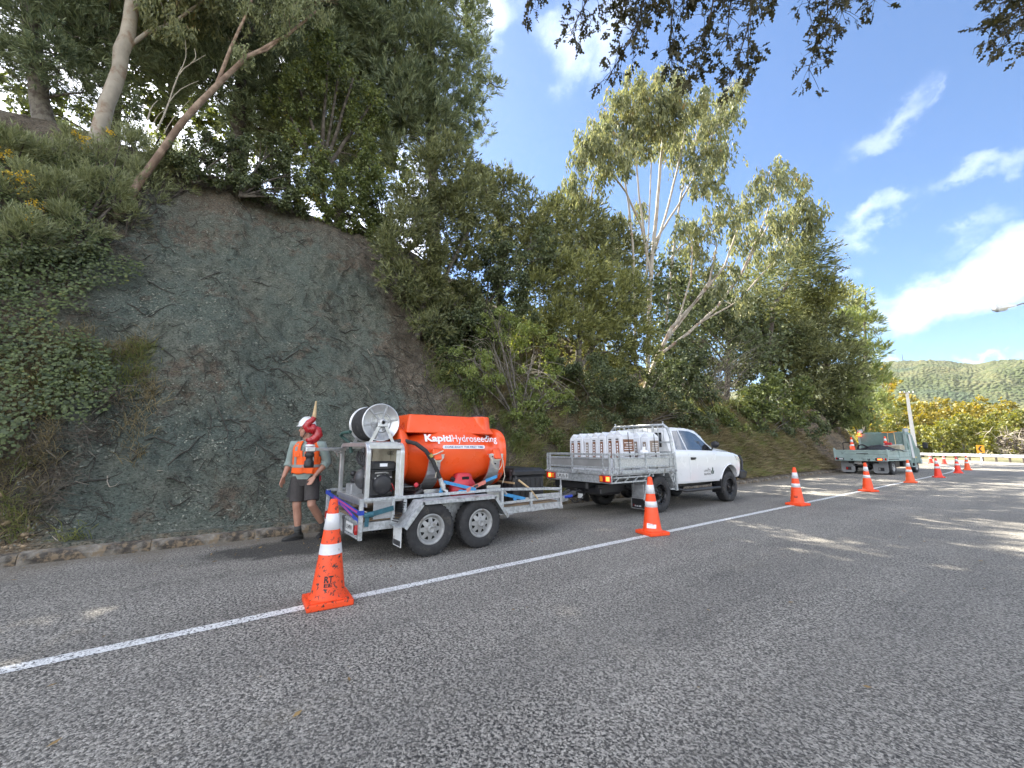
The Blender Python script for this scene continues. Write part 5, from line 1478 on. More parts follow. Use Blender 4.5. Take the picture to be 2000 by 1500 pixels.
# ---------------------------------------------------------------- tank
TC = Vector((-6.10, 0, 1.26))
def tank_prof(a, inset=0.0):
    """cross-section at angle a (0 = towards the road): barrel with a flat top"""
    hw, hu, hd = .655 - inset, .44 - inset, .52 - inset
    c, s = math.cos(a), math.sin(a)
    e = 3.3 if s > 0 else 2.3
    k = (abs(c) ** e + abs(s) ** e) ** (-1 / e)
    return Vector((TC.x + hw * c * k, 0, TC.z + (hu if s > 0 else hd) * s * k))
def tank():
    t = thing('water_tank', 'bright orange plastic hydroseeding tank lettered in white on the trailer', 'tank', (TC.x, 3.1, .75))
    y0, y1, R_ = 2.22, 3.97, .16
    st = []
    for k in range(8):
        f = k / 7 * math.pi / 2; st.append((y0 + R_ * (1 - math.sin(f)), R_ * (1 - math.cos(math.pi / 2 - f)) if False else R_ * (1 - math.sqrt(max(0, 1 - (1 - math.sin(f)) ** 2))) ))
    st = sorted(st); st += [(y0 + .6, 0.0), (3.1, 0.0), (y1 - .6, 0.0)] + [(y1 - (y - y0), i) for y, i in reversed(st)]
    n = 64
    rings = []
    for y, ins in st:
        rings.append([tank_prof(2 * math.pi * k / n, ins) + Vector((0, y, 0)) for k in range(n)])
    m = MB(); m.loft(rings, True, True); shell = m.build('shell', 'orange_plastic', t, weld=True)
    # raised ridge along the top, with sloping sides
    def ridge(xa, ya, yb, z0, z1, wb, wt, eb, et):
        P = []
        for (w, e, z) in ((wb, eb, z0), (wt, et, z1)):
            for cx, cy in ((-w, ya - e), (w, ya - e), (w, yb + e), (-w, yb + e)):
                P.append(Vector((xa + cx, cy, z)))
        c = MB(); c.add(P, [(3, 2, 1, 0), (4, 5, 6, 7), (0, 1, 5, 4), (1, 2, 6, 5), (2, 3, 7, 6), (3, 0, 4, 7)])
        bm = bmesh.new(); bm.from_mesh(c.mesh('tmp')); bmesh.ops.bevel(bm, geom=bm.edges[:], offset=.035, segments=3, affect='EDGES', profile=.6)
        b = MB(); b.add([v.co.copy() for v in bm.verts], [[v.index for v in f.verts] for f in bm.faces], True); bm.free(); return b
    b = ridge(TC.x, 2.42, 3.70, 1.585, 1.865, .555, .385, .11, .0); b.build('top_ridge', 'orange_plastic', t)
    b = MB(); b.lathe([(.20, 1.58), (.165, 1.70), (.15, 1.86), (.14, 1.868), (.001, 1.868)], (TC.x + .34, 3.66, 0), (0, 0, 1), 28); b.build('filler_turret', 'orange_plastic', t)
    b = MB(); b.lathe([(.11, 1.867), (.11, 1.885), (.10, 1.895), (.001, 1.895)], (TC.x + .30, 3.64, 0), (0, 0, 1), 20); b.box((TC.x + .3, 3.64, 1.90), (.16, .03, .015), .004); b.build('filler_cap', 'black_plastic', t)
    b = MB(); b.box((TC.x + .05, 3.05, 1.874), (.36, .8, .012), .004); b.box((TC.x + .05, 3.05, 1.885), (.30, .5, .012), .004); b.build('top_hatch', 'black_plastic', t)
    # tie-down lugs
    for y in (2.72, 3.76):
        b = ridge(TC.x + .67, y - .065, y + .065, 1.20, 1.36, .10, .02, 0, .0); b.build('tie_down_lug', 'orange_plastic', t)
    # lettering on the near side
    def wrap(off):
        def w(x, y):
            # y = arc height above z 1.26 along the section
            a = 0.0; p = tank_prof(0)
            zt = y
            lo, hi = -1.2, 1.4
            for _ in range(26):
                mid = (lo + hi) / 2
                if tank_prof(mid).z < zt: lo = mid
                else: hi = mid
            p = tank_prof(lo); q = tank_prof(lo + .01)
            nrm = Vector((q.z - p.z, 0, -(q.x - p.x))).normalized()
            return Vector((p.x, x, p.z)) + nrm * off
        return w
    def text_on(body, ya, yb, za, zb, off, bold, m, name):
        V, F = text_mesh(body, 1.0, bold)
        lo, hi = V.min(0), V.max(0)
        b = MB(); W = (V - lo) / (hi - lo); wr = wrap(off)
        b.add([wr(ya + (yb - ya) * u, za + (zb - za) * v) for u, v in W], F); b.build(name, m, shell)
    text_on('Kapiti', 2.56, 2.985, 1.43, 1.562, .004, .035, 'decal_white', 'lettering')
    text_on('Hydroseeding', 3.0, 3.80, 1.43, 1.562, .004, .004, 'decal_white', 'lettering')
    wr = wrap(.003); b = MB(); N = 20; P = []
    ya, yb, za, zb = 2.83, 3.56, 1.358, 1.412
    r = (zb - za) / 2
    for k in range(N):
        a = -math.pi / 2 + math.pi * k / (N - 1); P.append(wr(yb - r + r * math.cos(a), (za + zb) / 2 + r * math.sin(a)))
    for k in range(N):
        a = math.pi / 2 + math.pi * k / (N - 1); P.append(wr(ya + r + r * math.cos(a), (za + zb) / 2 + r * math.sin(a)))
    b.add(P, [list(range(len(P)))]); b.build('slogan_panel', 'decal_white', shell)
    text_on('DONE RIGHT THE FIRST TIME', 2.87, 3.53, 1.371, 1.399, .006, .012, 'decal_blue', 'slogan_lettering')
    # steel saddles that clamp the tank down
    for yc in (2.70, 3.74):
        b = MB()
        n = 14; lo_a, hi_a = -1.35, .06
        outer = []
        for k in range(n):
            a = lo_a + (hi_a - lo_a) * k / (n - 1); p = tank_prof(a); q = tank_prof(a + .01)
            nr = Vector((q.z - p.z, 0, -(q.x - p.x))).normalized(); outer.append((p + nr * .008, nr))
        for (p, nr), (p2, nr2) in zip(outer[:-1], outer[1:]):
            w1 = .115 - .03 * (p.z - .75) / .5; w2 = .115 - .03 * (p2.z - .75) / .5
            Q = [p + Vector((0, yc - w1, 0)), p + Vector((0, yc + w1, 0)), p2 + Vector((0, yc + w2, 0)), p2 + Vector((0, yc - w2, 0))]
            b.add(Q + [q + nr * .02 for q in Q], [(0, 1, 2, 3), (4, 7, 6, 5), (0, 4, 5, 1), (1, 5, 6, 2), (2, 6, 7, 3), (3, 7, 4, 0)])
        top = tank_prof(.05)
        b.prism([(-.13, .05), (.13, .05), (.13, .01), (.08, -.05), (-.08, -.05), (-.13, .01)], (top.x + .045, yc, 1.225), (0, 1, 0), (0, 0, 1), .012)
        b.box((top.x + .03, yc, 1.275), (.05, .27, .01))
        # foot down to the deck
        b.prism([(-.13, .30), (.13, .30), (.10, -.02), (-.10, -.02)], (XR - .13, yc - .03, .50), (0, 1, 0), (0, 0, 1), .012)
        sd = b.build('saddle', 'aluminium', t)
        for dx_, dy, z in ((.04, -.07, 1.24), (.04, .06, 1.24), (.02, 0, 1.13)):
            b = MB(); b.cyl((top.x + dx_, yc + dy, z), (top.x + dx_ + .018, yc + dy, z), .010, 8); b.build('bolt', 'black_void', sd)
    b = MB()
    for y in (2.5, 3.1, 3.7): b.box((TC.x, y, .62), (1.1, .12, .26), .01)
    b.box((TC.x, 3.1, .55), (1.2, 1.6, .10), .01)
    b.build('cradle', 'black_plastic', t)
tank()

# ---------------------------------------------------------------- pump cage with engine
def cage():
    t = thing('pump_unit', 'engine and pump in a round-cornered aluminium cage at the back of the trailer', 'pump', (-5.95, 1.98, .73))
    xa, xb, ya, yb = -5.37, -6.58, 1.74, 2.19
    z0, z1 = .73, 1.415
    def hoop(pts, w, h):
        m = MB(); P = [Vector(p) for p in pts]
        for a, b in zip(P[:-1], P[1:]):
            d = (b - a).normalized() * .004; m.bar(a - d, b + d, w, h, (0, 1, 0) if abs((b - a).normalized().y) < .5 else (1, 0, 0), .004)
        return m
    def rounded(p, q, r, axis):
        """inverted U between foot points p and q in the plane of axis"""
        out = [(p[0], p[1], z0)]
        d = Vector((q[0] - p[0], q[1] - p[1], 0)); L = d.length; d.normalize()
        for k in range(7):
            a = math.pi - math.pi / 2 * k / 6
            out.append((p[0] + d.x * (r + r * math.cos(a)), p[1] + d.y * (r + r * math.cos(a)), z1 - r + r * math.sin(a)))
        for k in range(7):
            a = math.pi / 2 - math.pi / 2 * k / 6
            out.append((p[0] + d.x * (L - r + r * math.cos(a)), p[1] + d.y * (L - r + r * math.cos(a)), z1 - r + r * math.sin(a)))
        out.append((q[0], q[1], z0)); return out
    for y in (ya, yb):
        hoop(rounded((xa, y), (xb, y), .11, 'x'), .055, .055).build('cage_hoop', 'aluminium', t)
    for x, z in ((xa - .09, z1 - .002), (xb + .09, z1 - .002), ((xa + xb) / 2, z1 - .002), (xa, z1 - .03), (xb, z1 - .03)):
        m = MB(); m.bar((x, ya, z), (x, yb, z), .055, .05, ch=.004); m.build('top_rail', 'aluminium', t)
    m = MB(); m.box(((xa + xb) / 2, yb - .01, 1.05), (xb - xa + .1 if xb > xa else xa - xb - .1, .008, .66)); bp = m.build('back_panel', 'cream_panel', t)
    m = MB(); m.box((xa + .002, yb - .03, 1.03), (.012, .10, .62), .003); m.build('corner_plate', 'aluminium', t)
    m = MB(); m.box(((xa + xb) / 2, 1.965, .71), (xa - xb + .08, .52, .05), .004); m.box(((xa + xb) / 2, 1.74, .685), (xa - xb + .06, .02, .10), .003); m.build('base_tray', 'aluminium', t)
    m = MB(); m.box((-5.9, 2.17, 1.27), (.30, .004, .20)); sgn = m.build('maker_sign', 'cream_panel', t)
    m = MB(); lettering(m, 'VORTEC', .24, .055, (-5.86, 2.166, 1.27), (1, 0, 0), (0, 0, 1), .02); m.build('sign_lettering', 'plate_text', sgn)
    # engine on the right, pump on the left
    m = MB(); m.box((-5.62, 1.97, .86), (.34, .32, .22), .02); m.box((-5.60, 1.97, 1.02), (.30, .28, .14), .02); m.lathe([(.10, 0), (.125, .02), (.125, .08), (.09, .10), (.001, .10)], (-5.50, 1.97, .90), (1, 0, 0), 20)
    for k in range(6): m.box((-5.62, 1.90, .93 + .022 * k), (.26, .14, .008))
    m.build('engine_block', 'black_plastic', t)
    m = MB(); m.box((-5.55, 1.97, 1.135), (.27, .33, .12), .025); m.box((-5.55, 1.97, 1.078), (.29, .35, .015), .003); ab = m.build('air_box', 'black_plastic', t)
    m = MB(); m.box((-5.413, 1.96, 1.15), (.003, .10, .04)); m.build('maker_label', 'decal_white', ab)
    m = MB(); m.tube([(-5.47, 1.86, 1.03), (-5.45, 1.87, 1.05), (-5.45, 2.0, 1.055), (-5.47, 2.08, 1.03)], .012, 8); m.cyl((-5.47, 1.86, .975), (-5.47, 2.09, .985), .024, 10); m.box((-5.47, 1.95, 1.01), (.05, .12, .03), .006); m.build('exhaust_guard', 'cast_alloy', t)
    m = MB(); m.tube([(-5.44, 1.95, .9), (-5.41, 2.0, .87), (-5.42, 2.06, .84), (-5.46, 2.1, .80)], .008, 6); m.tube([(-5.44, 2.05, .93), (-5.40, 2.08, .90), (-5.42, 2.12, .82)], .006, 6); m.build('wiring', 'red_paint', t)
    m = MB(); m.cyl((-5.60, 1.90, .74), (-5.60, 1.90, .92), .042, 14); m.cyl((-5.60, 1.90, .80), (-5.60, 1.90, .83), .055, 14); m.cyl((-5.60, 1.88, .93), (-5.74, 1.86, 1.0), .05, 12); m.box((-5.66, 1.86, 1.0), (.09, .08, .14), .015); m.build('outlet_pipe', 'cast_alloy', t)
    m = MB(); m.lathe([(.05, -.10), (.13, -.09), (.16, -.03), (.16, .03), (.13, .09), (.05, .10)], (-6.02, 1.93, .95), (1, .25, 0), 20)
    m.tube([(-6.02, 1.93, 1.08), (-6.06, 1.92, 1.22), (-6.12, 1.92, 1.36)], .05, 10); m.cyl((-6.05, 1.92, 1.15), (-6.05, 1.92, 1.18), .075, 12); m.box((-5.84, 1.95, 1.08), (.22, .18, .14), .02); m.build('pump_body', 'steel_dark', t)
    m = MB()
    for k in range(5): m.tube([(-6.2 + .09 * k, 1.86, 1.32), (-6.18 + .08 * k, 1.83, 1.22 + .02 * (k % 2)), (-6.1 + .07 * k, 1.84, 1.16), (-5.98 + .05 * k, 1.9, 1.1)], .012, 6)
    m.sphere((-6.3, 1.85, .9), .05, 10, 6); m.sphere((-6.3, 1.84, 1.0), .045, 10, 6); m.cyl((-6.3, 1.85, .78), (-6.3, 1.85, 1.0), .018, 8); m.build('valve_cluster', 'black_plastic', t)
    m = MB(); m.box((-6.17, 1.84, .80), (.26, .20, .14), .01); m.cyl((-6.3, 1.78, .76), (-6.3, 1.78, .84), .03, 8); m.build('valve_box', 'aluminium_dull', t)
cage()

# ---------------------------------------------------------------- reel
def reel():
    c = Vector((-5.62, 1.96, 1.715)); r = .258
    t = thing('hose_reel', 'big aluminium hose reel wound with black hose on top of the pump cage', 'reel', (-5.9, 1.96, 1.44))
    xn, xf = -5.60, -6.17
    for x, s in ((xn, 1), (xf, -1)):
        m = MB(); m.lathe([(.03, 0), (r - .012, .0), (r, .006), (r, .02), (r - .014, .024), (r - .02, .012), (.03, .012)], (x, c.y, c.z), (s, 0, 0), 48)
        fl = m.build('reel_flange', 'aluminium', t)
        m = MB()
        for k in range(6):
            a = k * math.pi / 3 + .2; d = Vector((0, math.cos(a), math.sin(a))); o = Vector((x + s * .016, c.y, c.z))
            m.bar(o + d * .05, o + d * (r - .02), .026, .012, (1, 0, 0), .004)
        m.lathe([(.125, .012), (.130, .022), (.138, .022), (.143, .012)], (x, c.y, c.z), (s, 0, 0), 36)
        for k in range(14):
            a = k * 2 * math.pi / 14; d = Vector((0, math.cos(a), math.sin(a))) * .105; o = Vector((x + s * .012, c.y, c.z)); m.cyl(o + d, o + d + Vector((s * .012, 0, 0)), .007, 6)
        m.build('spoke_ring', 'aluminium_dull', fl)
    m = MB(); pts = []
    coils = 11; n = 20
    for lay, rr in ((0, .185), (1, .222)):
        for k in range(coils):
            x = xf + .03 + (xn - xf - .06) * (k + .5 * lay) / (coils - .5 * (1 - lay)); tor = []
            m.lathe([(rr - .024, -.018), (rr - .005, -.024), (rr + .014, -.018), (rr + .024, 0), (rr + .014, .018), (rr - .005, .024)], (min(x, xn - .03), c.y, c.z), (1, 0, 0), 36)
    m.build('wound_hose', 'rubber', t)
    m = MB(); m.cyl((xn + .10, c.y, c.z), (xf - .08, c.y, c.z), .022, 12); m.lathe([(.05, .02), (.055, .06), (.04, .085), (.03, .10), (.001, .10)], (xn, c.y, c.z), (1, 0, 0), 18); m.build('axle', 'cast_alloy', t)
    for x in (xn + .075, xf - .06):
        m = MB()
        for dy in (-.155, .155): m.bar((x, c.y + dy, 1.445), (x, c.y + (.03 if dy > 0 else -.03), c.z - .02), .04, .012, (1, 0, 0)); m.bar((x - .014, c.y + dy * .97, 1.445), (x - .014, c.y + (.03 if dy > 0 else -.03), c.z - .02), .008, .035, (1, 0, 0))
        m.box((x, c.y, c.z - .035), (.05, .13, .05), .006); m.box((x, c.y, 1.447), (.06, .42, .012), .003); m.build('stand', 'aluminium', t)
    m = MB(); m.tube([(-6.15, 1.72, 1.60), (-6.32, 1.66, 1.585), (-6.44, 1.66, 1.56), (-6.42, 1.72, 1.50), (-6.36, 1.78, 1.44), (-6.33, 1.80, 1.30)], .024, 8); m.build('hose_tail', 'hose_green', t)
reel()

def cannon():
    """turret that swivels on the arm at the back of the cage"""
    x, y = -6.34, 1.24
    t = thing('water_cannon', 'red swivelling slurry cannon with pale nozzle on a side arm in front of the worker', 'cannon', (x, y, 1.15))
    m = MB(); m.bar((-6.34, 1.20, 1.352), (-6.50, 1.76, 1.352), .05, .045, ch=.004); m.box((x + .0, y, 1.352), (.15, .13, .07), .012); m.bar((-6.47, 1.62, 1.33), (-6.48, 1.66, 1.24), .015, .02); m.bar((-6.48, 1.60, 1.32), (-6.50, 1.75, 1.29), .02, .02); m.build('arm', 'aluminium', t)
    m = MB(); m.lathe([(.045, 0), (.05, .02), (.05, .05), (.042, .055), (.042, .065), (.060, .07), (.064, .10), (.054, .12)], (x, y, 1.385), (0, 0, 1), 18)
    # the S of elbows
    Z = lambda z: 1.46 + (z - 1.58) * .86
    P = [(x, y, Z(1.58)), (x + .015, y + .05, Z(1.63)), (x + .02, y + .09, Z(1.69)), (x + .01, y + .075, Z(1.76)), (x, y + .02, Z(1.785)), (x - .01, y - .05, Z(1.775)), (x - .01, y - .072, Z(1.82)), (x, y - .04, Z(1.885)), (x, y + .005, Z(1.93)), (x, y + .022, Z(1.975))]
    m.tube(P, [.052, .060, .064, .062, .058, .052, .048, .044, .038, .033], 14); m.lathe([(.06, -.03), (.072, -.02), (.072, .02), (.06, .03)], (x, y + .02, Z(1.782)), (0, 1, .1), 16); m.build('elbow', 'red_paint', t)
    m = MB(); m.lathe([(.0515, .092), (.0625, .098), (.0625, .112), (.0525, .118)], (x, y, 1.30), (0, 0, 1), 18); m.build('collar', 'decal_white', t)
    m = MB(); m.tube([(x, y + .022, 1.79), (x, y + .026, 1.86), (x, y + .03, 1.95), (x, y + .034, 2.03)], [.028, .024, .016, .010], 12); m.build('nozzle', 'wood_stake', t)
    m = MB(); m.lathe([(.05, 0), (.062, -.03), (.062, -.06), (.045, -.075), (.045, -.11), (.06, -.125), (.066, -.19), (.058, -.215), (.001, -.215)], (x, y, 1.315), (0, 0, 1), 16); m.build('hose_coupling', 'black_plastic', t)
    m = MB(); m.bar((x + .03, y + .08, 1.62), (x + .02, y + .17, 1.60), .012, .012); m.build('handle', 'steel_dark', t)
cannon()

def loose_gear():
    # delivery hose from reel down the side of the tank
    t = thing('delivery_hose', 'black delivery hose looping from the cage over the tank side to a steel coupling', 'hose', (-5.45, 2.6, .8))
    m = MB(); m.tube([(-5.60, 2.10, 1.44), (-5.52, 2.25, 1.475), (-5.41, 2.40, 1.43), (-5.37, 2.53, 1.33), (-5.355, 2.63, 1.20), (-5.345, 2.70, 1.05), (-5.34, 2.745, .95)], .029, 12); m.build('hose', 'rubber', t)
    m = MB(); m.lathe([(.034, 0), (.034, .05)], (-5.358, 2.585, 1.285), (.0, .45, -.7), 12); m.build('hose_clamp', 'brass', t)
    m = MB(); m.tube([(-5.34, 2.745, .95), (-5.338, 2.765, .90), (-5.33, 2.79, .84), (-5.325, 2.80, .79)], [.03, .032, .036, .03], 12); m.tube([(-5.33, 2.77, .87), (-5.32, 2.82, .86)], .018, 8); m.tube([(-5.325, 2.80, .79), (-5.30, 2.84, .77), (-5.30, 2.84, .74)], .02, 8); m.build('coupling', 'cast_alloy', t)
    # jerry can
    t = thing('fuel_can', 'small red plastic fuel can standing beside the tank', 'fuel can', (-5.44, 3.15, .62))
    prof = [(-.17, .0), (.17, 0), (.18, .02), (.18, .20), (.15, .235), (.13, .255), (.11, .33), (.07, .345), (-.07, .345), (-.10, .33), (-.13, .25), (-.175, .19), (-.18, .02)]
    m = MB(); c = MB(); c.prism(prof, (-5.44, 3.16, .66), (0, 1, 0), (0, 0, 1), .17)
    bm = bmesh.new(); bm.from_mesh(c.mesh('tmp')); bmesh.ops.bevel(bm, geom=[e for e in bm.edges], offset=.012, segments=2, affect='EDGES'); m.add([v.co.copy() for v in bm.verts], [[v.index for v in f.verts] for f in bm.faces], True); bm.free()
    body = m.build('can_body', 'red_can', t)
    m = MB(); m.box((-5.44, 3.17, .935), (.18, .13, .052), .01); m.build('handle_opening', 'black_void', t)
    m = MB(); m.cyl((-5.44, 3.03, .90), (-5.44, 2.985, .94), .03, 12); m.build('cap', 'black_plastic', t)
    m = MB(); m.box((-5.44, 3.16, .575), (.3, .5, .17), .01); o = m.build('battery_box', 'black_plastic'); tag(o, 'low black box on the deck under the red fuel can', 'box')
    # red valve
    t = thing('ball_valve', 'black ball valve with red knob low at the rear foot of the tank', 'valve', (-5.38, 2.42, .75))
    m = MB(); m.cyl((-5.42, 2.40, .72), (-5.36, 2.50, .80), .04, 10); m.cyl((-5.38, 2.46, .80), (-5.36, 2.47, .88), .02, 8); m.build('valve_body', 'black_plastic', t)
    m = MB(); m.sphere((-5.36, 2.40, .875), .034, 10, 6); m.build('knob', 'red_can', t)
    # tool box
    t = thing('tool_box', 'big black plastic truck box at the front of the trailer deck', 'tool box', (-6.0, 4.52, .49))
    m = MB(); m.box((-6.0, 4.52, .70), (.95, .66, .42), .03)
    for k in range(6): m.box((-5.525, 4.26 + .105 * k, .68), (.03, .055, .36), .008)
    for k in range(7): m.box((-5.65 - .11 * k, 4.19, .68), (.055, .03, .36), .008)
    m.build('box_body', 'black_plastic', t)
    m = MB(); m.box((-6.0, 4.52, .955), (1.0, .71, .11), .03); m.box((-6.0, 4.52, 1.015), (.9, .6, .03), .012); m.build('lid', 'black_plastic', t)
    m = MB(); m.box((-5.53, 4.23, .93), (.02, .03, .14), .003); m.box((-5.60, 4.17, .93), (.05, .02, .16), .003); m.build('latch', 'steel_dark', t)
    m = MB(); m.bar((-5.50, 4.18, .80), (-6.4, 4.18, .82), .012, .03); o = m.build('timber_batten', 'wood_stake'); tag(o, 'pale batten lying along the back of the black box', 'batten')
    m = MB(); m.tube([(-5.47, 4.24, .85), (-5.33, 4.36, .72), (-5.25, 4.47, .55)], [.018, .014, .010], 8); o = m.build('wooden_stake', 'wood_stake'); tag(o, 'pale pointed stake leaning on the black box', 'stake')
    # ratchet straps
    def strap(mb, a, b, w=.045, up=(0, 0, 1)): mb.bar(a, b, .006, w, up)
    t = thing('ratchet_strap', 'light-blue ratchet strap with salmon sleeve crossed below the tank side', 'strap', (-5.30, 3.1, .8))
    m = MB(); strap(m, (-5.335, 2.80, .90), (-5.27, 3.28, .775)); strap(m, (-5.335, 3.50, .88), (-5.31, 3.70, .94)); strap(m, (-5.29, 2.98, .745), (-5.27, 3.30, .775), .03); strap(m, (-5.33, 2.75, .74), (-5.34, 2.79, .85), .05, (0, 1, 0)); m.box((-5.29, 3.05, .76), (.02, .06, .04)); m.build('webbing', 'strap_lightblue', t)
    m = MB(); m.bar((-5.268, 3.14, .765), (-5.325, 3.50, .868), .009, .052); sl = m.build('sleeve', 'strap_pink', t)
    m = MB(); m.bar((-5.283, 3.27, .805), (-5.294, 3.35, .826), .004, .036); m.build('sleeve_print', 'steel_dark', sl)
    m = MB(); m.tube([(-5.31, 3.70, .94), (-5.33, 3.74, .97), (-5.31, 3.78, .99), (-5.30, 3.76, .93)], .007, 6); m.build('hook', 'steel_dark', t)
    t = thing('ratchet_strap', 'light-blue ratchet strap tied to the front rail beside the black box', 'strap', (-5.3, 4.2, .6))
    m = MB(); strap(m, (-5.34, 3.86, .66), (-5.30, 4.25, .565), .05); strap(m, (-5.30, 4.02, .56), (-5.30, 4.06, .60), .06); m.build('webbing', 'strap_lightblue', t)
    m = MB(); m.box((-5.31, 4.28, .56), (.04, .07, .05), .006); m.tube([(-5.36, 3.78, .70), (-5.33, 3.84, .72), (-5.34, 3.9, .66)], .02, 6); m.build('buckle', 'cast_alloy', t)
    t = thing('ratchet_strap', 'royal-blue and magenta strap stretched across the open back of the trailer', 'strap', (-6.1, 1.66, .6))
    m = MB(); A = (XL, YB - .03, .705); B = (XR - .0, YB - .03, .585)
    strap(m, A, B, .055); strap(m, (-6.35, YB - .024, .662), (XR - .03, YB - .024, .485), .05); strap(m, (XL + .02, YB + .05, .60), (-6.0, YB + .06, .565), .06)
    m.box((XR, YB, .585), (.056, .062, .056)); m.box((XL, YB, .70), (.056, .062, .056)); m.build('webbing', 'strap_blue', t)
    m = MB(); m.bar((-6.45, YB - .0345, .671), (XR - .04, YB - .0345, .589), .003, .026); m.bar((-6.2, YB - .0285, .635), (-5.55, YB - .0285, .527), .003, .022); m.build('stripe', 'strap_magenta', t)
    t = thing('ratchet_strap', 'dark teal rag-like strap tied at the right rear side of the deck', 'strap', (-5.3, 2.0, .5))
    m = MB(); m.bar((-5.27, 1.78, .56), (-5.262, 2.06, .615), .012, .06); m.tube([(-5.28, 1.70, .545), (-5.26, 1.76, .56), (-5.27, 1.80, .555)], .035, 8); m.bar((-5.26, 1.73, .53), (-5.25, 1.72, .42), .01, .05, (0, 1, 0)); m.build('webbing', 'strap_teal', t)
    m = MB(); m.tube([(-5.33, 1.68, .55), (-5.29, 1.72, .535), (-5.31, 1.76, .57), (-5.35, 1.72, .59), (-5.32, 1.67, .57)], .008, 6); m.build('knot', 'rope', t)
    t = thing('cord', 'thin white cord hanging in a loop from the front tank saddle', 'cord', (-5.36, 3.7, 1.1))
    m = MB(); m.tube([(-5.375, 3.63, 1.26), (-5.36, 3.64, 1.16), (-5.35, 3.70, 1.05), (-5.35, 3.77, 1.04), (-5.355, 3.82, 1.10), (-5.37, 3.85, 1.22)], .007, 6); m.tube([(-5.37, 3.86, 1.18), (-5.36, 3.865, 1.05), (-5.355, 3.88, .94), (-5.36, 3.84, .83)], .006, 6); m.build('loop', 'rope', t)
    t = thing('cord', 'frayed cord tied round the rear tank saddle by the hose', 'cord', (-5.36, 2.65, 1.2))
    m = MB(); m.tube([(-5.38, 2.58, 1.27), (-5.35, 2.62, 1.24), (-5.335, 2.68, 1.19), (-5.33, 2.69, 1.08), (-5.335, 2.67, .96)], .006, 6); m.tube([(-5.38, 2.60, 1.26), (-5.36, 2.70, 1.29), (-5.37, 2.80, 1.33)], .010, 6); m.build('loop', 'rope', t)
loose_gear()
# ================================================================ white ute
mat('car_white', (.72, .73, .74), .22, var=.02, vscale=2, coat=.6, dirt=((.55, .53, .48), 2.2, .60, .85))
mat('tinted_glass', (.012, .014, .018), .04, spec=.9, coat=1.0)
mat('trim_black', (.018, .018, .02), .45)
mat('rim_black', (.014, .014, .015), .3, metal=.3, var=.2, vscale=10)
mat('checker_plate', (.55, .56, .55), .4, metal=.6, var=.3, vscale=40, bump=1.0, bscale=70)
mat('grey_panel', (.23, .23, .225), .7, var=.2, vscale=4, dirt=((.33, .32, .3), 3, .55, .8))
mat('lamp_lit', (1.0, .10, .02), .3, emit=1.6)
mat('lamp_amber', (.85, .28, .02), .3, coat=.4)
mat('headlamp', (.65, .67, .70), .08, spec=.8, coat=1)
mat('leaf_green_print', (.012, .05, .035), .5)
mat('bag_white', (.70, .71, .74), .5, var=.06, vscale=9, bump=.8, bscale=14, dirt=((.52, .52, .54), 7, .58, .8))
mat('print_brown', (.20, .085, .04), .5)
mat('print_black', (.03, .025, .025), .5)
mat('print_taupe', (.26, .20, .155), .55)
UC = -6.27                                            # centre line of the ute
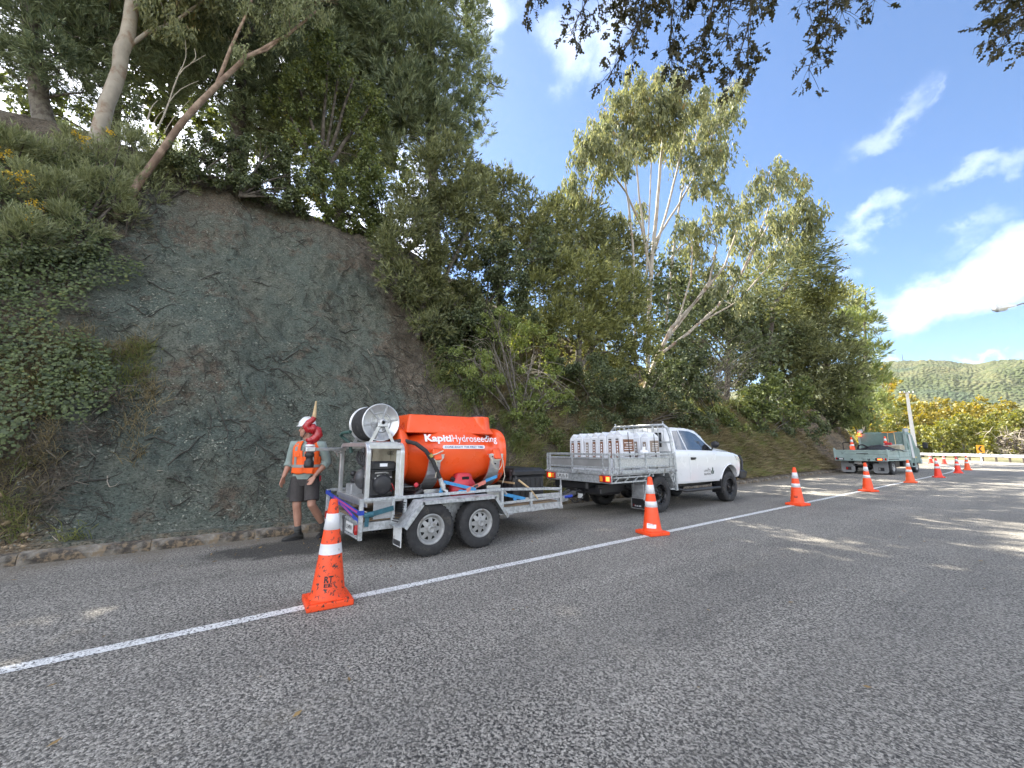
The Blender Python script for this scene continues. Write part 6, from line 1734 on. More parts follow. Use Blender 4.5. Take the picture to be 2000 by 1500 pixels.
def ute():
    t = thing('ute', 'white extra-cab ute with galvanised flat tray loaded with white bags', 'ute', (UC, 9.4, 0))
    # ---- cab body: cross-sections from the back of the cab to the nose
    # y, floor z, belt half width, belt z, roof half width, roof z
    S = [(8.66, .56, .80, 1.28, .62, 1.70), (8.70, .55, .83, 1.30, .65, 1.795), (8.80, .54, .845, 1.31, .665, 1.845), (9.10, .53, .855, 1.31, .685, 1.868), (9.55, .53, .865, 1.30, .70, 1.865), (9.95, .53, .87, 1.29, .69, 1.82),
         (10.25, .53, .875, 1.295, .665, 1.71), (10.52, .53, .88, 1.29, .66, 1.53), (10.74, .53, .885, 1.285, .71, 1.395), (10.85, .54, .89, 1.28, .74, 1.365), (11.15, .56, .895, 1.265, .74, 1.345), (11.5, .58, .885, 1.235, .71, 1.31), (11.78, .60, .86, 1.18, .67, 1.26), (11.93, .64, .81, 1.12, .60, 1.195), (12.0, .70, .76, 1.05, .54, 1.12)]
    def section(y, zf, wb, zb, wr, zr):
        zm = zf + (zb - zf) * .55
        P = [(.0, zf), (.55 * wb, zf), (.955 * wb, zf + .02), (.985 * wb, zf + .10), (1.0 * wb + .012, zm), (wb + .004, zb - .12), (wb - .012, zb - .03), (wb - .035, zb)]
        n = 5
        for k in range(1, n): f = k / n; P.append((wb - .035 + (wr - wb + .035) * f, zb + (zr - .055 - zb) * f))
        P += [(wr, zr - .055), (wr - .035, zr - .018), (wr - .12, zr - .002), (wr * .5, zr + .008), (0, zr + .012)]
        R_ = [Vector((UC + x, y, z)) for x, z in P]; Lh = [Vector((UC - x, y, z)) for x, z in P[1:-1]][::-1]
        return R_ + Lh
    # interpolate stations for a smooth skin
    A = np.array(S); ys = np.unique(np.concatenate([A[:, 0], np.arange(8.66, 12.0, .06)]))
    def interp(col):
        return np.interp(ys, A[:, 0], A[:, col])
    cols = [np.convolve(np.pad(interp(c), 1, 'edge'), [.22, .56, .22], 'valid') for c in range(1, 6)]
    rings = [section(y, *[c[i] for c in cols]) for i, y in enumerate(ys)]
    m = MB(); m.loft(rings, True, True)
    body_me = m.mesh('body', ROOT[t.name], weld=True)
    body = link_mesh('body', body_me, 'car_white', t)
    # cut the front wheel arch
    cm = MB(); cm.cyl((UC - 1.2, 11.165, .475), (UC + 1.2, 11.165, .475), .455, 40); cm.box((UC, 11.165, .35), (2.4, .88, .30))
    cutters = []
    for tag_, cc in (('a', MB().cyl((UC + .60, 11.165, .49), (UC + 1.2, 11.165, .49), .445, 40)), ('b', MB().cyl((UC - 1.2, 11.165, .49), (UC - .60, 11.165, .49), .445, 40))):
        co = cc.build('cut_tmp', 'trim_black', t, weld=True)
        md = body.modifiers.new('arch', 'BOOLEAN'); md.object = co; md.operation = 'DIFFERENCE'; md.solver = 'EXACT'; cutters.append(co)
    dg = bpy.context.evaluated_depsgraph_get()
    new = bpy.data.meshes.new_from_object(body.evaluated_get(dg))
    body.modifiers.clear(); body.data = new
    for co in cutters: bpy.data.objects.remove(co)
    new.polygons.foreach_set('use_smooth', [True] * len(new.polygons))
    try: new.set_sharp_from_angle(angle=R(38))
    except Exception: pass
    body.data.materials.clear(); body.data.materials.append(MATS['car_white'])
    # the near-side skin as a function, for everything laid onto it
    def skin(y, z, off=0.0, side=1):
        i = np.clip(np.searchsorted(ys, y), 1, len(ys) - 1)
        f = (y - ys[i - 1]) / (ys[i] - ys[i - 1])
        zf, wb, zb, wr, zr = [c[i - 1] * (1 - f) + c[i] * f for c in cols]
        sec = section(y, zf, wb, zb, wr, zr)[1:14]
        zz = np.array([p.z for p in sec]); xx = np.array([p.x - UC for p in sec])
        x = float(np.interp(z, zz, xx))
        e = .02; x2 = float(np.interp(z + e, zz, xx))
        n = Vector((e, 0, -(x2 - x))).normalized()
        p = Vector((x, y, z)) + n * off
        return Vector((UC + side * p.x, p.y, p.z))
    def patch(poly, off, nu=10, nv=8, side=1):
        """panel over the skin: poly = bottom edge [(y,z)...], top edge [(y,z)...] with equal counts"""
        bot, top = poly; n = len(bot); mb = MB(); V = []
        for i in range(n):
            for k in range(nv + 1):
                f = k / nv; V.append(skin(bot[i][0] * (1 - f) + top[i][0] * f, bot[i][1] * (1 - f) + top[i][1] * f, off, side))
        F = []
        for i in range(n - 1):
            for k in range(nv): a = i * (nv + 1) + k; F.append((a, a + nv + 1, a + nv + 2, a + 1) if side > 0 else (a + 1, a + nv + 2, a + nv + 1, a))
        mb.add(V, F, True)
        # rim so the panel has an edge
        ring = [i * (nv + 1) for i in range(n)] + [(n - 1) * (nv + 1) + k for k in range(1, nv + 1)] + [i * (nv + 1) + nv for i in range(n - 2, -1, -1)] + [k for k in range(nv - 1, 0, -1)]
        P = [V[i] for i in ring]; Q = [p - Vector((side * (off + .004), 0, 0)) for p in P]; k = len(P)
        mb.add(P + Q, [(j, j + k, (j + 1) % k + k, (j + 1) % k) for j in range(k)])
        return mb
    for side in (1, -1):
        lin = lambda a, b, n=12: [(a[0] + (b[0] - a[0]) * i / (n - 1), a[1] + (b[1] - a[1]) * i / (n - 1)) for i in range(n)]
        # rear half door and front door, with a shut line between
        rd = patch((lin((8.76, .62), (9.30, .60)), lin((8.76, 1.285), (9.27, 1.28))), .006, side=side).build('rear_door', 'car_white', t)
        fd = patch((lin((9.315, .60), (10.42, .60)), lin((9.285, 1.28), (10.52, 1.255))), .006, side=side).build('door', 'car_white', t)
        h = MB(); a, b = skin(9.36, 1.135, .03, side), skin(9.54, 1.13, .03, side); h.bar(a, b, .03, .035, ch=.008); h.box(skin(9.45, 1.12, .012, side), (.012, .20, .06), .004); h.build('handle', 'trim_black', fd)
        qw = patch((lin((8.86, 1.335), (9.275, 1.325)), lin((8.93, 1.765), (9.13, 1.785))), .005, side=side).build('rear_window', 'tinted_glass', t)
        fw = patch(([(9.33, 1.325), (9.6, 1.32), (9.9, 1.315), (10.15, 1.31), (10.46, 1.30)], [(9.185, 1.785), (9.4, 1.785), (9.62, 1.775), (9.9, 1.71), (10.44, 1.33)]), .005, side=side).build('side_window', 'tinted_glass', t)
        sh = patch((lin((8.80, .565), (10.66, .565)), lin((8.80, .598), (10.62, .594))), .010, nv=2, side=side).build('sill', 'car_white', t)
        # wheel arch lip
        lip = MB(); P = []
        for k in range(25):
            a_ = R(-8) + R(196) * k / 24; y = 11.165 + .462 * math.cos(a_); z = .49 + .462 * math.sin(a_)
            P.append(skin(min(y, 11.9), max(z, .56), .012, side))
        lip.tube(P, .016, 6); lip.build('arch_lip', 'car_white', t)
        ln = MB(); ln.cyl((UC + side * .62, 11.165, .50), (UC + side * .80, 11.165, .50), .40, 24); ln.build('arch_liner', 'black_void', t)
        # mirror
        mi = MB(); c = skin(10.44, 1.36, .13, side); mi.sphere(c + Vector((side * .03, 0, .02)), (.11, .055, .085), 14, 8); mi.bar(skin(10.42, 1.31, 0, side), c, .05, .03); mi.build('mirror', 'trim_black', t)
        # side step
        st = MB(); x = UC + side * .93
        st.tube([(UC + side * .72, 8.85, .45), (x, 8.98, .40), (x, 10.50, .40), (UC + side * .72, 10.64, .45)], .032, 10); st.box((x - side * .05, 9.74, .415), (.13, 1.4, .03), .01); st.build('side_step', 'trim_black', t)
        mf = MB(); mf.box((UC + side * .76, 10.70, .42), (.26, .02, .34), .006); mf.build('front_mud_flap', 'trim_black', t)
        for y in (8.07, 11.165):
            wheel(t, (UC + side * .76, y, .385), side, .385, .255, .225, 'rim_black', 0, .07)
        hl = patch(([(11.62, 1.05), (11.74, 1.03), (11.90, 1.01)], [(11.50, 1.17), (11.70, 1.15), (11.91, 1.09)]), .012, nv=4, side=side).build('headlight', 'headlamp', t)
    # glass front and back
    g = MB()
    P = []
    for y in np.linspace(10.06, 10.66, 8):
        i = int(np.clip(np.searchsorted(ys, y), 1, len(ys) - 1)); zr, wr = cols[4][i], cols[3][i]
        P.append((y, zr + .012, wr))
    for (y0, z0, w0), (y1, z1, w1) in zip(P[:-1], P[1:]):
        g.add([(UC - w0 + .10, y0, z0 + .006), (UC + w0 - .10, y0, z0 + .006), (UC + w1 - .10, y1, z1 + .006), (UC - w1 + .10, y1, z1 + .006)], [(0, 1, 2, 3)], True)
    g.build('windscreen', 'tinted_glass', t)
    g = MB(); g.box((UC, 8.655, 1.56), (1.16, .012, .34), .004); g.build('rear_screen', 'tinted_glass', t)
    # company lettering on the near door
    dec = MB()
    w = lambda y0, z0: (lambda x, y: skin(y0 + x, z0 + y, .0085))
    lettering(dec, 'LAWN', .165, .05, None, None, None, .0, wrap=w(9.905, .795)); lettering(dec, 'SOLUTIONS', .31, .052, None, None, None, .012, wrap=w(9.905, .715)); lettering(dec, 'Pro', .12, .095, None, None, None, -.006, wrap=w(10.085, .79))
    dec.build('door_lettering', 'print_black', t)
    dec = MB()
    for (cy, cz, tl, L) in ((10.30, .845, 0, .115), (10.262, .775, .42, .10), (10.338, .775, -.42, .10)):
        V = []
        for k in range(16):
            a = 2 * math.pi * k / 16; x, z = .026 * math.sin(a) * (1 - .25 * math.cos(a)), L * .5 * math.cos(a)
            V.append(skin(cy + x * math.cos(tl) - z * math.sin(tl), cz + x * math.sin(tl) + z * math.cos(tl), .0085))
        dec.add(V, [list(range(16))])
    dec.build('leaf_emblem', 'leaf_green_print', t)
    # bull bar
    b = MB(); b.prism([(-.82, .0), (.82, .0), (.86, .16), (.62, .30), (-.62, .30), (-.86, .16)], (UC, 12.10, .56), (1, 0, 0), (0, 0, 1), .22); b.box((UC + .80, 11.98, .66), (.12, .30, .22), .03); b.box((UC - .80, 11.98, .66), (.12, .30, .22), .03); b.build('bumper', 'trim_black', t)
    b = MB()
    b.tube([(UC + .80, 12.04, .78), (UC + .79, 12.10, 1.02), (UC + .74, 12.10, 1.15), (UC + .60, 12.12, 1.17), (UC + .45, 12.16, 1.0), (UC + .42, 12.18, .82)], .03, 10); b.tube([(UC - .80, 12.04, .78), (UC - .79, 12.10, 1.02), (UC - .74, 12.10, 1.15), (UC - .60, 12.12, 1.17), (UC - .45, 12.16, 1.0), (UC - .42, 12.18, .82)], .03, 10)
    b.tube([(UC - .44, 12.17, .95), (UC + .44, 12.17, .95)], .03, 10); b.build('bull_bar', 'trim_black', t)
    # chassis under the tray
    b = MB()
    for sx in (-1, 1): b.bar((UC + sx * .42, 6.55, .55), (UC + sx * .42, 11.6, .52), .07, .14)
    b.cyl((UC - .7, 8.07, .385), (UC + .7, 8.07, .385), .055, 10); b.sphere((UC, 8.07, .385), (.16, .18, .16), 12, 8); b.cyl((UC, 8.2, .42), (UC, 10.0, .5), .045, 8)
    for sx in (-1, 1): b.tube([(UC + sx * .5, 7.35, .56), (UC + sx * .5, 7.75, .42), (UC + sx * .5, 8.1, .36), (UC + sx * .5, 8.6, .44), (UC + sx * .5, 8.95, .56)], .03, 6)
    b.box((UC, 6.62, .50), (1.0, .10, .12), .02); b.bar((UC, 6.62, .47), (UC, 6.40, .44), .07, .07); b.cyl((UC, 6.38, .46), (UC, 6.38, .54), .025, 10); b.box((UC - .30, 6.75, .62), (1.0, .5, .24), .04); b.box((UC, 9.7, .52), (1.3, 1.9, .14), .03)
    b.box((UC + .2, 7.0, .48), (.5, .7, .16), .06); b.build('underframe', 'trim_black', t)
    b = MB(); b.box((UC + .14, 6.36, .40), (.13, .012, .09), .002); b.build('tow_plate', 'plate_white', t)
    tray(t)
    return t

TX, TL, TY0, TY1 = UC + .93, UC - .93, 6.42, 8.60
def tray(t):
    g = 'galvanised'
    m = MB(); m.box((UC, (TY0 + TY1) / 2, .845), (1.84, TY1 - TY0 - .02, .03)); 
    for y in np.arange(TY0 + .2, TY1, .4): m.bar((TL + .05, y, .80), (TX - .05, y, .80), .05, .07)
    for sx in (-1, 1): m.bar((UC + sx * .42, TY0 + .05, .73), (UC + sx * .42, TY1, .73), .06, .10)
    m.build('tray_floor', 'aluminium_dull', t)
    # rear valance with lights and plate
    m = MB(); m.box((UC, TY0, .765), (1.86, .025, .165), .004); m.box((UC, TY0 - .005, .865), (1.88, .05, .05), .004); rv = m.build('rear_valance', g, t)
    m = MB(); m.box((UC - .42, TY0 - .02, .775), (.36, .006, .115), .002); pl = m.build('number_plate', 'plate_white', t)
    m = MB(); lettering(m, 'LPU549', .31, .075, (UC - .575, TY0 - .0245, .737), (1, 0, 0), (0, 0, 1), .012); m.build('plate_lettering', 'plate_text', pl)
    for sx in (-1, 1):
        m = MB(); m.box((UC + sx * .78, TY0 - .03, .772), (.27, .04, .125), .008); tl = m.build('tail_light', 'tail_red', t)
        m = MB(); m.box((UC + sx * (.865 if sx > 0 else .80), TY0 - .053, .775), (.085, .012, .085), .004); m.build('lit_lamp', 'lamp_lit', tl)
        m = MB(); m.box((UC + sx * .70, TY0 - .052, .772), (.07, .008, .10), .003); m.build('reflector', 'lamp_amber', tl)
    # drop sides: rear, right, left. each a frame with infill
    def side(o, ex, L, posts, infill, nm):
        """gate in the plane through o along ex, from z .87 to 1.26"""
        o, ex = Vector(o), Vector(ex); n = ex.cross(Vector((0, 0, 1)))
        m = MB()
        for z, h in ((.895, .07), (.985, .035), (1.165, .035), (1.245, .04)): m.bar(o + Vector((0, 0, z)), o + ex * L + Vector((0, 0, z)), .035, h, ch=.004)
        gate = m.build(nm, g, t)
        for f in posts:
            p = o + ex * (L * f); m = MB(); m.bar(p + n * .022 + Vector((0, 0, .88)), p + n * .022 + Vector((0, 0, 1.262)), .035, .03, ex, .003); m.build('gate_post', g, gate)
            m = MB(); m.bar(p + n * .045 + Vector((0, 0, .90)), p + n * .06 + Vector((0, 0, .855)), .05, .02, ex); m.build('hinge', 'aluminium_dull', gate)
        m = MB(); m.box(o + ex * (L / 2) + Vector((0, 0, 1.075)), (abs(ex.x) * (L - .04) + .008, abs(ex.y) * (L - .04) + .008, .15)); m.build('infill_panel', infill, gate)
    side((TL + .01, TY0, 0), (1, 0, 0), 1.84, (.012, .06, .44, .90, .985), 'grey_panel', 'rear_gate')
    side((TX, TY0 + .03, 0), (0, 1, 0), 2.12, (.02, .09, .49, .90, .98), 'checker_plate', 'side_gate')
    side((TL, TY1 - .03, 0), (0, -1, 0), 2.12, (.02, .5, .98), 'checker_plate', 'side_gate')
    # headboard: tube hoop with bars
    m = MB(); y = TY1 - .03; zt = 1.90
    P = [(TX - .02, y, .82), (TX - .03, y, 1.30), (TX - .06, y, 1.62), (TX - .13, y - .0, zt - .08), (TX - .22, y, zt), (TL + .22, y, zt), (TL + .13, y, zt - .08), (TL + .06, y, 1.62), (TL + .03, y, 1.30), (TL + .02, y, .82)]
    m.tube(P, .032, 10); hb = m.build('headboard', g, t)
    m = MB(); m.bar((TL + .08, y, 1.50), (TX - .08, y, 1.50), .04, .04); m.bar((TL + .05, y, 1.28), (TX - .05, y, 1.28), .04, .04); m.build('cross_rail', g, hb)
    for k in range(11):
        x = TL + .24 + (1.86 - .48) * k / 10; r_ = .026 if k in (2, 8) else .009
        m = MB(); m.cyl((x, y, 1.50), (x, y, zt), r_, 8)
        if k in (0, 10): m.cyl((x, y, zt), (x, y, zt + .08), .018, 8)
        m.build('headboard_bar', g, hb)
    m = MB(); m.bar((TX - .0, y + .03, .44), (TX - .02, y + .03, 1.28), .05, .05, (0, 1, 0)); m.bar((TL + .0, y + .03, .44), (TL + .02, y + .03, 1.28), .05, .05, (0, 1, 0)); m.build('front_post', g, t)
    # right and left rear mudguards, lower side frame, toolbox plates
    for sx in (-1, 1):
        x0 = UC + sx * .91
        m = MB(); prof = [(7.42, .30), (7.50, .62), (7.66, .84), (8.34, .84), (8.50, .62), (8.56, .46)]
        for (ya, za), (yb, zb) in zip(prof[:-1], prof[1:]):
            m.add([(x0, ya, za), (x0 - sx * .30, ya, za), (x0 - sx * .30, yb, zb), (x0, yb, zb)], [(0, 1, 2, 3)]); m.add([(x0, ya, za + .012), (x0 - sx * .30, ya, za + .012), (x0 - sx * .30, yb, zb + .012), (x0, yb, zb + .012)], [(3, 2, 1, 0)])
            m.bar((x0, ya, za + .006), (x0, yb, zb + .006), .03, .03, (1, 0, 0))
        gd = m.build('mudguard', g, t)
        m = MB(); m.box((UC + sx * .76, 7.43, .45), (.30, .012, .34), .003); m.build('flap_plate', 'aluminium_dull', gd)
        m = MB(); m.box((UC + sx * .76, 7.42, .235), (.30, .008, .20), .002); m.build('mud_flap', 'trim_black', gd)
        m = MB()
        if sx > 0:
            m.bar((UC + .60, 7.412, .335), (UC + .92, 7.412, .335), .012, .012); m.bar((UC + .60, 7.412, .13), (UC + .92, 7.412, .13), .012, .012); m.bar((UC + .606, 7.412, .135), (UC + .606, 7.412, .335), .012, .012, (0, 1, 0)); m.build('flap_edge', 'aluminium', t)
            m = MB(); lettering(m, 'RUS DE', .16, .028, (UC + .68, 7.413, .165), (1, 0, 0), (0, 0, 1), .02); m.build('flap_lettering', 'decal_white', t)
            m = MB(); lettering(m, 'T', .035, .045, (UC + .64, 7.413, .163), (1, 0, 0), (0, 0, 1), .02); m.build('flap_initial', 'tail_red', t)
        m = MB(); m.bar((x0, TY0 + .05, .79), (x0, 7.62, .79), .03, .025); m.bar((x0, TY0 + .02, .70), (x0, 7.52, .70), .03, .03)
        for k in range(4): m.bar((x0, TY0 + .10 + .30 * k, .705), (x0, TY0 + .22 + .30 * k, .785), .025, .02)
        m.bar((x0, 8.36, .78), (x0, 8.58, .78), .03, .03); m.bar((x0, 8.5, .60), (x0, 8.58, .60), .03, .03); m.bar((x0, 8.54, .45), (x0, 8.54, .78), .03, .03, (0, 1, 0)); m.bar((x0, 8.40, .48), (x0, 8.60, .46), .03, .03)
        m.bar((x0 - .02, TY0 + .7, .70), (x0 - sx * .25, 7.42, .40), .012, .012); m.build('side_frame', g, t)
ute()

# ---------------------------------------------------------------- white bags on the tray
def bag(label, c, dx, dy, h, face, tie=False, rz=0.0, cat='bag'):
    t = thing('plastic_bag', label, cat, (0, 0, 0), 'white bags of mulch on the tray')
    hx, hy = dx / 2, dy / 2
    m = MB(); q_ = MB(); q_.box((0, 0, h * .455), (dx, dy, h * .91), .018)
    bm = bmesh.new(); bm.from_mesh(q_.mesh('tmp')); bmesh.ops.subdivide_edges(bm, edges=bm.edges[:], cuts=2, use_grid_fill=True)
    for v in bm.verts:                                     # slack film: bellies out a little, dents here and there
        b = 1 + .05 * math.sin(min(1, max(0, v.co.z / (h * .9))) * math.pi) + random.gauss(0, .012); v.co.x *= b; v.co.y *= 1 + random.gauss(0, .01)
    m.add([v.co.copy() for v in bm.verts], [[v.index for v in f.verts] for f in bm.faces], False); bm.free()
    m.prism([(-hx * .97, 0), (hx * .97, 0), (hx * .12, h * .105), (-hx * .12, h * .105)], (0, 0, h * .905), (1, 0, 0), (0, 0, 1), dy * .93)
    m.bar((0, -hy * .9, h * 1.01), (0, hy * .9, h * 1.015), .012, .035)
    m.build('sack', 'bag_white', t)
    m = MB(); y = -hy * 1.035 - .004
    if face == 'strip' or face == 'pale':
        mt = {'strip': 'print_brown', 'pale': 'print_taupe'}[face]
        m.box((0, y, h * .56), (.078, .004, h * .44)); 
        p = m.build('printed_strip', mt, t)
        if face == 'strip':
            m = MB(); m.box((0, y, h * .815), (.075, .004, .022)); m.build('printed_bar', 'print_black', t)
        m = MB()
        for k in range(5): m.box((random.uniform(-.004, .004), y - .003, h * (.42 + .07 * k)), (.028, .002, h * .045))
        m.build('strip_text', 'decal_white', p)
    m = MB(); x = hx * 1.035 + .004
    m.box((x, 0, h * .66), (.004, dy * .82, h * .30)); pn = m.build('printed_panel', 'print_taupe' if face != 'strip' else 'print_brown', t)
    m = MB()
    for k in range(4): m.box((x + .003, random.uniform(-.02, .02), h * (.56 + .055 * k)), (.002, dy * random.uniform(.5, .72), .014))
    m.build('panel_text', 'decal_white', pn)
    m = MB()
    for k in range(6): m.box((x, random.uniform(-.01, .01), h * (.20 + .05 * k)), (.003, dy * .74, .010))
    m.build('small_print', 'strap_blue' if False else 'print_taupe', pn)
    if tie:
        m = MB(); m.tube([(x + .006, -.01, h * .98), (x + .010, -.0, h * .55), (x + .012, .03, h * .05)], .007, 6); m.tube([(x + .006, .02, h * .5), (x + .01, .03, h * .3)], .012, 6); m.build('tie_cord', 'print_black', t)
    t.location = c; t.rotation_euler = (random.gauss(0, .012), random.gauss(0, .015), rz + random.gauss(0, .02))
    return t
def bags():
    x0, dx = TL + .13, .222
    desc = ['first white bag from the left in the rear row, brown strip facing back', 'second white bag from the left in the rear row, brown strip facing back', 'third white bag from the left in the rear row, with the faded pale strip', 'fourth white bag from the left in the rear row, dark olive-brown strip',
            'fifth white bag from the left in the rear row, brown strip facing back', 'sixth white bag from the left in the rear row, next to the tied one', 'rear-row corner bag with wide brown panel and cord towards the road']
    for k in range(7):
        bag(desc[k], (x0 + dx * (k + .5), 7.22 + random.uniform(-.02, .02), .862), dx - .010, .43, .80 + .008 * k + random.uniform(-.01, .01), 'pale' if k == 2 else 'strip', tie=k == 6)
    d2 = ['white bag at the left end of the front row behind the first bags', 'front-row white bag second from the left, only its folded top showing', 'front-row white bag third from the left, only its folded top showing', 'front-row white bag in the middle, only its folded top showing', 'front-row white bag left of the pale-strip one by the headboard', 'front-row white bag with a faded brown strip beside the water jug', 'front-row corner bag by the cab with wide brown panel and black cord']
    for k in range(7):
        bag(d2[k], (x0 + dx * (k + .5), 8.10 + random.uniform(-.02, .02), .862), dx - .012, .40, .80 + .006 * k + random.uniform(-.01, .01), 'pale', tie=k == 6)
    t = thing('water_jug', 'white plastic jug wedged between the two rows of bags', 'jug', (TX - .14, 7.66, .862))
    m = MB(); m.box((TX - .14, 7.66, 1.10), (.16, .18, .46), .04); m.build('jug_body', 'decal_white', t)
    m = MB(); m.cyl((TX - .14, 7.66, 1.33), (TX - .14, 7.66, 1.40), .04, 12); m.lathe([(.06, 0), (.085, .02), (.085, .05), (.06, .07)], (TX - .12, 7.66, 1.20), (0, 0, 1), 14); m.build('jug_cap', 'decal_white', t)
bags()
# ================================================================ pale green flatbed truck at the bend
mat('truck_green', (.150, .225, .205), .5, var=.15, vscale=3, dirt=((.26, .33, .31), 2.5, .55, .7))
mat('truck_green_pale', (.29, .37, .355), .5, var=.15, vscale=3, dirt=((.12, .16, .15), 4, .58, .72))
mat('flap_grey', (.22, .225, .23), .8, var=.2, vscale=4)
mat('tarp_dark', (.022, .022, .026), .7, var=.3, vscale=6)
mat('sheet_white', (.52, .53, .53), .6)
mat('fluoro_cone', (.86, .075, .012), .5, var=.10, vscale=6, dirt=((.035, .028, .022), 9, .66, .70))
mat('fluoro_cone_dirty', (.80, .072, .012), .55, var=.12, vscale=6, dirt=((.03, .024, .02), 26, .56, .60))
mat('fluoro_cone_red', (.80, .045, .018), .5, var=.12, vscale=5, dirt=((.10, .04, .03), 14, .60, .70))
mat('fluoro_cone_faded', (.84, .115, .03), .6, var=.15, vscale=5, dirt=((.06, .045, .035), 12, .60, .68))
mat('cone_band', (.66, .66, .67), .35, var=.08, vscale=6, dirt=((.30, .28, .24), 22, .63, .70))
XA, XB, Y0, Y1 = -5.52, -7.78, 28.1, 31.35
def truck():
    t = thing('flatbed_truck', 'pale green flatbed truck with dropside tray parked at the bend', 'truck', (-6.65, 30.5, 0))
    xc = (XA + XB) / 2; W = XA - XB
    g = 'truck_green_pale'
    m = MB(); m.box((xc, (Y0 + Y1) / 2, .86), (W - .02, Y1 - Y0, .06)); 
    for k in range(6): m.bar((XA - .1, Y0 + .2 + .6 * k, .78), (XB + .1, Y0 + .2 + .6 * k, .78), .06, .1)
    m.build('tray_floor', 'truck_green', t)
    m = MB(); m.box((xc, Y0 - .01, .785), (W, .05, .19), .01); rv = m.build('rear_sill', g, t)
    def dropside(o, ex, L, nm):
        o, ex = Vector(o), Vector(ex); n = ex.cross(Vector((0, 0, 1)))
        m = MB(); pr = [(.90, 0), (.98, .0), (.985, -.02), (1.05, -.02), (1.055, .0), (1.11, .0), (1.115, -.02), (1.18, -.02), (1.185, .0), (1.27, .0), (1.27, -.045), (.90, -.045)]
        A = [o + n * b + Vector((0, 0, a)) for a, b in pr]; m.loft([A, [p + ex * L for p in A]], False, True); return m.build(nm, g, t)
    gt = dropside((XB, Y0, 0), (1, 0, 0), W, 'tail_gate')
    for f in (.34, .66): 
        m = MB(); x = XB + W * f; m.bar((x - .05, Y0 - .05, .81), (x + .02, Y0 - .05, .72), .03, .03); m.bar((x + .05, Y0 - .05, .81), (x - .0, Y0 - .05, .72), .03, .03); m.build('gate_latch', 'trim_black', gt)
    m = MB(); m.box((xc + .1, Y0 - .012, 1.08), (.5, .012, .03)); m.build('gate_slot', 'trim_black', gt)
    dropside((XA, Y0 + .02, 0), (0, 1, 0), (Y1 - Y0) * .5 - .04, 'side_gate'); dropside((XA, Y0 + .02 + (Y1 - Y0) * .5, 0), (0, 1, 0), (Y1 - Y0) * .5 - .04, 'side_gate'); dropside((XB, Y1, 0), (0, -1, 0), Y1 - Y0, 'side_gate')
    for (x, y) in ((XA, Y0), (XA, (Y0 + Y1) / 2), (XA, Y1 - .02), (XB, Y0)):
        m = MB(); m.box((x, y, 1.07), (.07, .07, .46), .008)
        if x == XB: m.bar((x + .05, y, 1.27), (x - .03, y, 1.36), .06, .05)
        m.build('gate_post', g, t)
    for f in range(9):
        m = MB(); m.box((XA + .006, Y0 + .15 + .16 * f, .79), (.01, .06, .06)); m.build('rope_rail_slot', 'black_void', t)
    m = MB(); m.box((XA - .02, (Y0 + Y1) / 2, .79), (.04, Y1 - Y0, .16), .005); m.build('side_sill', g, t)
    for sx, lit in ((-1, 0), (1, 1)):
        x = xc + sx * (W / 2 - .26)
        m = MB(); m.box((x - (.08 if sx > 0 else -.0), Y0 - .045, .79), (.32, .03, .12), .01); lb = m.build('tail_light', 'trim_black', t)
        m = MB(); m.box((x - (.08 if sx > 0 else 0) + .03, Y0 - .064, .79), (.18, .012, .07), .004); m.build('lens', 'lamp_lit' if lit else 'headlamp', lb)
        m = MB(); m.box((xc + sx * (W / 2 - .08), Y0 - .045, .80), (.07, .02, .11), .004); m.build('reflector', 'tail_red', t)
        m = MB(); m.prism([(-.31, .33), (.31, .33), (.31, -.2), (.24, -.28), (-.24, -.28), (-.31, -.2)], (xc + sx * .70, Y0 + .32, .36), (1, 0, 0), (0, 0, 1), .02); fl = m.build('mud_flap', 'flap_grey', t)
        m = MB(); m.box((xc + sx * .70 + .02, Y0 + .305, .28), (.24, .008, .17)); m.build('flap_badge', 'trim_black', fl)
        m = MB(); m.box((xc + sx * .70 - .05, Y0 + .30, .28), (.07, .008, .12)); m.build('flap_badge_mark', 'tail_red' if sx < 0 else 'flap_grey', fl)
    m = MB(); m.box((xc - .25, Y0 + .28, .60), (.36, .012, .13)); pl = m.build('number_plate', 'plate_white', t)
    m = MB(); lettering(m, 'FYG537', .29, .08, (xc - .395, Y0 + .2725, .56), (1, 0, 0), (0, 0, 1), .01); m.build('plate_lettering', 'plate_text', pl)
    m = MB()
    for sx in (-1, 1): m.bar((xc + sx * .42, Y0 + .2, .64), (xc + sx * .42, Y1 + 2, .6), .08, .18)
    m.cyl((xc - .7, 29.05, .37), (xc + .7, 29.05, .37), .07, 10); m.sphere((xc, 29.05, .37), .18, 12, 8); m.box((xc, 29.0, .62), (1.3, 1.2, .1)); m.box((XA - .5, 30.2, .52), (.5, .6, .34), .03); m.box((xc, 32.3, .5), (1.6, 1.8, .3), .03)
    m.box((xc - .2, Y0 + .33, .45), (.5, .05, .06)); m.build('underframe', 'trim_black', t)
    m = MB(); m.sphere((xc + .12, Y0 + .35, .50), (.07, .05, .07), 10, 6); m.box((xc - .55, Y0 + .3, .42), (.14, .02, .05)); m.box((xc + .0, Y0 + .30, .70), (.1, .02, .05)); m.build('spare_lamp', 'flap_grey', t)
    for sx in (-1, 1):
        wheel(t, (xc + sx * .93, 29.05, .37), sx, .37, .22, .20, 'rim_grey', 0, .06); wheel(t, (xc + sx * .68, 29.05, .37), sx, .37, .2, .20, 'rim_grey', 0, .06); wheel(t, (xc + sx * .86, 32.75, .36), sx, .36, .21, .20, 'rim_grey', 0, .03)
    # cab
    cy0, cy1 = 31.62, 33.35
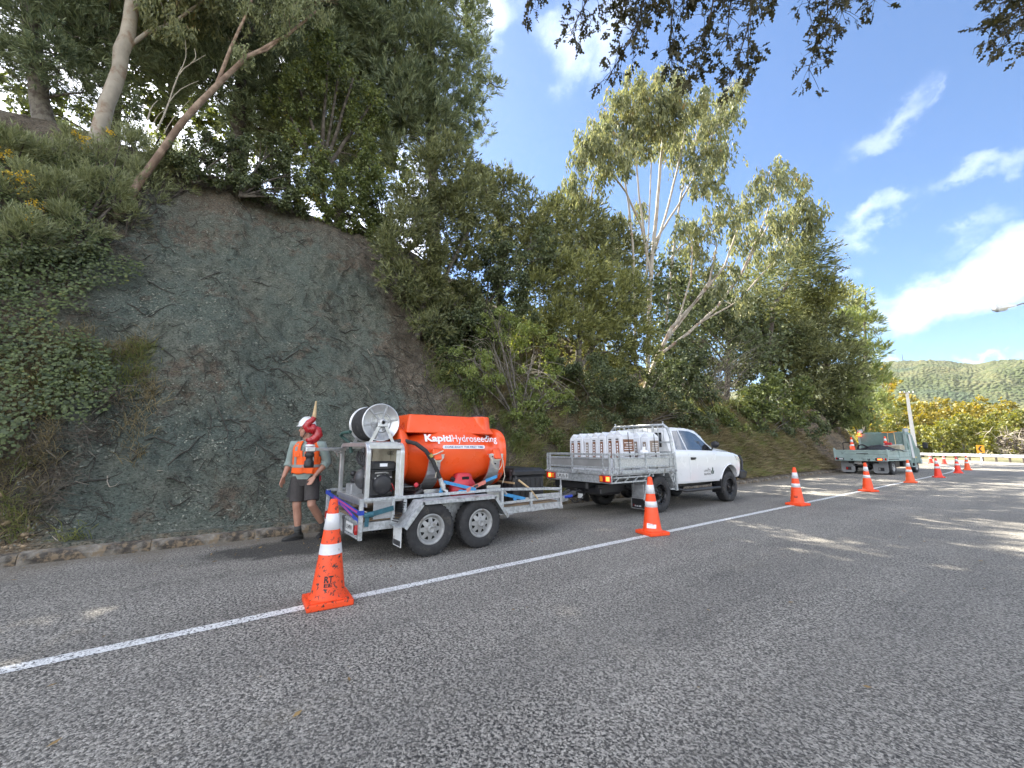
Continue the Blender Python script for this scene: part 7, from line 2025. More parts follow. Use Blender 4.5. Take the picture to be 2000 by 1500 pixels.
    def sec(y, zb, zr, tilt=0): 
        hw, hr = 1.02, .93
        return [Vector((xc + x, y, z)) for x, z in ((-hw, .55), (hw, .55), (hw + .01, zb), (hr, zr - .10), (hr - .10, zr), (-hr + .10, zr), (-hr, zr - .10), (-hw - .01, zb))]
    m = MB(); m.loft([sec(cy0, 1.45, 2.22), sec(cy0 + .04, 1.45, 2.28), sec(cy0 + .9, 1.45, 2.30), sec(cy0 + 1.15, 1.42, 2.20), sec(cy1 - .12, 1.36, 1.52), sec(cy1, 1.25, 1.36)], False, True); m.build('cab', 'truck_green', t)
    m = MB(); m.box((xc + 1.016, 32.33, 1.05), (.012, 1.0, .92), .004); dr = m.build('door', 'truck_green', t)
    m = MB(); m.prism([(-.40, .0), (.52, .0), (.30, .58), (-.40, .66)], (xc + .985, 32.33, 1.50), (0, 1, 0), Vector((-.10, 0, 1)), .012); m.build('side_window', 'tinted_glass', t)
    m = MB(); m.prism([(-.10, -.62), (.26, -.62), (.20, .66), (-.06, .70)], (xc + 1.03, 32.02, 1.44), (0, 1, 0), Vector((-.05, 0, 1)), .02); ap = m.build('air_intake_panel', 'sheet_white', t)
    m = MB()
    for k in range(9): m.box((xc + 1.046 - .006 * k, 32.08, .98 + .13 * k), (.008, .26, .012))
    m.build('panel_rib', 'flap_grey', ap)
    m = MB(); m.prism([(-.86, 0), (.86, 0), (.78, .62), (-.78, .62)], (xc, 33.10, 1.50), (1, 0, 0), Vector((0, -.42, 1)), .012); m.build('windscreen', 'tinted_glass', t)
    m = MB(); m.box((xc, cy0 - .012, 1.82), (1.3, .012, .5), .004); m.build('rear_window', 'tinted_glass', t)
    m = MB(); m.bar((xc + 1.0, 32.95, 1.45), (xc + 1.32, 33.05, 1.52), .03, .03); m.box((xc + 1.36, 33.05, 1.52), (.22, .08, .36), .03); m.build('mirror', 'trim_black', t)
    m = MB(); m.box((xc + 1.0, 33.3, .62), (.14, .2, .28), .03); m.box((xc, 33.42, .62), (2.06, .12, .26), .03); m.build('bumper', g, t)
    m = MB(); m.box((xc + 1.0, 32.0, .88), (.06, .5, .05)); m.bar((xc + 1.03, 31.7, .86), (xc + 1.03, 31.75, .35), .05, .05, (0, 1, 0)); m.bar((xc + 1.03, 32.3, .86), (xc + 1.03, 32.35, .35), .05, .05, (0, 1, 0)); m.bar((xc + 1.03, 31.7, .36), (xc + 1.03, 32.4, .36), .05, .05); m.build('step_frame', g, t)
    m = MB(); m.box((xc + 1.05, 32.45, .86), (.012, .35, .06)); m.build('side_marker', 'brass', t)
    # headboard
    m = MB(); m.box((xc - .1, Y1 + .10, 1.65), (W - .35, .05, 1.10), .01); m.build('headboard', 'truck_green', t)
    for x in (xc + .98, xc - 1.06):
        m = MB(); m.bar((x, Y1 + .05, .9), (x, Y1 + .05, 2.42), .09, .09, (0, 1, 0)); m.bar((x, Y1 + .05, 2.42), (x + .25 * (-1 if x > xc else 1) * 0 + .18, Y1 + .05, 2.44), .06, .06); hp = m.build('headboard_post', g, t)
        m = MB(); m.cyl((x + .14, Y1 + .0, 2.33), (x + .14, Y1 - .07, 2.33), .09, 14); m.build('work_lamp', 'headlamp', hp)
    m = MB(); m.cyl((xc - 1.0, Y1 - .1, 2.14), (xc - 1.0, Y1 - .1, 2.26), .06, 12); m.box((xc - 1.0, Y1 - .06, 2.10), (.18, .1, .06)); m.build('amber_beacon', 'lamp_lit', t)
    return t
BEFORE_TRUCK = {o.name for o in COL.objects}
truck()
def load():
    xc = (XA + XB) / 2
    t = thing('tarpaulin', 'dark crumpled tarpaulin lying over the load on the green truck', 'tarpaulin', (xc + .2, 29.7, 1.0))
    s = np.linspace(-.95, .95, 34); u = np.linspace(-1.1, 1.1, 34)
    S_, U_ = np.meshgrid(s, u, indexing='ij')
    Z = 1.16 + .34 * np.exp(-(S_ / .7) ** 2 - ((U_ + .1) / .9) ** 2) * (.55 + .9 * fbm(S_ * 2.2, U_ * 2.2, seed=5)) + .10 * fbm(S_ * 6, U_ * 6, seed=8)
    o = grid_object('tarp_sheet', xc + .25 + S_ - ROOT[t.name].x, 29.6 + U_ - ROOT[t.name].y, Z - ROOT[t.name].z, 'tarp_dark', t)
    md = o.modifiers.new('thickness', 'SOLIDIFY'); md.thickness = .01
    m = MB(); m.box((xc + .3, 29.0, 1.12), (.7, .5, .40), .05); o = m.build('sack', 'sheet_white'); tag(o, 'pale sack showing under the front edge of the dark tarpaulin', 'sack')
    m = MB(); m.box((xc + .75, 30.8, 1.22), (.5, .7, .62), .03); o = m.build('storage_bin', 'cream_panel'); tag(o, 'pale yellow bin beside the green truck cab', 'bin')
    t = thing('spade', 'long-handled spade leaning upright on the truck headboard', 'spade', (xc + .62, 31.2, .9))
    m = MB(); m.cyl((xc + .72, 30.9, .95), (xc + .58, 31.30, 2.25), .02, 8); m.build('shaft', 'wood_stake', t)
    m = MB(); m.bar((xc + .45, 31.30, 2.27), (xc + .72, 31.30, 2.27), .03, .03); m.build('grip', 'lamp_amber', t)
    t = thing('rake', 'orange-topped rake standing beside the spade against the headboard', 'rake', (xc + .35, 31.2, .9))
    m = MB(); m.cyl((xc + .36, 30.95, .95), (xc + .30, 31.30, 2.22), .018, 8); m.build('shaft', 'wood_stake', t)
    m = MB(); m.bar((xc + .05, 31.30, 2.25), (xc + .55, 31.30, 2.25), .04, .05); m.build('rake_head', 'lamp_amber', t)
    t = thing('mower_frame', 'black tubular handle frame standing at the back left of the truck tray', 'handle', (XB + .45, 28.5, .9))
    m = MB(); m.tube([(XB + .30, 28.5, .92), (XB + .30, 28.45, 1.62), (XB + .34, 28.45, 1.68), (XB + .62, 28.45, 1.68), (XB + .66, 28.45, 1.62), (XB + .66, 28.5, .92)], .025, 8); m.build('handle_bar', 'trim_black', t)
    m = MB(); m.tube([(xc - .35, 28.8, 1.2), (xc - .2, 28.7, 1.52), (xc - .05, 28.75, 1.55), (xc + .1, 28.9, 1.42), (xc + .5, 29.2, 1.38)], .04, 8); o = m.build('rubber_hose', 'rubber'); tag(o, 'thick black hose looping over the tarpaulin on the truck', 'hose')
    t = thing('hand_rail', 'pipe rail with red clips lying across the load behind the cab', 'pipe', (xc + .4, 30.6, 1.5))
    m = MB(); m.cyl((xc - .3, 30.4, 1.46), (xc + 1.0, 30.9, 1.56), .02, 8); m.build('pipe', 'galvanised', t)
    m = MB(); m.box((xc + .45, 30.72, 1.60), (.3, .12, .14), .02); m.build('clip', 'red_can', t)
load()

# ================================================================ traffic cones
def make_cone(dirty=False, sticker=None, face=0.0):
    t = thing('traffic_cone', 'orange cone', 'traffic cone', (0, 0, 0), 'orange traffic cones along the lane line')
    body = 'fluoro_cone_dirty' if dirty else 'fluoro_cone'
    m = MB(); r0, r1, H = .145, .034, .90
    rr = lambda z: r0 + (r1 - r0) * (z - .07) / (H - .07)
    m.box((0, 0, .027), (.38, .38, .052), .007); m.box((0, 0, .058), (.31, .31, .012), .004); m.build('base', body, t)
    m = MB(); m.lathe([(rr(.07) + .018, .060), (rr(.07) + .004, .072), (rr(.10), .10), (rr(.88), .88), (r1 - .004, .897), (r1 - .012, .902), (.001, .902)], (0, 0, 0), (0, 0, 1), 28); cb = m.build('cone_body', body, t)
    for z0, z1 in ((.635, .775), (.425, .515)):
        m = MB()
        if dirty and z0 < .5:
            n = 28; P = []; ee = .006
            top = [z1 - (.028 if 10 < k < 17 else .0) - (.012 if k in (8, 9, 18) else 0) for k in range(n)]
            V = [Vector(((rr(z) + .0025) * math.cos(2 * math.pi * k / n), (rr(z) + .0025) * math.sin(2 * math.pi * k / n), z)) for zz in (0, 1) for k in range(n) for z in ([z0] if zz == 0 else [top[k]])]
            m.add(V, [(k, (k + 1) % n, n + (k + 1) % n, n + k) for k in range(n)])
        else: m.lathe([(rr(z0) + .0005, z0), (rr(z0) + .003, z0 + .001), (rr(z1) + .003, z1 - .001), (rr(z1) + .0005, z1)], (0, 0, 0), (0, 0, 1), 28)
        m.build('reflective_band', 'cone_band', t)
    def onto(a0, z0):
        def w(x, y):
            z = z0 + y; r = rr(z) + .003; a = a0 + x / r; return Vector((r * math.cos(a), r * math.sin(a), z))
        return w
    if sticker == 'RT':
        m = MB(); lettering(m, 'RT', .075, .055, None, None, None, .03, wrap=onto(R(face) - .30, .20)); lettering(m, 'EE', .070, .03, None, None, None, .03, wrap=onto(R(face) - .29, .165)); m.build('stencil_lettering', 'plate_text', cb)
    elif sticker == 'GZ':
        m = MB(); lettering(m, 'GZ', .085, .045, None, None, None, .03, wrap=onto(R(face) - .5, .185)); m.build('stencil_lettering', 'plate_text', cb)
    elif sticker == 'label':
        m = MB(); w = onto(R(face) - .62, .10); N = 8
        P = [w(.15 * i / N, .0 + .01) for i in range(N + 1)] + [w(.15 * i / N, .085 - .02 * i / N) for i in range(N, -1, -1)]
        m.add(P, [(i, i + 1, 2 * N - i, 2 * N + 1 - i) for i in range(N)]); st = m.build('sticker', 'decal_white', cb)
        m = MB(); lettering(m, 'TRAFFIC MGMT', .10, .014, None, None, None, .02, wrap=lambda x, y: w(x + .02, y + .055) * 1.003); m.build('sticker_print', 'print_brown', st)
    return t
def put_cone(t, x, y, rz, label, z=0.0):
    t.location = (x, y, z); t.rotation_euler = (0, 0, rz); t['label'] = label; return t
cA = make_cone(True, 'RT', -9); put_cone(cA, -4.16, 1.05, R(-5), 'nearest orange cone with scuffed dirty base beside the trailer tail')
cB = make_cone(False, 'label', -40); put_cone(cB, -4.19, 5.98, R(-15), 'orange cone with white sticker at its foot beside the ute rear wheel')
cC = make_cone(False, 'GZ', -59); put_cone(cC, -4.10, 11.75, R(-12), 'orange cone with black stencil letters just beyond the ute bonnet')
cD = make_cone(False); put_cone(cD, -3.98, 17.2, R(-20), 'orange cone standing in front of the green truck tail gate')
for x, y, rz, lab in [(-3.92, 22.8, 3, 'orange cone before the cab of the green truck'), (-3.80, 27.9, 20, 'orange cone just right of the green truck mirror'), (-3.78, 33.6, 5, 'front one of the two close cones at the end of the straight line'), (-3.92, 38.6, 11, 'rear one of the two close cones at the end of the straight line'),
                      (-7.5, 52.6, 4, 'small far cone by the guard rail beside the truck cab'), (-6.6, 52.0, 9, 'small far cone right of the one beside the truck cab')]:
    c = put_cone(copy_tree(cD), x, y, R(rz), lab)
    c.rotation_euler[0] = random.gauss(0, .012); c.rotation_euler[1] = random.gauss(0, .012)
    mt = random.choice(['fluoro_cone_red', 'fluoro_cone_faded', None])
    if mt:
        for ch in c.children:
            if ch.name.split('.')[0] in ('base', 'cone_body'):
                ch.material_slots[0].link = 'OBJECT'; ch.material_slots[0].material = MATS[mt]
xc_ = (XA + XB) / 2
for k in range(3):
    c = copy_tree(cD); put_cone(c, xc_ - .42, 28.45, R(4 + 3 * k), ['bottom cone of the stack on the back of the green truck', 'middle cone of the stack on the back of the green truck', 'top cone of the stack on the back of the green truck'][k], .90 + .075 * k)
    c['group'] = 'cones stacked on the truck'
c = copy_tree(cD); put_cone(c, xc_ + .28, 30.9, R(20), 'single cone standing against the headboard of the green truck', 1.12); c['group'] = 'cones carried on the truck'

# the truck stands a few degrees off the line, nose out; its load turns with it
for o in list(COL.objects):
    if o.parent is None and (o.get('group') in ('cones stacked on the truck', 'cones carried on the truck') or o.name not in BEFORE_TRUCK and o.get('category') and o.get('category') != 'traffic cone'):
        pv = Vector((-7.0, 28.1, 0)); a = R(-5.5); M_ = Matrix.Rotation(a, 3, 'Z')
        o.location = pv + M_ @ (Vector(o.location) - pv); o.rotation_euler.z += a
# ================================================================ roadside furniture
mat('rail_steel', (.60, .61, .62), .45, metal=.6, var=.15, vscale=6)
mat('concrete_pole', (.55, .54, .52), .85, var=.1, vscale=3)
mat('sign_yellow', (.85, .36, .01), .45)
mat('post_wood', (.16, .13, .10), .9, var=.3, vscale=6)
mat('lamp_grey', (.62, .63, .64), .4)
mat('column_grey', (.20, .20, .21), .5)
mat('lens', (.42, .46, .52), .15, spec=.8)
def guard_rail():
    t = thing('guard_rail', 'long galvanised guard rail curving round the outside of the bend', 'guard rail', (-2.5, 60, 0))
    D = 7.45
    prof = [(0, .45), (.05, .48), (.05, .53), (.0, .575), (.0, .605), (.05, .65), (.05, .70), (0, .74)]
    L = 4.0
    for k in range(21):
        s0 = 22 + L * k; ss = np.linspace(s0 - .1, s0 + L, 5); ra = []
        for s in ss:
            A = []
            for off, z in prof: X, Y = road(s, D - off); A.append(Vector((float(X), float(Y), z)))
            for off, z in prof[::-1]: X, Y = road(s, D - off + .006); A.append(Vector((float(X), float(Y), z)))
            ra.append(A)
        m = MB(); m.loft(ra, False, True); m.build('rail_beam', 'rail_steel', t)
        for dz in (0, 2):
            X, Y = road(s0 + dz, D + .10); m = MB(); m.box((float(X), float(Y), .33), (.15, .15, .78), .01); m.build('post', 'post_wood', t)
guard_rail()
def chevron():
    p = onW(1915, 877, 36.5)
    t = thing('chevron_sign', 'yellow chevron sign with black arrow pointing left behind the guard rail', 'sign', (p.x, p.y, 0))
    ex = _rt.copy(); n = Vector((-_fw.x, -_fw.y, 0)).normalized(); ex = Vector((0, 0, 1)).cross(n).normalized()
    m = MB(); h = .34
    pts = []
    for cx, cy in ((h - .05, h - .05), (-h + .05, h - .05), (-h + .05, -h + .05), (h - .05, -h + .05)):
        a0 = math.atan2(cy, cx)
        for k in range(5):
            a = math.radians({(1, 1): 0, (-1, 1): 90, (-1, -1): 180, (1, -1): 270}[(1 if cx > 0 else -1, 1 if cy > 0 else -1)] + 22.5 * k); pts.append((cx + .05 * math.cos(a), cy + .05 * math.sin(a)))
    m.prism(pts, p, ex, (0, 0, 1), .02); pn = m.build('panel', 'sign_yellow', t)
    m = MB(); m.prism([(.16, .26), (-.02, .26), (-.24, 0), (-.02, -.26), (.16, -.26), (-.06, 0)], p + n * .014, ex, (0, 0, 1), .008); m.build('arrow', 'plate_text', pn)
    m = MB(); q = p - n * .05; m.cyl((q.x, q.y, -.1), (q.x, q.y, p.z + .25), .05, 10); m.build('post', 'decal_white', t)
chevron()
def power_pole():
    b = onW(1787.5, 878, 50.0); w = 50.0
    top = onW(1780.5, 764, 50.0)
    t = thing('power_pole', 'tall pale concrete power pole behind the green truck', 'pole', (b.x, b.y, 0))
    m = MB(); rot = Matrix.Rotation(R(20), 4, 'Z'); tp = Vector((b.x, b.y, top.z))
    rings = []
    for z, r in ((-.3, .21), (top.z, .13)):
        rings.append([Vector((b.x + dx * r, b.y + dy * r, z)) for dx, dy in ((-1, -.6), (1, -.6), (1, .6), (-1, .6))])
    m.loft(rings, False, True); m.build('shaft', 'concrete_pole', t)
    ex = _rt
    m = MB(); m.bar(tp - ex * .85 - Vector((0, 0, .1)), tp + ex * .85 - Vector((0, 0, .1)), .10, .10); ca = m.build('cross_arm', 'post_wood', t)
    for k in (-.8, -.3, .3, .8):
        m = MB(); q = tp + ex * k; m.cyl(q - Vector((0, 0, .05)), q + Vector((0, 0, .16)), .05, 8, .03); m.build('insulator', 'decal_white', ca)
    m = MB()
    for k in range(9): q = Vector((b.x, b.y, 1.5 + .6 * k)); m.bar(q + ex * .1, q + ex * .30, .03, .03)
    m.build('step_bolt', 'steel_dark', t)
power_pole()
def street_lamp():
    tip, end = onW(1942, 604, 15.5), onW(1984, 597, 15.5)
    d = (end - tip).normalized()
    base = end + d * 2.4
    t = thing('street_lamp', 'grey street lamp head reaching in from the right edge of the sky', 'street lamp', (base.x, base.y, 0))
    m = MB(); L = (end - tip).length; side = d.cross(Vector((0, 0, 1))).normalized(); upv = side.cross(d)
    def ring(f, w, h0, h1): 
        c = tip + d * (L * f); return [c + side * (w * a) + upv * (h1 if b > 0 else h0) * (1 if abs(a) < .9 else .35) for a, b in ((-1, -1), (-.6, -1), (.6, -1), (1, -1), (1, 1), (.6, 1), (-.6, 1), (-1, 1))]
    m.loft([ring(0, .05, -.03, .04), ring(.04, .12, -.07, .11), ring(.15, .16, -.08, .16), ring(.45, .16, -.08, .17), ring(.52, .11, -.07, .13), ring(.8, .06, -.04, .06), ring(1, .03, -.03, .03)], False, True); m.build('lamp_head', 'lamp_grey', t)
    m = MB(); c = tip + d * (L * .30) - upv * .09; m.box(c, (L * .44, .16, .07), .03, Matrix((d, side, upv)).transposed()); m.build('lens', 'lens', t)
    m = MB(); m.tube([end - d * .02, end + d * .25 + Vector((0, 0, .04)), end + d * 1.1 + Vector((0, 0, -.02)), end + d * 2.2 + Vector((0, 0, -.35)), base + Vector((0, 0, -1.0)), (base.x, base.y, 2), (base.x, base.y, -.2)], [.03, .03, .035, .045, .05, .07, .08], 10); m.build('column', 'column_grey', t)
street_lamp()
def hill_mast():
    d = ray(1763, 700); k = 1690 / math.hypot(d.x, d.y); p = EYE + d * k
    t = thing('radio_mast', 'tiny radio mast on the ridge of the far hill', 'mast', (p.x, p.y, p.z - 20))
    m = MB(); m.tube([(p.x, p.y, p.z - 20), (p.x, p.y, p.z + 14)], [1.4, .5], 6); m.build('mast', 'steel_dark', t)
hill_mast()
# ================================================================ the worker
mat('skin', (.40, .21, .145), .55, var=.1, vscale=25)
mat('hiviz_orange', (.88, .12, .012), .7, var=.12, vscale=9, bump=.4, bscale=18)
mat('reflective_tape', (.27, .27, .255), .45)
mat('shirt_sage', (.235, .29, .265), .85, var=.15, vscale=10, bump=.6, bscale=16)
mat('shorts_charcoal', (.045, .040, .038), .85, var=.25, vscale=10, bump=.5, bscale=14)
mat('boot_black', (.020, .019, .018), .6, var=.3, vscale=14)
mat('sock_grey', (.06, .062, .06), .9)
mat('helmet_white', (.70, .71, .71), .3, var=.05, vscale=6, dirt=((.35, .33, .3), 14, .64, .74))
mat('hair_grey', (.16, .135, .11), .8)
mat('eye_dark', (.03, .02, .015), .3)
def person():
    """local frame: x = forward (towards the road), y = to the viewer's right, z up; feet on the ground at the origin"""
    loc = gnd(588, 1053); loc.z = 0.0
    t = thing('person', 'man in white helmet, orange hi-vis vest and dark shorts walking behind the trailer', 'person', (0, 0, 0))
    V3 = lambda x, y, z: Vector((x, y, z))
    # joints (viewer's left = -y is his right side)
    hipL, hipR = V3(0, -.095, .93), V3(0, .095, .93)
    knL, anL, toL = V3(.07, -.075, .50), V3(.02, -.045, .10), V3(.09, -.14, .035)
    knR, anR, toR = V3(.10, .15, .52), V3(-.20, .27, .13), V3(-.06, .255, .035)
    shL, elL, wrL = V3(0, -.20, 1.42), V3(-.03, -.265, 1.15), V3(.07, -.30, .93)
    shR, elR, wrR = V3(0, .205, 1.41), V3(-.05, .29, 1.15), V3(.12, .17, .94)
    waist, chest, neck = V3(0, 0, 1.10), V3(0, 0, 1.32), V3(.01, -.01, 1.49)
    head = V3(.035, -.03, 1.66)
    hd = Vector((.72, -.69, -.04)).normalized()           # looking to the viewer's left
    def el_ring(c, d, rx, ry, n=16, ref=Vector((1, 0, 0))):
        d = d.normalized(); u = (ref - d * ref.dot(d)).normalized(); w = d.cross(u)
        return [c + u * (rx * math.cos(2 * math.pi * k / n)) + w * (ry * math.sin(2 * math.pi * k / n)) for k in range(n)]
    def limb_loft(mb, pts, rads, n=14):
        P = [Vector(p) for p in pts]; rings = []
        for i, p in enumerate(P):
            a, b = P[max(0, i - 1)], P[min(len(P) - 1, i + 1)]
            r = rads[i]; rx, ry = r if isinstance(r, tuple) else (r, r)
            rings.append(el_ring(p, b - a, rx, ry, n))
        mb.loft(rings, True, True)
    L = lambda a, b, f: a.lerp(b, f)
    B = MB()
    # torso under the clothes, neck
    limb_loft(B, [V3(0, 0, .86), V3(0, 0, .95), waist, V3(0, 0, 1.22), chest, V3(0, 0, 1.42), V3(0, 0, 1.475)], [(.10, .15), (.12, .165), (.105, .15), (.115, .165), (.12, .18), (.10, .17), (.07, .09)], 20)
    limb_loft(B, [V3(0, 0, 1.43), neck, V3(.02, -.02, 1.58)], [.068, .060, .058])
    # head: skull, jaw, nose, brow, ears
    up = Vector((0, 0, 1)); sd = hd.cross(up).normalized()
    M = Matrix((hd, sd, up)).transposed()
    hp = lambda f, s, z: head + hd * f + sd * s + up * z
    B.sphere(hp(-.012, 0, .035), (.098, .078, .105), 20, 14, M)
    B.sphere(hp(.022, 0, -.045), (.070, .062, .085), 18, 12, M)
    B.sphere(hp(.062, 0, -.088), (.030, .034, .028), 12, 8, M)                    # chin
    B.sphere(hp(.060, 0, .028), (.034, .058, .016), 12, 8, M)                     # brow
    limb_loft(B, [hp(.080, 0, .022), hp(.094, 0, .0), hp(.108, 0, -.018), hp(.088, 0, -.032)], [.010, .013, .017, .012], 10)     # nose
    for s in (-1, 1):
        B.sphere(hp(.045, s * .045, -.02), (.03, .026, .028), 10, 8, M)           # cheek
        B.sphere(hp(-.02, s * .078, -.005), (.022, .010, .034), 10, 8, M)         # ear
    B.sphere(hp(.078, 0, -.056), (.014, .026, .008), 10, 6, M); B.sphere(hp(.075, 0, -.068), (.014, .023, .008), 10, 6, M)     # lips
    # legs
    for hp_, kn, an in ((hipL, knL, anL), (hipR, knR, anR)):
        limb_loft(B, [hp_, L(hp_, kn, .35), L(hp_, kn, .8), kn, L(kn, an, .22) + V3(-.012, 0, 0), L(kn, an, .42) + V3(-.014, 0, 0), L(kn, an, .78), an], [.098, .090, .066, .060, .058, .060, .043, .038])
    # arms
    for s, el, wr in ((shL, elL, wrL), (shR, elR, wrR)):
        limb_loft(B, [s, L(s, el, .3), L(s, el, .85), el, L(el, wr, .25), L(el, wr, .7), wr], [.062, .056, .046, .043, .045, .035, .029])
    def hand(wr, el, sgn):
        d = ((wr - el).normalized() + V3(.15, 0, -.5)).normalized()
        across = V3(.35, sgn * .1, 0) if sgn < 0 else V3(.25, .95, 0)
        across = (across - d * across.dot(d)).normalized()
        nrm = d.cross(across).normalized()
        pc = wr + d * .05
        rings = []
        for f, w, h in ((-.01, .026, .020), (.02, .036, .017), (.055, .042, .016), (.090, .041, .014), (.105, .037, .011)):
            rings.append([wr + d * f + across * (w * math.cos(2 * math.pi * k / 12)) + nrm * (h * math.sin(2 * math.pi * k / 12)) for k in range(12)])
        B.loft(rings, True, True)
        for i, (off, ln) in enumerate(((-.031, .072), (-.0105, .082), (.0105, .078), (.031, .062))):
            k0 = wr + d * .085 + across * off; cu = nrm * (-1 if sgn < 0 else 1) * .35
            p1 = k0 + (d + cu * .25) * ln * .45; p2 = p1 + (d + cu * .9).normalized() * ln * .32; p3 = p2 + (d * .8 + cu * 1.6).normalized() * ln * .25
            limb_loft(B, [k0, p1, p2, p3], [.0105, .0098, .009, .0065], 8)
        tb = wr + d * .025 + across * -.030; t1 = tb + (d * .75 - across * .7).normalized() * .036; t2 = t1 + (d * .95 - across * .25).normalized() * .03
        limb_loft(B, [tb, t1, t2, t2 + d * .012], [.0145, .0125, .011, .007], 8)
    hand(wrL, elL, -1); hand(wrR, elR, 1)
    me = B.mesh('body', (0, 0, 0))
    body = link_mesh('body', me, 'skin', t)
    md = body.modifiers.new('one_skin', 'REMESH'); md.mode = 'VOXEL'; md.voxel_size = .0085; md.use_smooth_shade = True
    md2 = body.modifiers.new('smooth', 'SMOOTH'); md2.factor = .5; md2.iterations = 3
    dg = bpy.context.evaluated_depsgraph_get()
    nm = bpy.data.meshes.new_from_object(body.evaluated_get(dg)); body.modifiers.clear(); body.data = nm
    nm.materials.clear(); nm.materials.append(MATS['skin'])
    # eyes, brows, stubble
    m = MB()
    for s in (-1, 1): m.sphere(hp(.079, s * .030, .008), (.008, .012, .007), 8, 6, M)
    m.build('eye', 'eye_dark', t)
    m = MB(); m.sphere(hp(-.045, 0, -.010), (.078, .082, .075), 16, 10, M); m.build('hair', 'hair_grey', t)
    # helmet
    m = MB(); rings = []
    for f, r in ((.0, 1.0), (.25, 1.0), (.5, .93), (.72, .78), (.88, .55), (.97, .28), (1.0, .02)):
        rings.append([hp(-.008 + .130 * r * math.cos(a), .108 * r * math.sin(a), .062 + .125 * f) for a in [2 * math.pi * k / 28 for k in range(28)]])
    m.loft(rings, True, True)
    m.loft([[hp(-.008 + (.132 + .006 * q) * math.cos(a), (.110 + .006 * q) * math.sin(a), .058 + .012 * z) for a in [2 * math.pi * k / 28 for k in range(28)]] for q, z in ((0, 0), (1, 0), (1, 1), (0, 1))], True, False)
    br = []
    for w_, z in ((0, .066), (1, .052), (1, .046), (0, .058)):
        br.append([hp(.10 * math.cos(a) * (1 if not w_ else 1.0) + (.055 * math.cos(a) if w_ else 0) + .0, .100 * math.sin(a), z) for a in np.linspace(-1.2, 1.2, 14)])
    m.loft(br, True, False, closed=False)
    for s in (-.03, 0, .03): m.tube([hp(.10 * math.cos(a), s, .072 + .122 * math.sin(a)) for a in np.linspace(.3, 2.6, 9)], .008, 6)
    hl = m.build('helmet', 'helmet_white', t)
    m = MB()
    for k in range(4): m.box(hp(-.06 + .02 * k, .112, .105), (.014, .014, .02))
    m.build('helmet_mark', 'trim_black', hl)
    m = MB(); m.tube([hp(.03, .075, .05), hp(.045, .07, -.05), hp(.055, .02, -.118)], .006, 6); m.tube([hp(.03, -.075, .05), hp(.045, -.07, -.05), hp(.055, -.02, -.118)], .006, 6)
    m.tube([hp(.0, .10, -.02), hp(.02, .10, -.16), hp(.06, .09, -.27)], .008, 6); m.build('chin_strap', 'trim_black', t)
    # shirt: body, collar, rolled sleeves
    m = MB()
    limb_loft(m, [V3(0, 0, .90), V3(0, 0, .95), V3(0, 0, 1.10), V3(0, 0, 1.24), chest, V3(0, 0, 1.41), V3(0, 0, 1.465), V3(.005, -.005, 1.495)], [(.135, .19), (.14, .19), (.128, .172), (.135, .185), (.138, .20), (.12, .195), (.088, .125), (.075, .085)], 24)
    for s, el, wr in ((shL, elL, wrL), (shR, elR, wrR)):
        e2 = L(el, wr, .22)
        limb_loft(m, [L(s, V3(0, 0, 1.40), .35), s, L(s, el, .35), L(s, el, .8), el, e2], [.075, .082, .074, .066, .066, .062])
    m.build('shirt', 'shirt_sage', t)
    m = MB()
    for el, wr in ((elL, wrL), (elR, wrR)): limb_loft(m, [L(el, wr, .13), L(el, wr, .16), L(el, wr, .30), L(el, wr, .32)], [.062, .068, .066, .058])
    for s in (-1, 1): m.prism([(0, 0), (.07, -.02), (.05, -.10), (-.005, -.035)], V3(.07, s * .035, 1.50), (.25, s * .95, 0), (-.1, 0, 1), .012)
    m.build('shirt_cuff', 'shirt_sage', t)
    # vest: open-sided tabard with V neck
    m = MB(); n = 40; rings = []
    for z, rx, ry in ((.985, .158, .205), (1.0, .16, .207), (1.10, .152, .197), (1.24, .156, .205), (1.33, .158, .212), (1.40, .145, .205), (1.45, .118, .165), (1.475, .10, .13)):
        rings.append([V3(rx * math.cos(a), ry * math.sin(a), z + .01 * math.sin(5 * a) * (1 if z < 1.0 else 0)) for a in [2 * math.pi * (k + .5) / n for k in range(n)]])
    F = []
    for i in range(len(rings) - 1):
        zc = (rings[i][0].z + rings[i + 1][0].z) / 2
        for k in range(n):
            a = (2 * math.pi * (k + 1) / n + math.pi) % (2 * math.pi) - math.pi
            if zc > 1.22 and abs(a) < (zc - 1.20) * 1.9 * .62: continue                # V neck at the front
            if zc > 1.28 and abs(abs(a) - math.pi / 2) < .34 * (1 if zc < 1.42 else .0): continue    # arm holes
            F.append((i * n + k, i * n + (k + 1) % n, (i + 1) * n + (k + 1) % n, (i + 1) * n + k))
    m.add([p for r in rings for p in r], F, True)
    vest = m.build('vest', 'hiviz_orange', t)
    sol = vest.modifiers.new('cloth', 'SOLIDIFY'); sol.thickness = .006; sol.offset = 1
    # tape: waist hoop and shoulder braces
    m = MB(); k_ = 40
    m.loft([[V3((.168) * math.cos(a), .214 * math.sin(a), z) for a in [2 * math.pi * i / k_ for i in range(k_)]] for z in (1.075, 1.118)], True, False)
    def front(y, z, o=.0): 
        rx, ry = (np.interp(z, [1.0, 1.10, 1.24, 1.33, 1.40, 1.45, 1.475], c) for c in ([.16, .152, .156, .158, .145, .118, .10], [.207, .197, .205, .212, .205, .165, .13]))
        return V3(rx * math.sqrt(max(.02, 1 - (y / ry) ** 2)) + .011 + o, y, z)
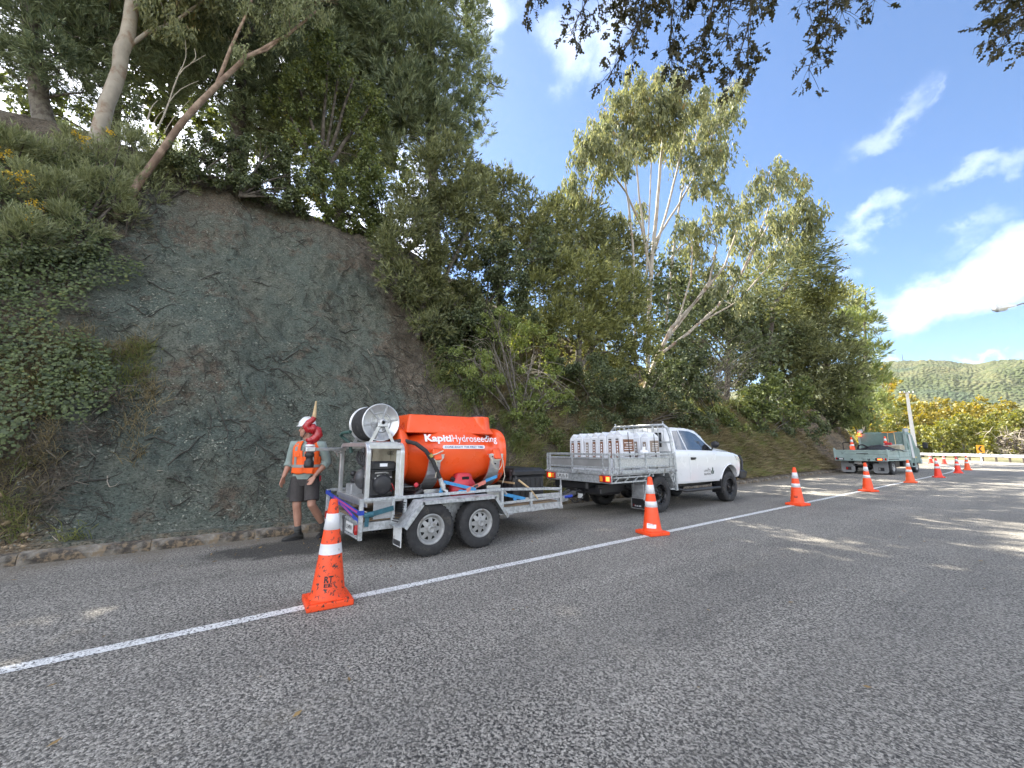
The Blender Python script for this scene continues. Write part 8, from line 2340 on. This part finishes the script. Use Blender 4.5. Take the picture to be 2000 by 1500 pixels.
    for s in (-1, 1):
        P = []; zs = np.linspace(1.118, 1.465, 9)
        V = []
        for z in zs:
            y = s * (.125 - .02 * (z - 1.1)); V += [front(y - .022, z), front(y + .022, z)]
        m.add(V, [(2 * i, 2 * i + 1, 2 * i + 3, 2 * i + 2) for i in range(len(zs) - 1)], True)
    m.build('reflective_tape', 'reflective_tape', vest)
    m = MB(); V = []
    for z in np.linspace(.99, 1.24, 7): V += [front(-.006, z, .004), front(.006, z, .004)]
    m.add(V, [(2 * i, 2 * i + 1, 2 * i + 3, 2 * i + 2) for i in range(6)], True)
    m.box(front(-.09, 1.28, .004), (.012, .075, .09), .004); m.box(front(.10, 1.03, .004), (.012, .10, .09), .004); m.build('vest_pocket', 'hiviz_orange', vest)
    # shorts with leg openings
    m = MB(); limb_loft(m, [V3(0, 0, .80), V3(0, 0, .88), V3(0, 0, .97), V3(0, 0, 1.0)], [(.125, .17), (.135, .185), (.125, .175), (.12, .17)], 24)
    for hp_, kn in ((hipL, knL), (hipR, knR)):
        limb_loft(m, [hp_ + V3(0, 0, .0), L(hp_, kn, .3), L(hp_, kn, .6), L(hp_, kn, .86)], [(.118, .105), (.118, .108), (.112, .106), (.112, .108)], 18)
    m.build('shorts', 'shorts_charcoal', t)
    m = MB(); m.box(V3(.02, .19, .88), (.10, .03, .17), .01); m.bar(V3(-.01, -.19, .92), V3(-.02, -.245, .62), .02, .05); m.build('tool_pouch', 'trim_black', t)
    m = MB(); m.box(V3(-.03, .205, .90), (.06, .02, .09), .006); m.build('red_pouch', 'red_can', t)
    # socks, boots
    for kn, an, to in ((knL, anL, toL), (knR, anR, toR)):
        m = MB(); limb_loft(m, [L(kn, an, .74), L(kn, an, .77), L(kn, an, .95), an], [.044, .050, .049, .048]); m.build('sock', 'sock_grey', t)
        fd = Vector((to.x - an.x, to.y - an.y, 0)).normalized(); sdv = Vector((-fd.y, fd.x, 0))
        lift = min(an.z - .10, .03) if an is anR else 0
        m = MB()
        base = Vector((an.x, an.y, 0))
        rings = []
        for f, w, h, z0 in ((-.075, .028, .075, 0), (-.06, .040, .10, 0), (-.02, .046, .125, 0), (.03, .045, .115, 0), (.08, .047, .085, 0), (.13, .050, .070, 0), (.175, .046, .058, 0), (.205, .030, .045, 0), (.213, .012, .03, 0)):
            c = base + fd * f; ring = []
            for k in range(16):
                a = 2 * math.pi * k / 16; y = w * math.cos(a); z = h * .5 + h * .5 * math.sin(a)
                zz = max(.006, z * (1.0)); ring.append(c + sdv * (y * (1.05 if z < .02 else 1)) + V3(0, 0, zz))
            rings.append(ring)
        m.loft(rings, True, True)
        limb_loft(m, [base + V3(0, 0, .07), L(base + V3(0, 0, .12), an, .6) + V3(0, 0, .02), L(an, kn, .14)], [.052, .050, .054])
        bt = m.build('boot', 'boot_black', t)
        m = MB(); rings = []
        for z, gr in ((0, 1.06), (.022, 1.08), (.026, 1.02)):
            ring = []
            for k in range(24):
                a = 2 * math.pi * k / 24; f = .07 + .148 * math.cos(a); w = .048 * math.sin(a) * (1.0 + .12 * math.cos(a)) * gr
                ring.append(base + fd * f + sdv * w + V3(0, 0, z))
            rings.append(ring)
        m.loft(rings, False, True); m.build('sole', 'black_plastic', bt)
    t.location = loc
    # x forward must point at the road and a little towards the camera
    t.rotation_euler = (0, 0, math.atan2(-loc.y, -loc.x) + R(-20))
    t.scale = (1.0, 1.0, 1.0)
    return t
person()
# ================================================================ haze over the valley
def haze():
    m = bpy.data.materials.new('haze'); m.use_nodes = True
    N, L = m.node_tree.nodes, m.node_tree.links; N.clear()
    out = N.new('ShaderNodeOutputMaterial'); v = N.new('ShaderNodeVolumePrincipled')
    v.inputs['Color'].default_value = (.88, .93, 1, 1); v.inputs['Density'].default_value = HAZE; v.inputs['Anisotropy'].default_value = .2
    L.new(v.outputs[0], out.inputs['Volume'])
    top = max((o.matrix_world @ Vector(c)).z for o in bpy.data.objects if o.type == 'MESH' and o.name in ('hills',) for c in o.bound_box) + 25
    MATS['haze'] = m
    b = MB(); b.box((0, 0, (top - 1.2) / 2), (5500, 5500, top + 1.2)); o = b.build('haze', 'haze'); tag(o, 'thin haze over the valley', kind='stuff')
HAZE = .000035
haze()
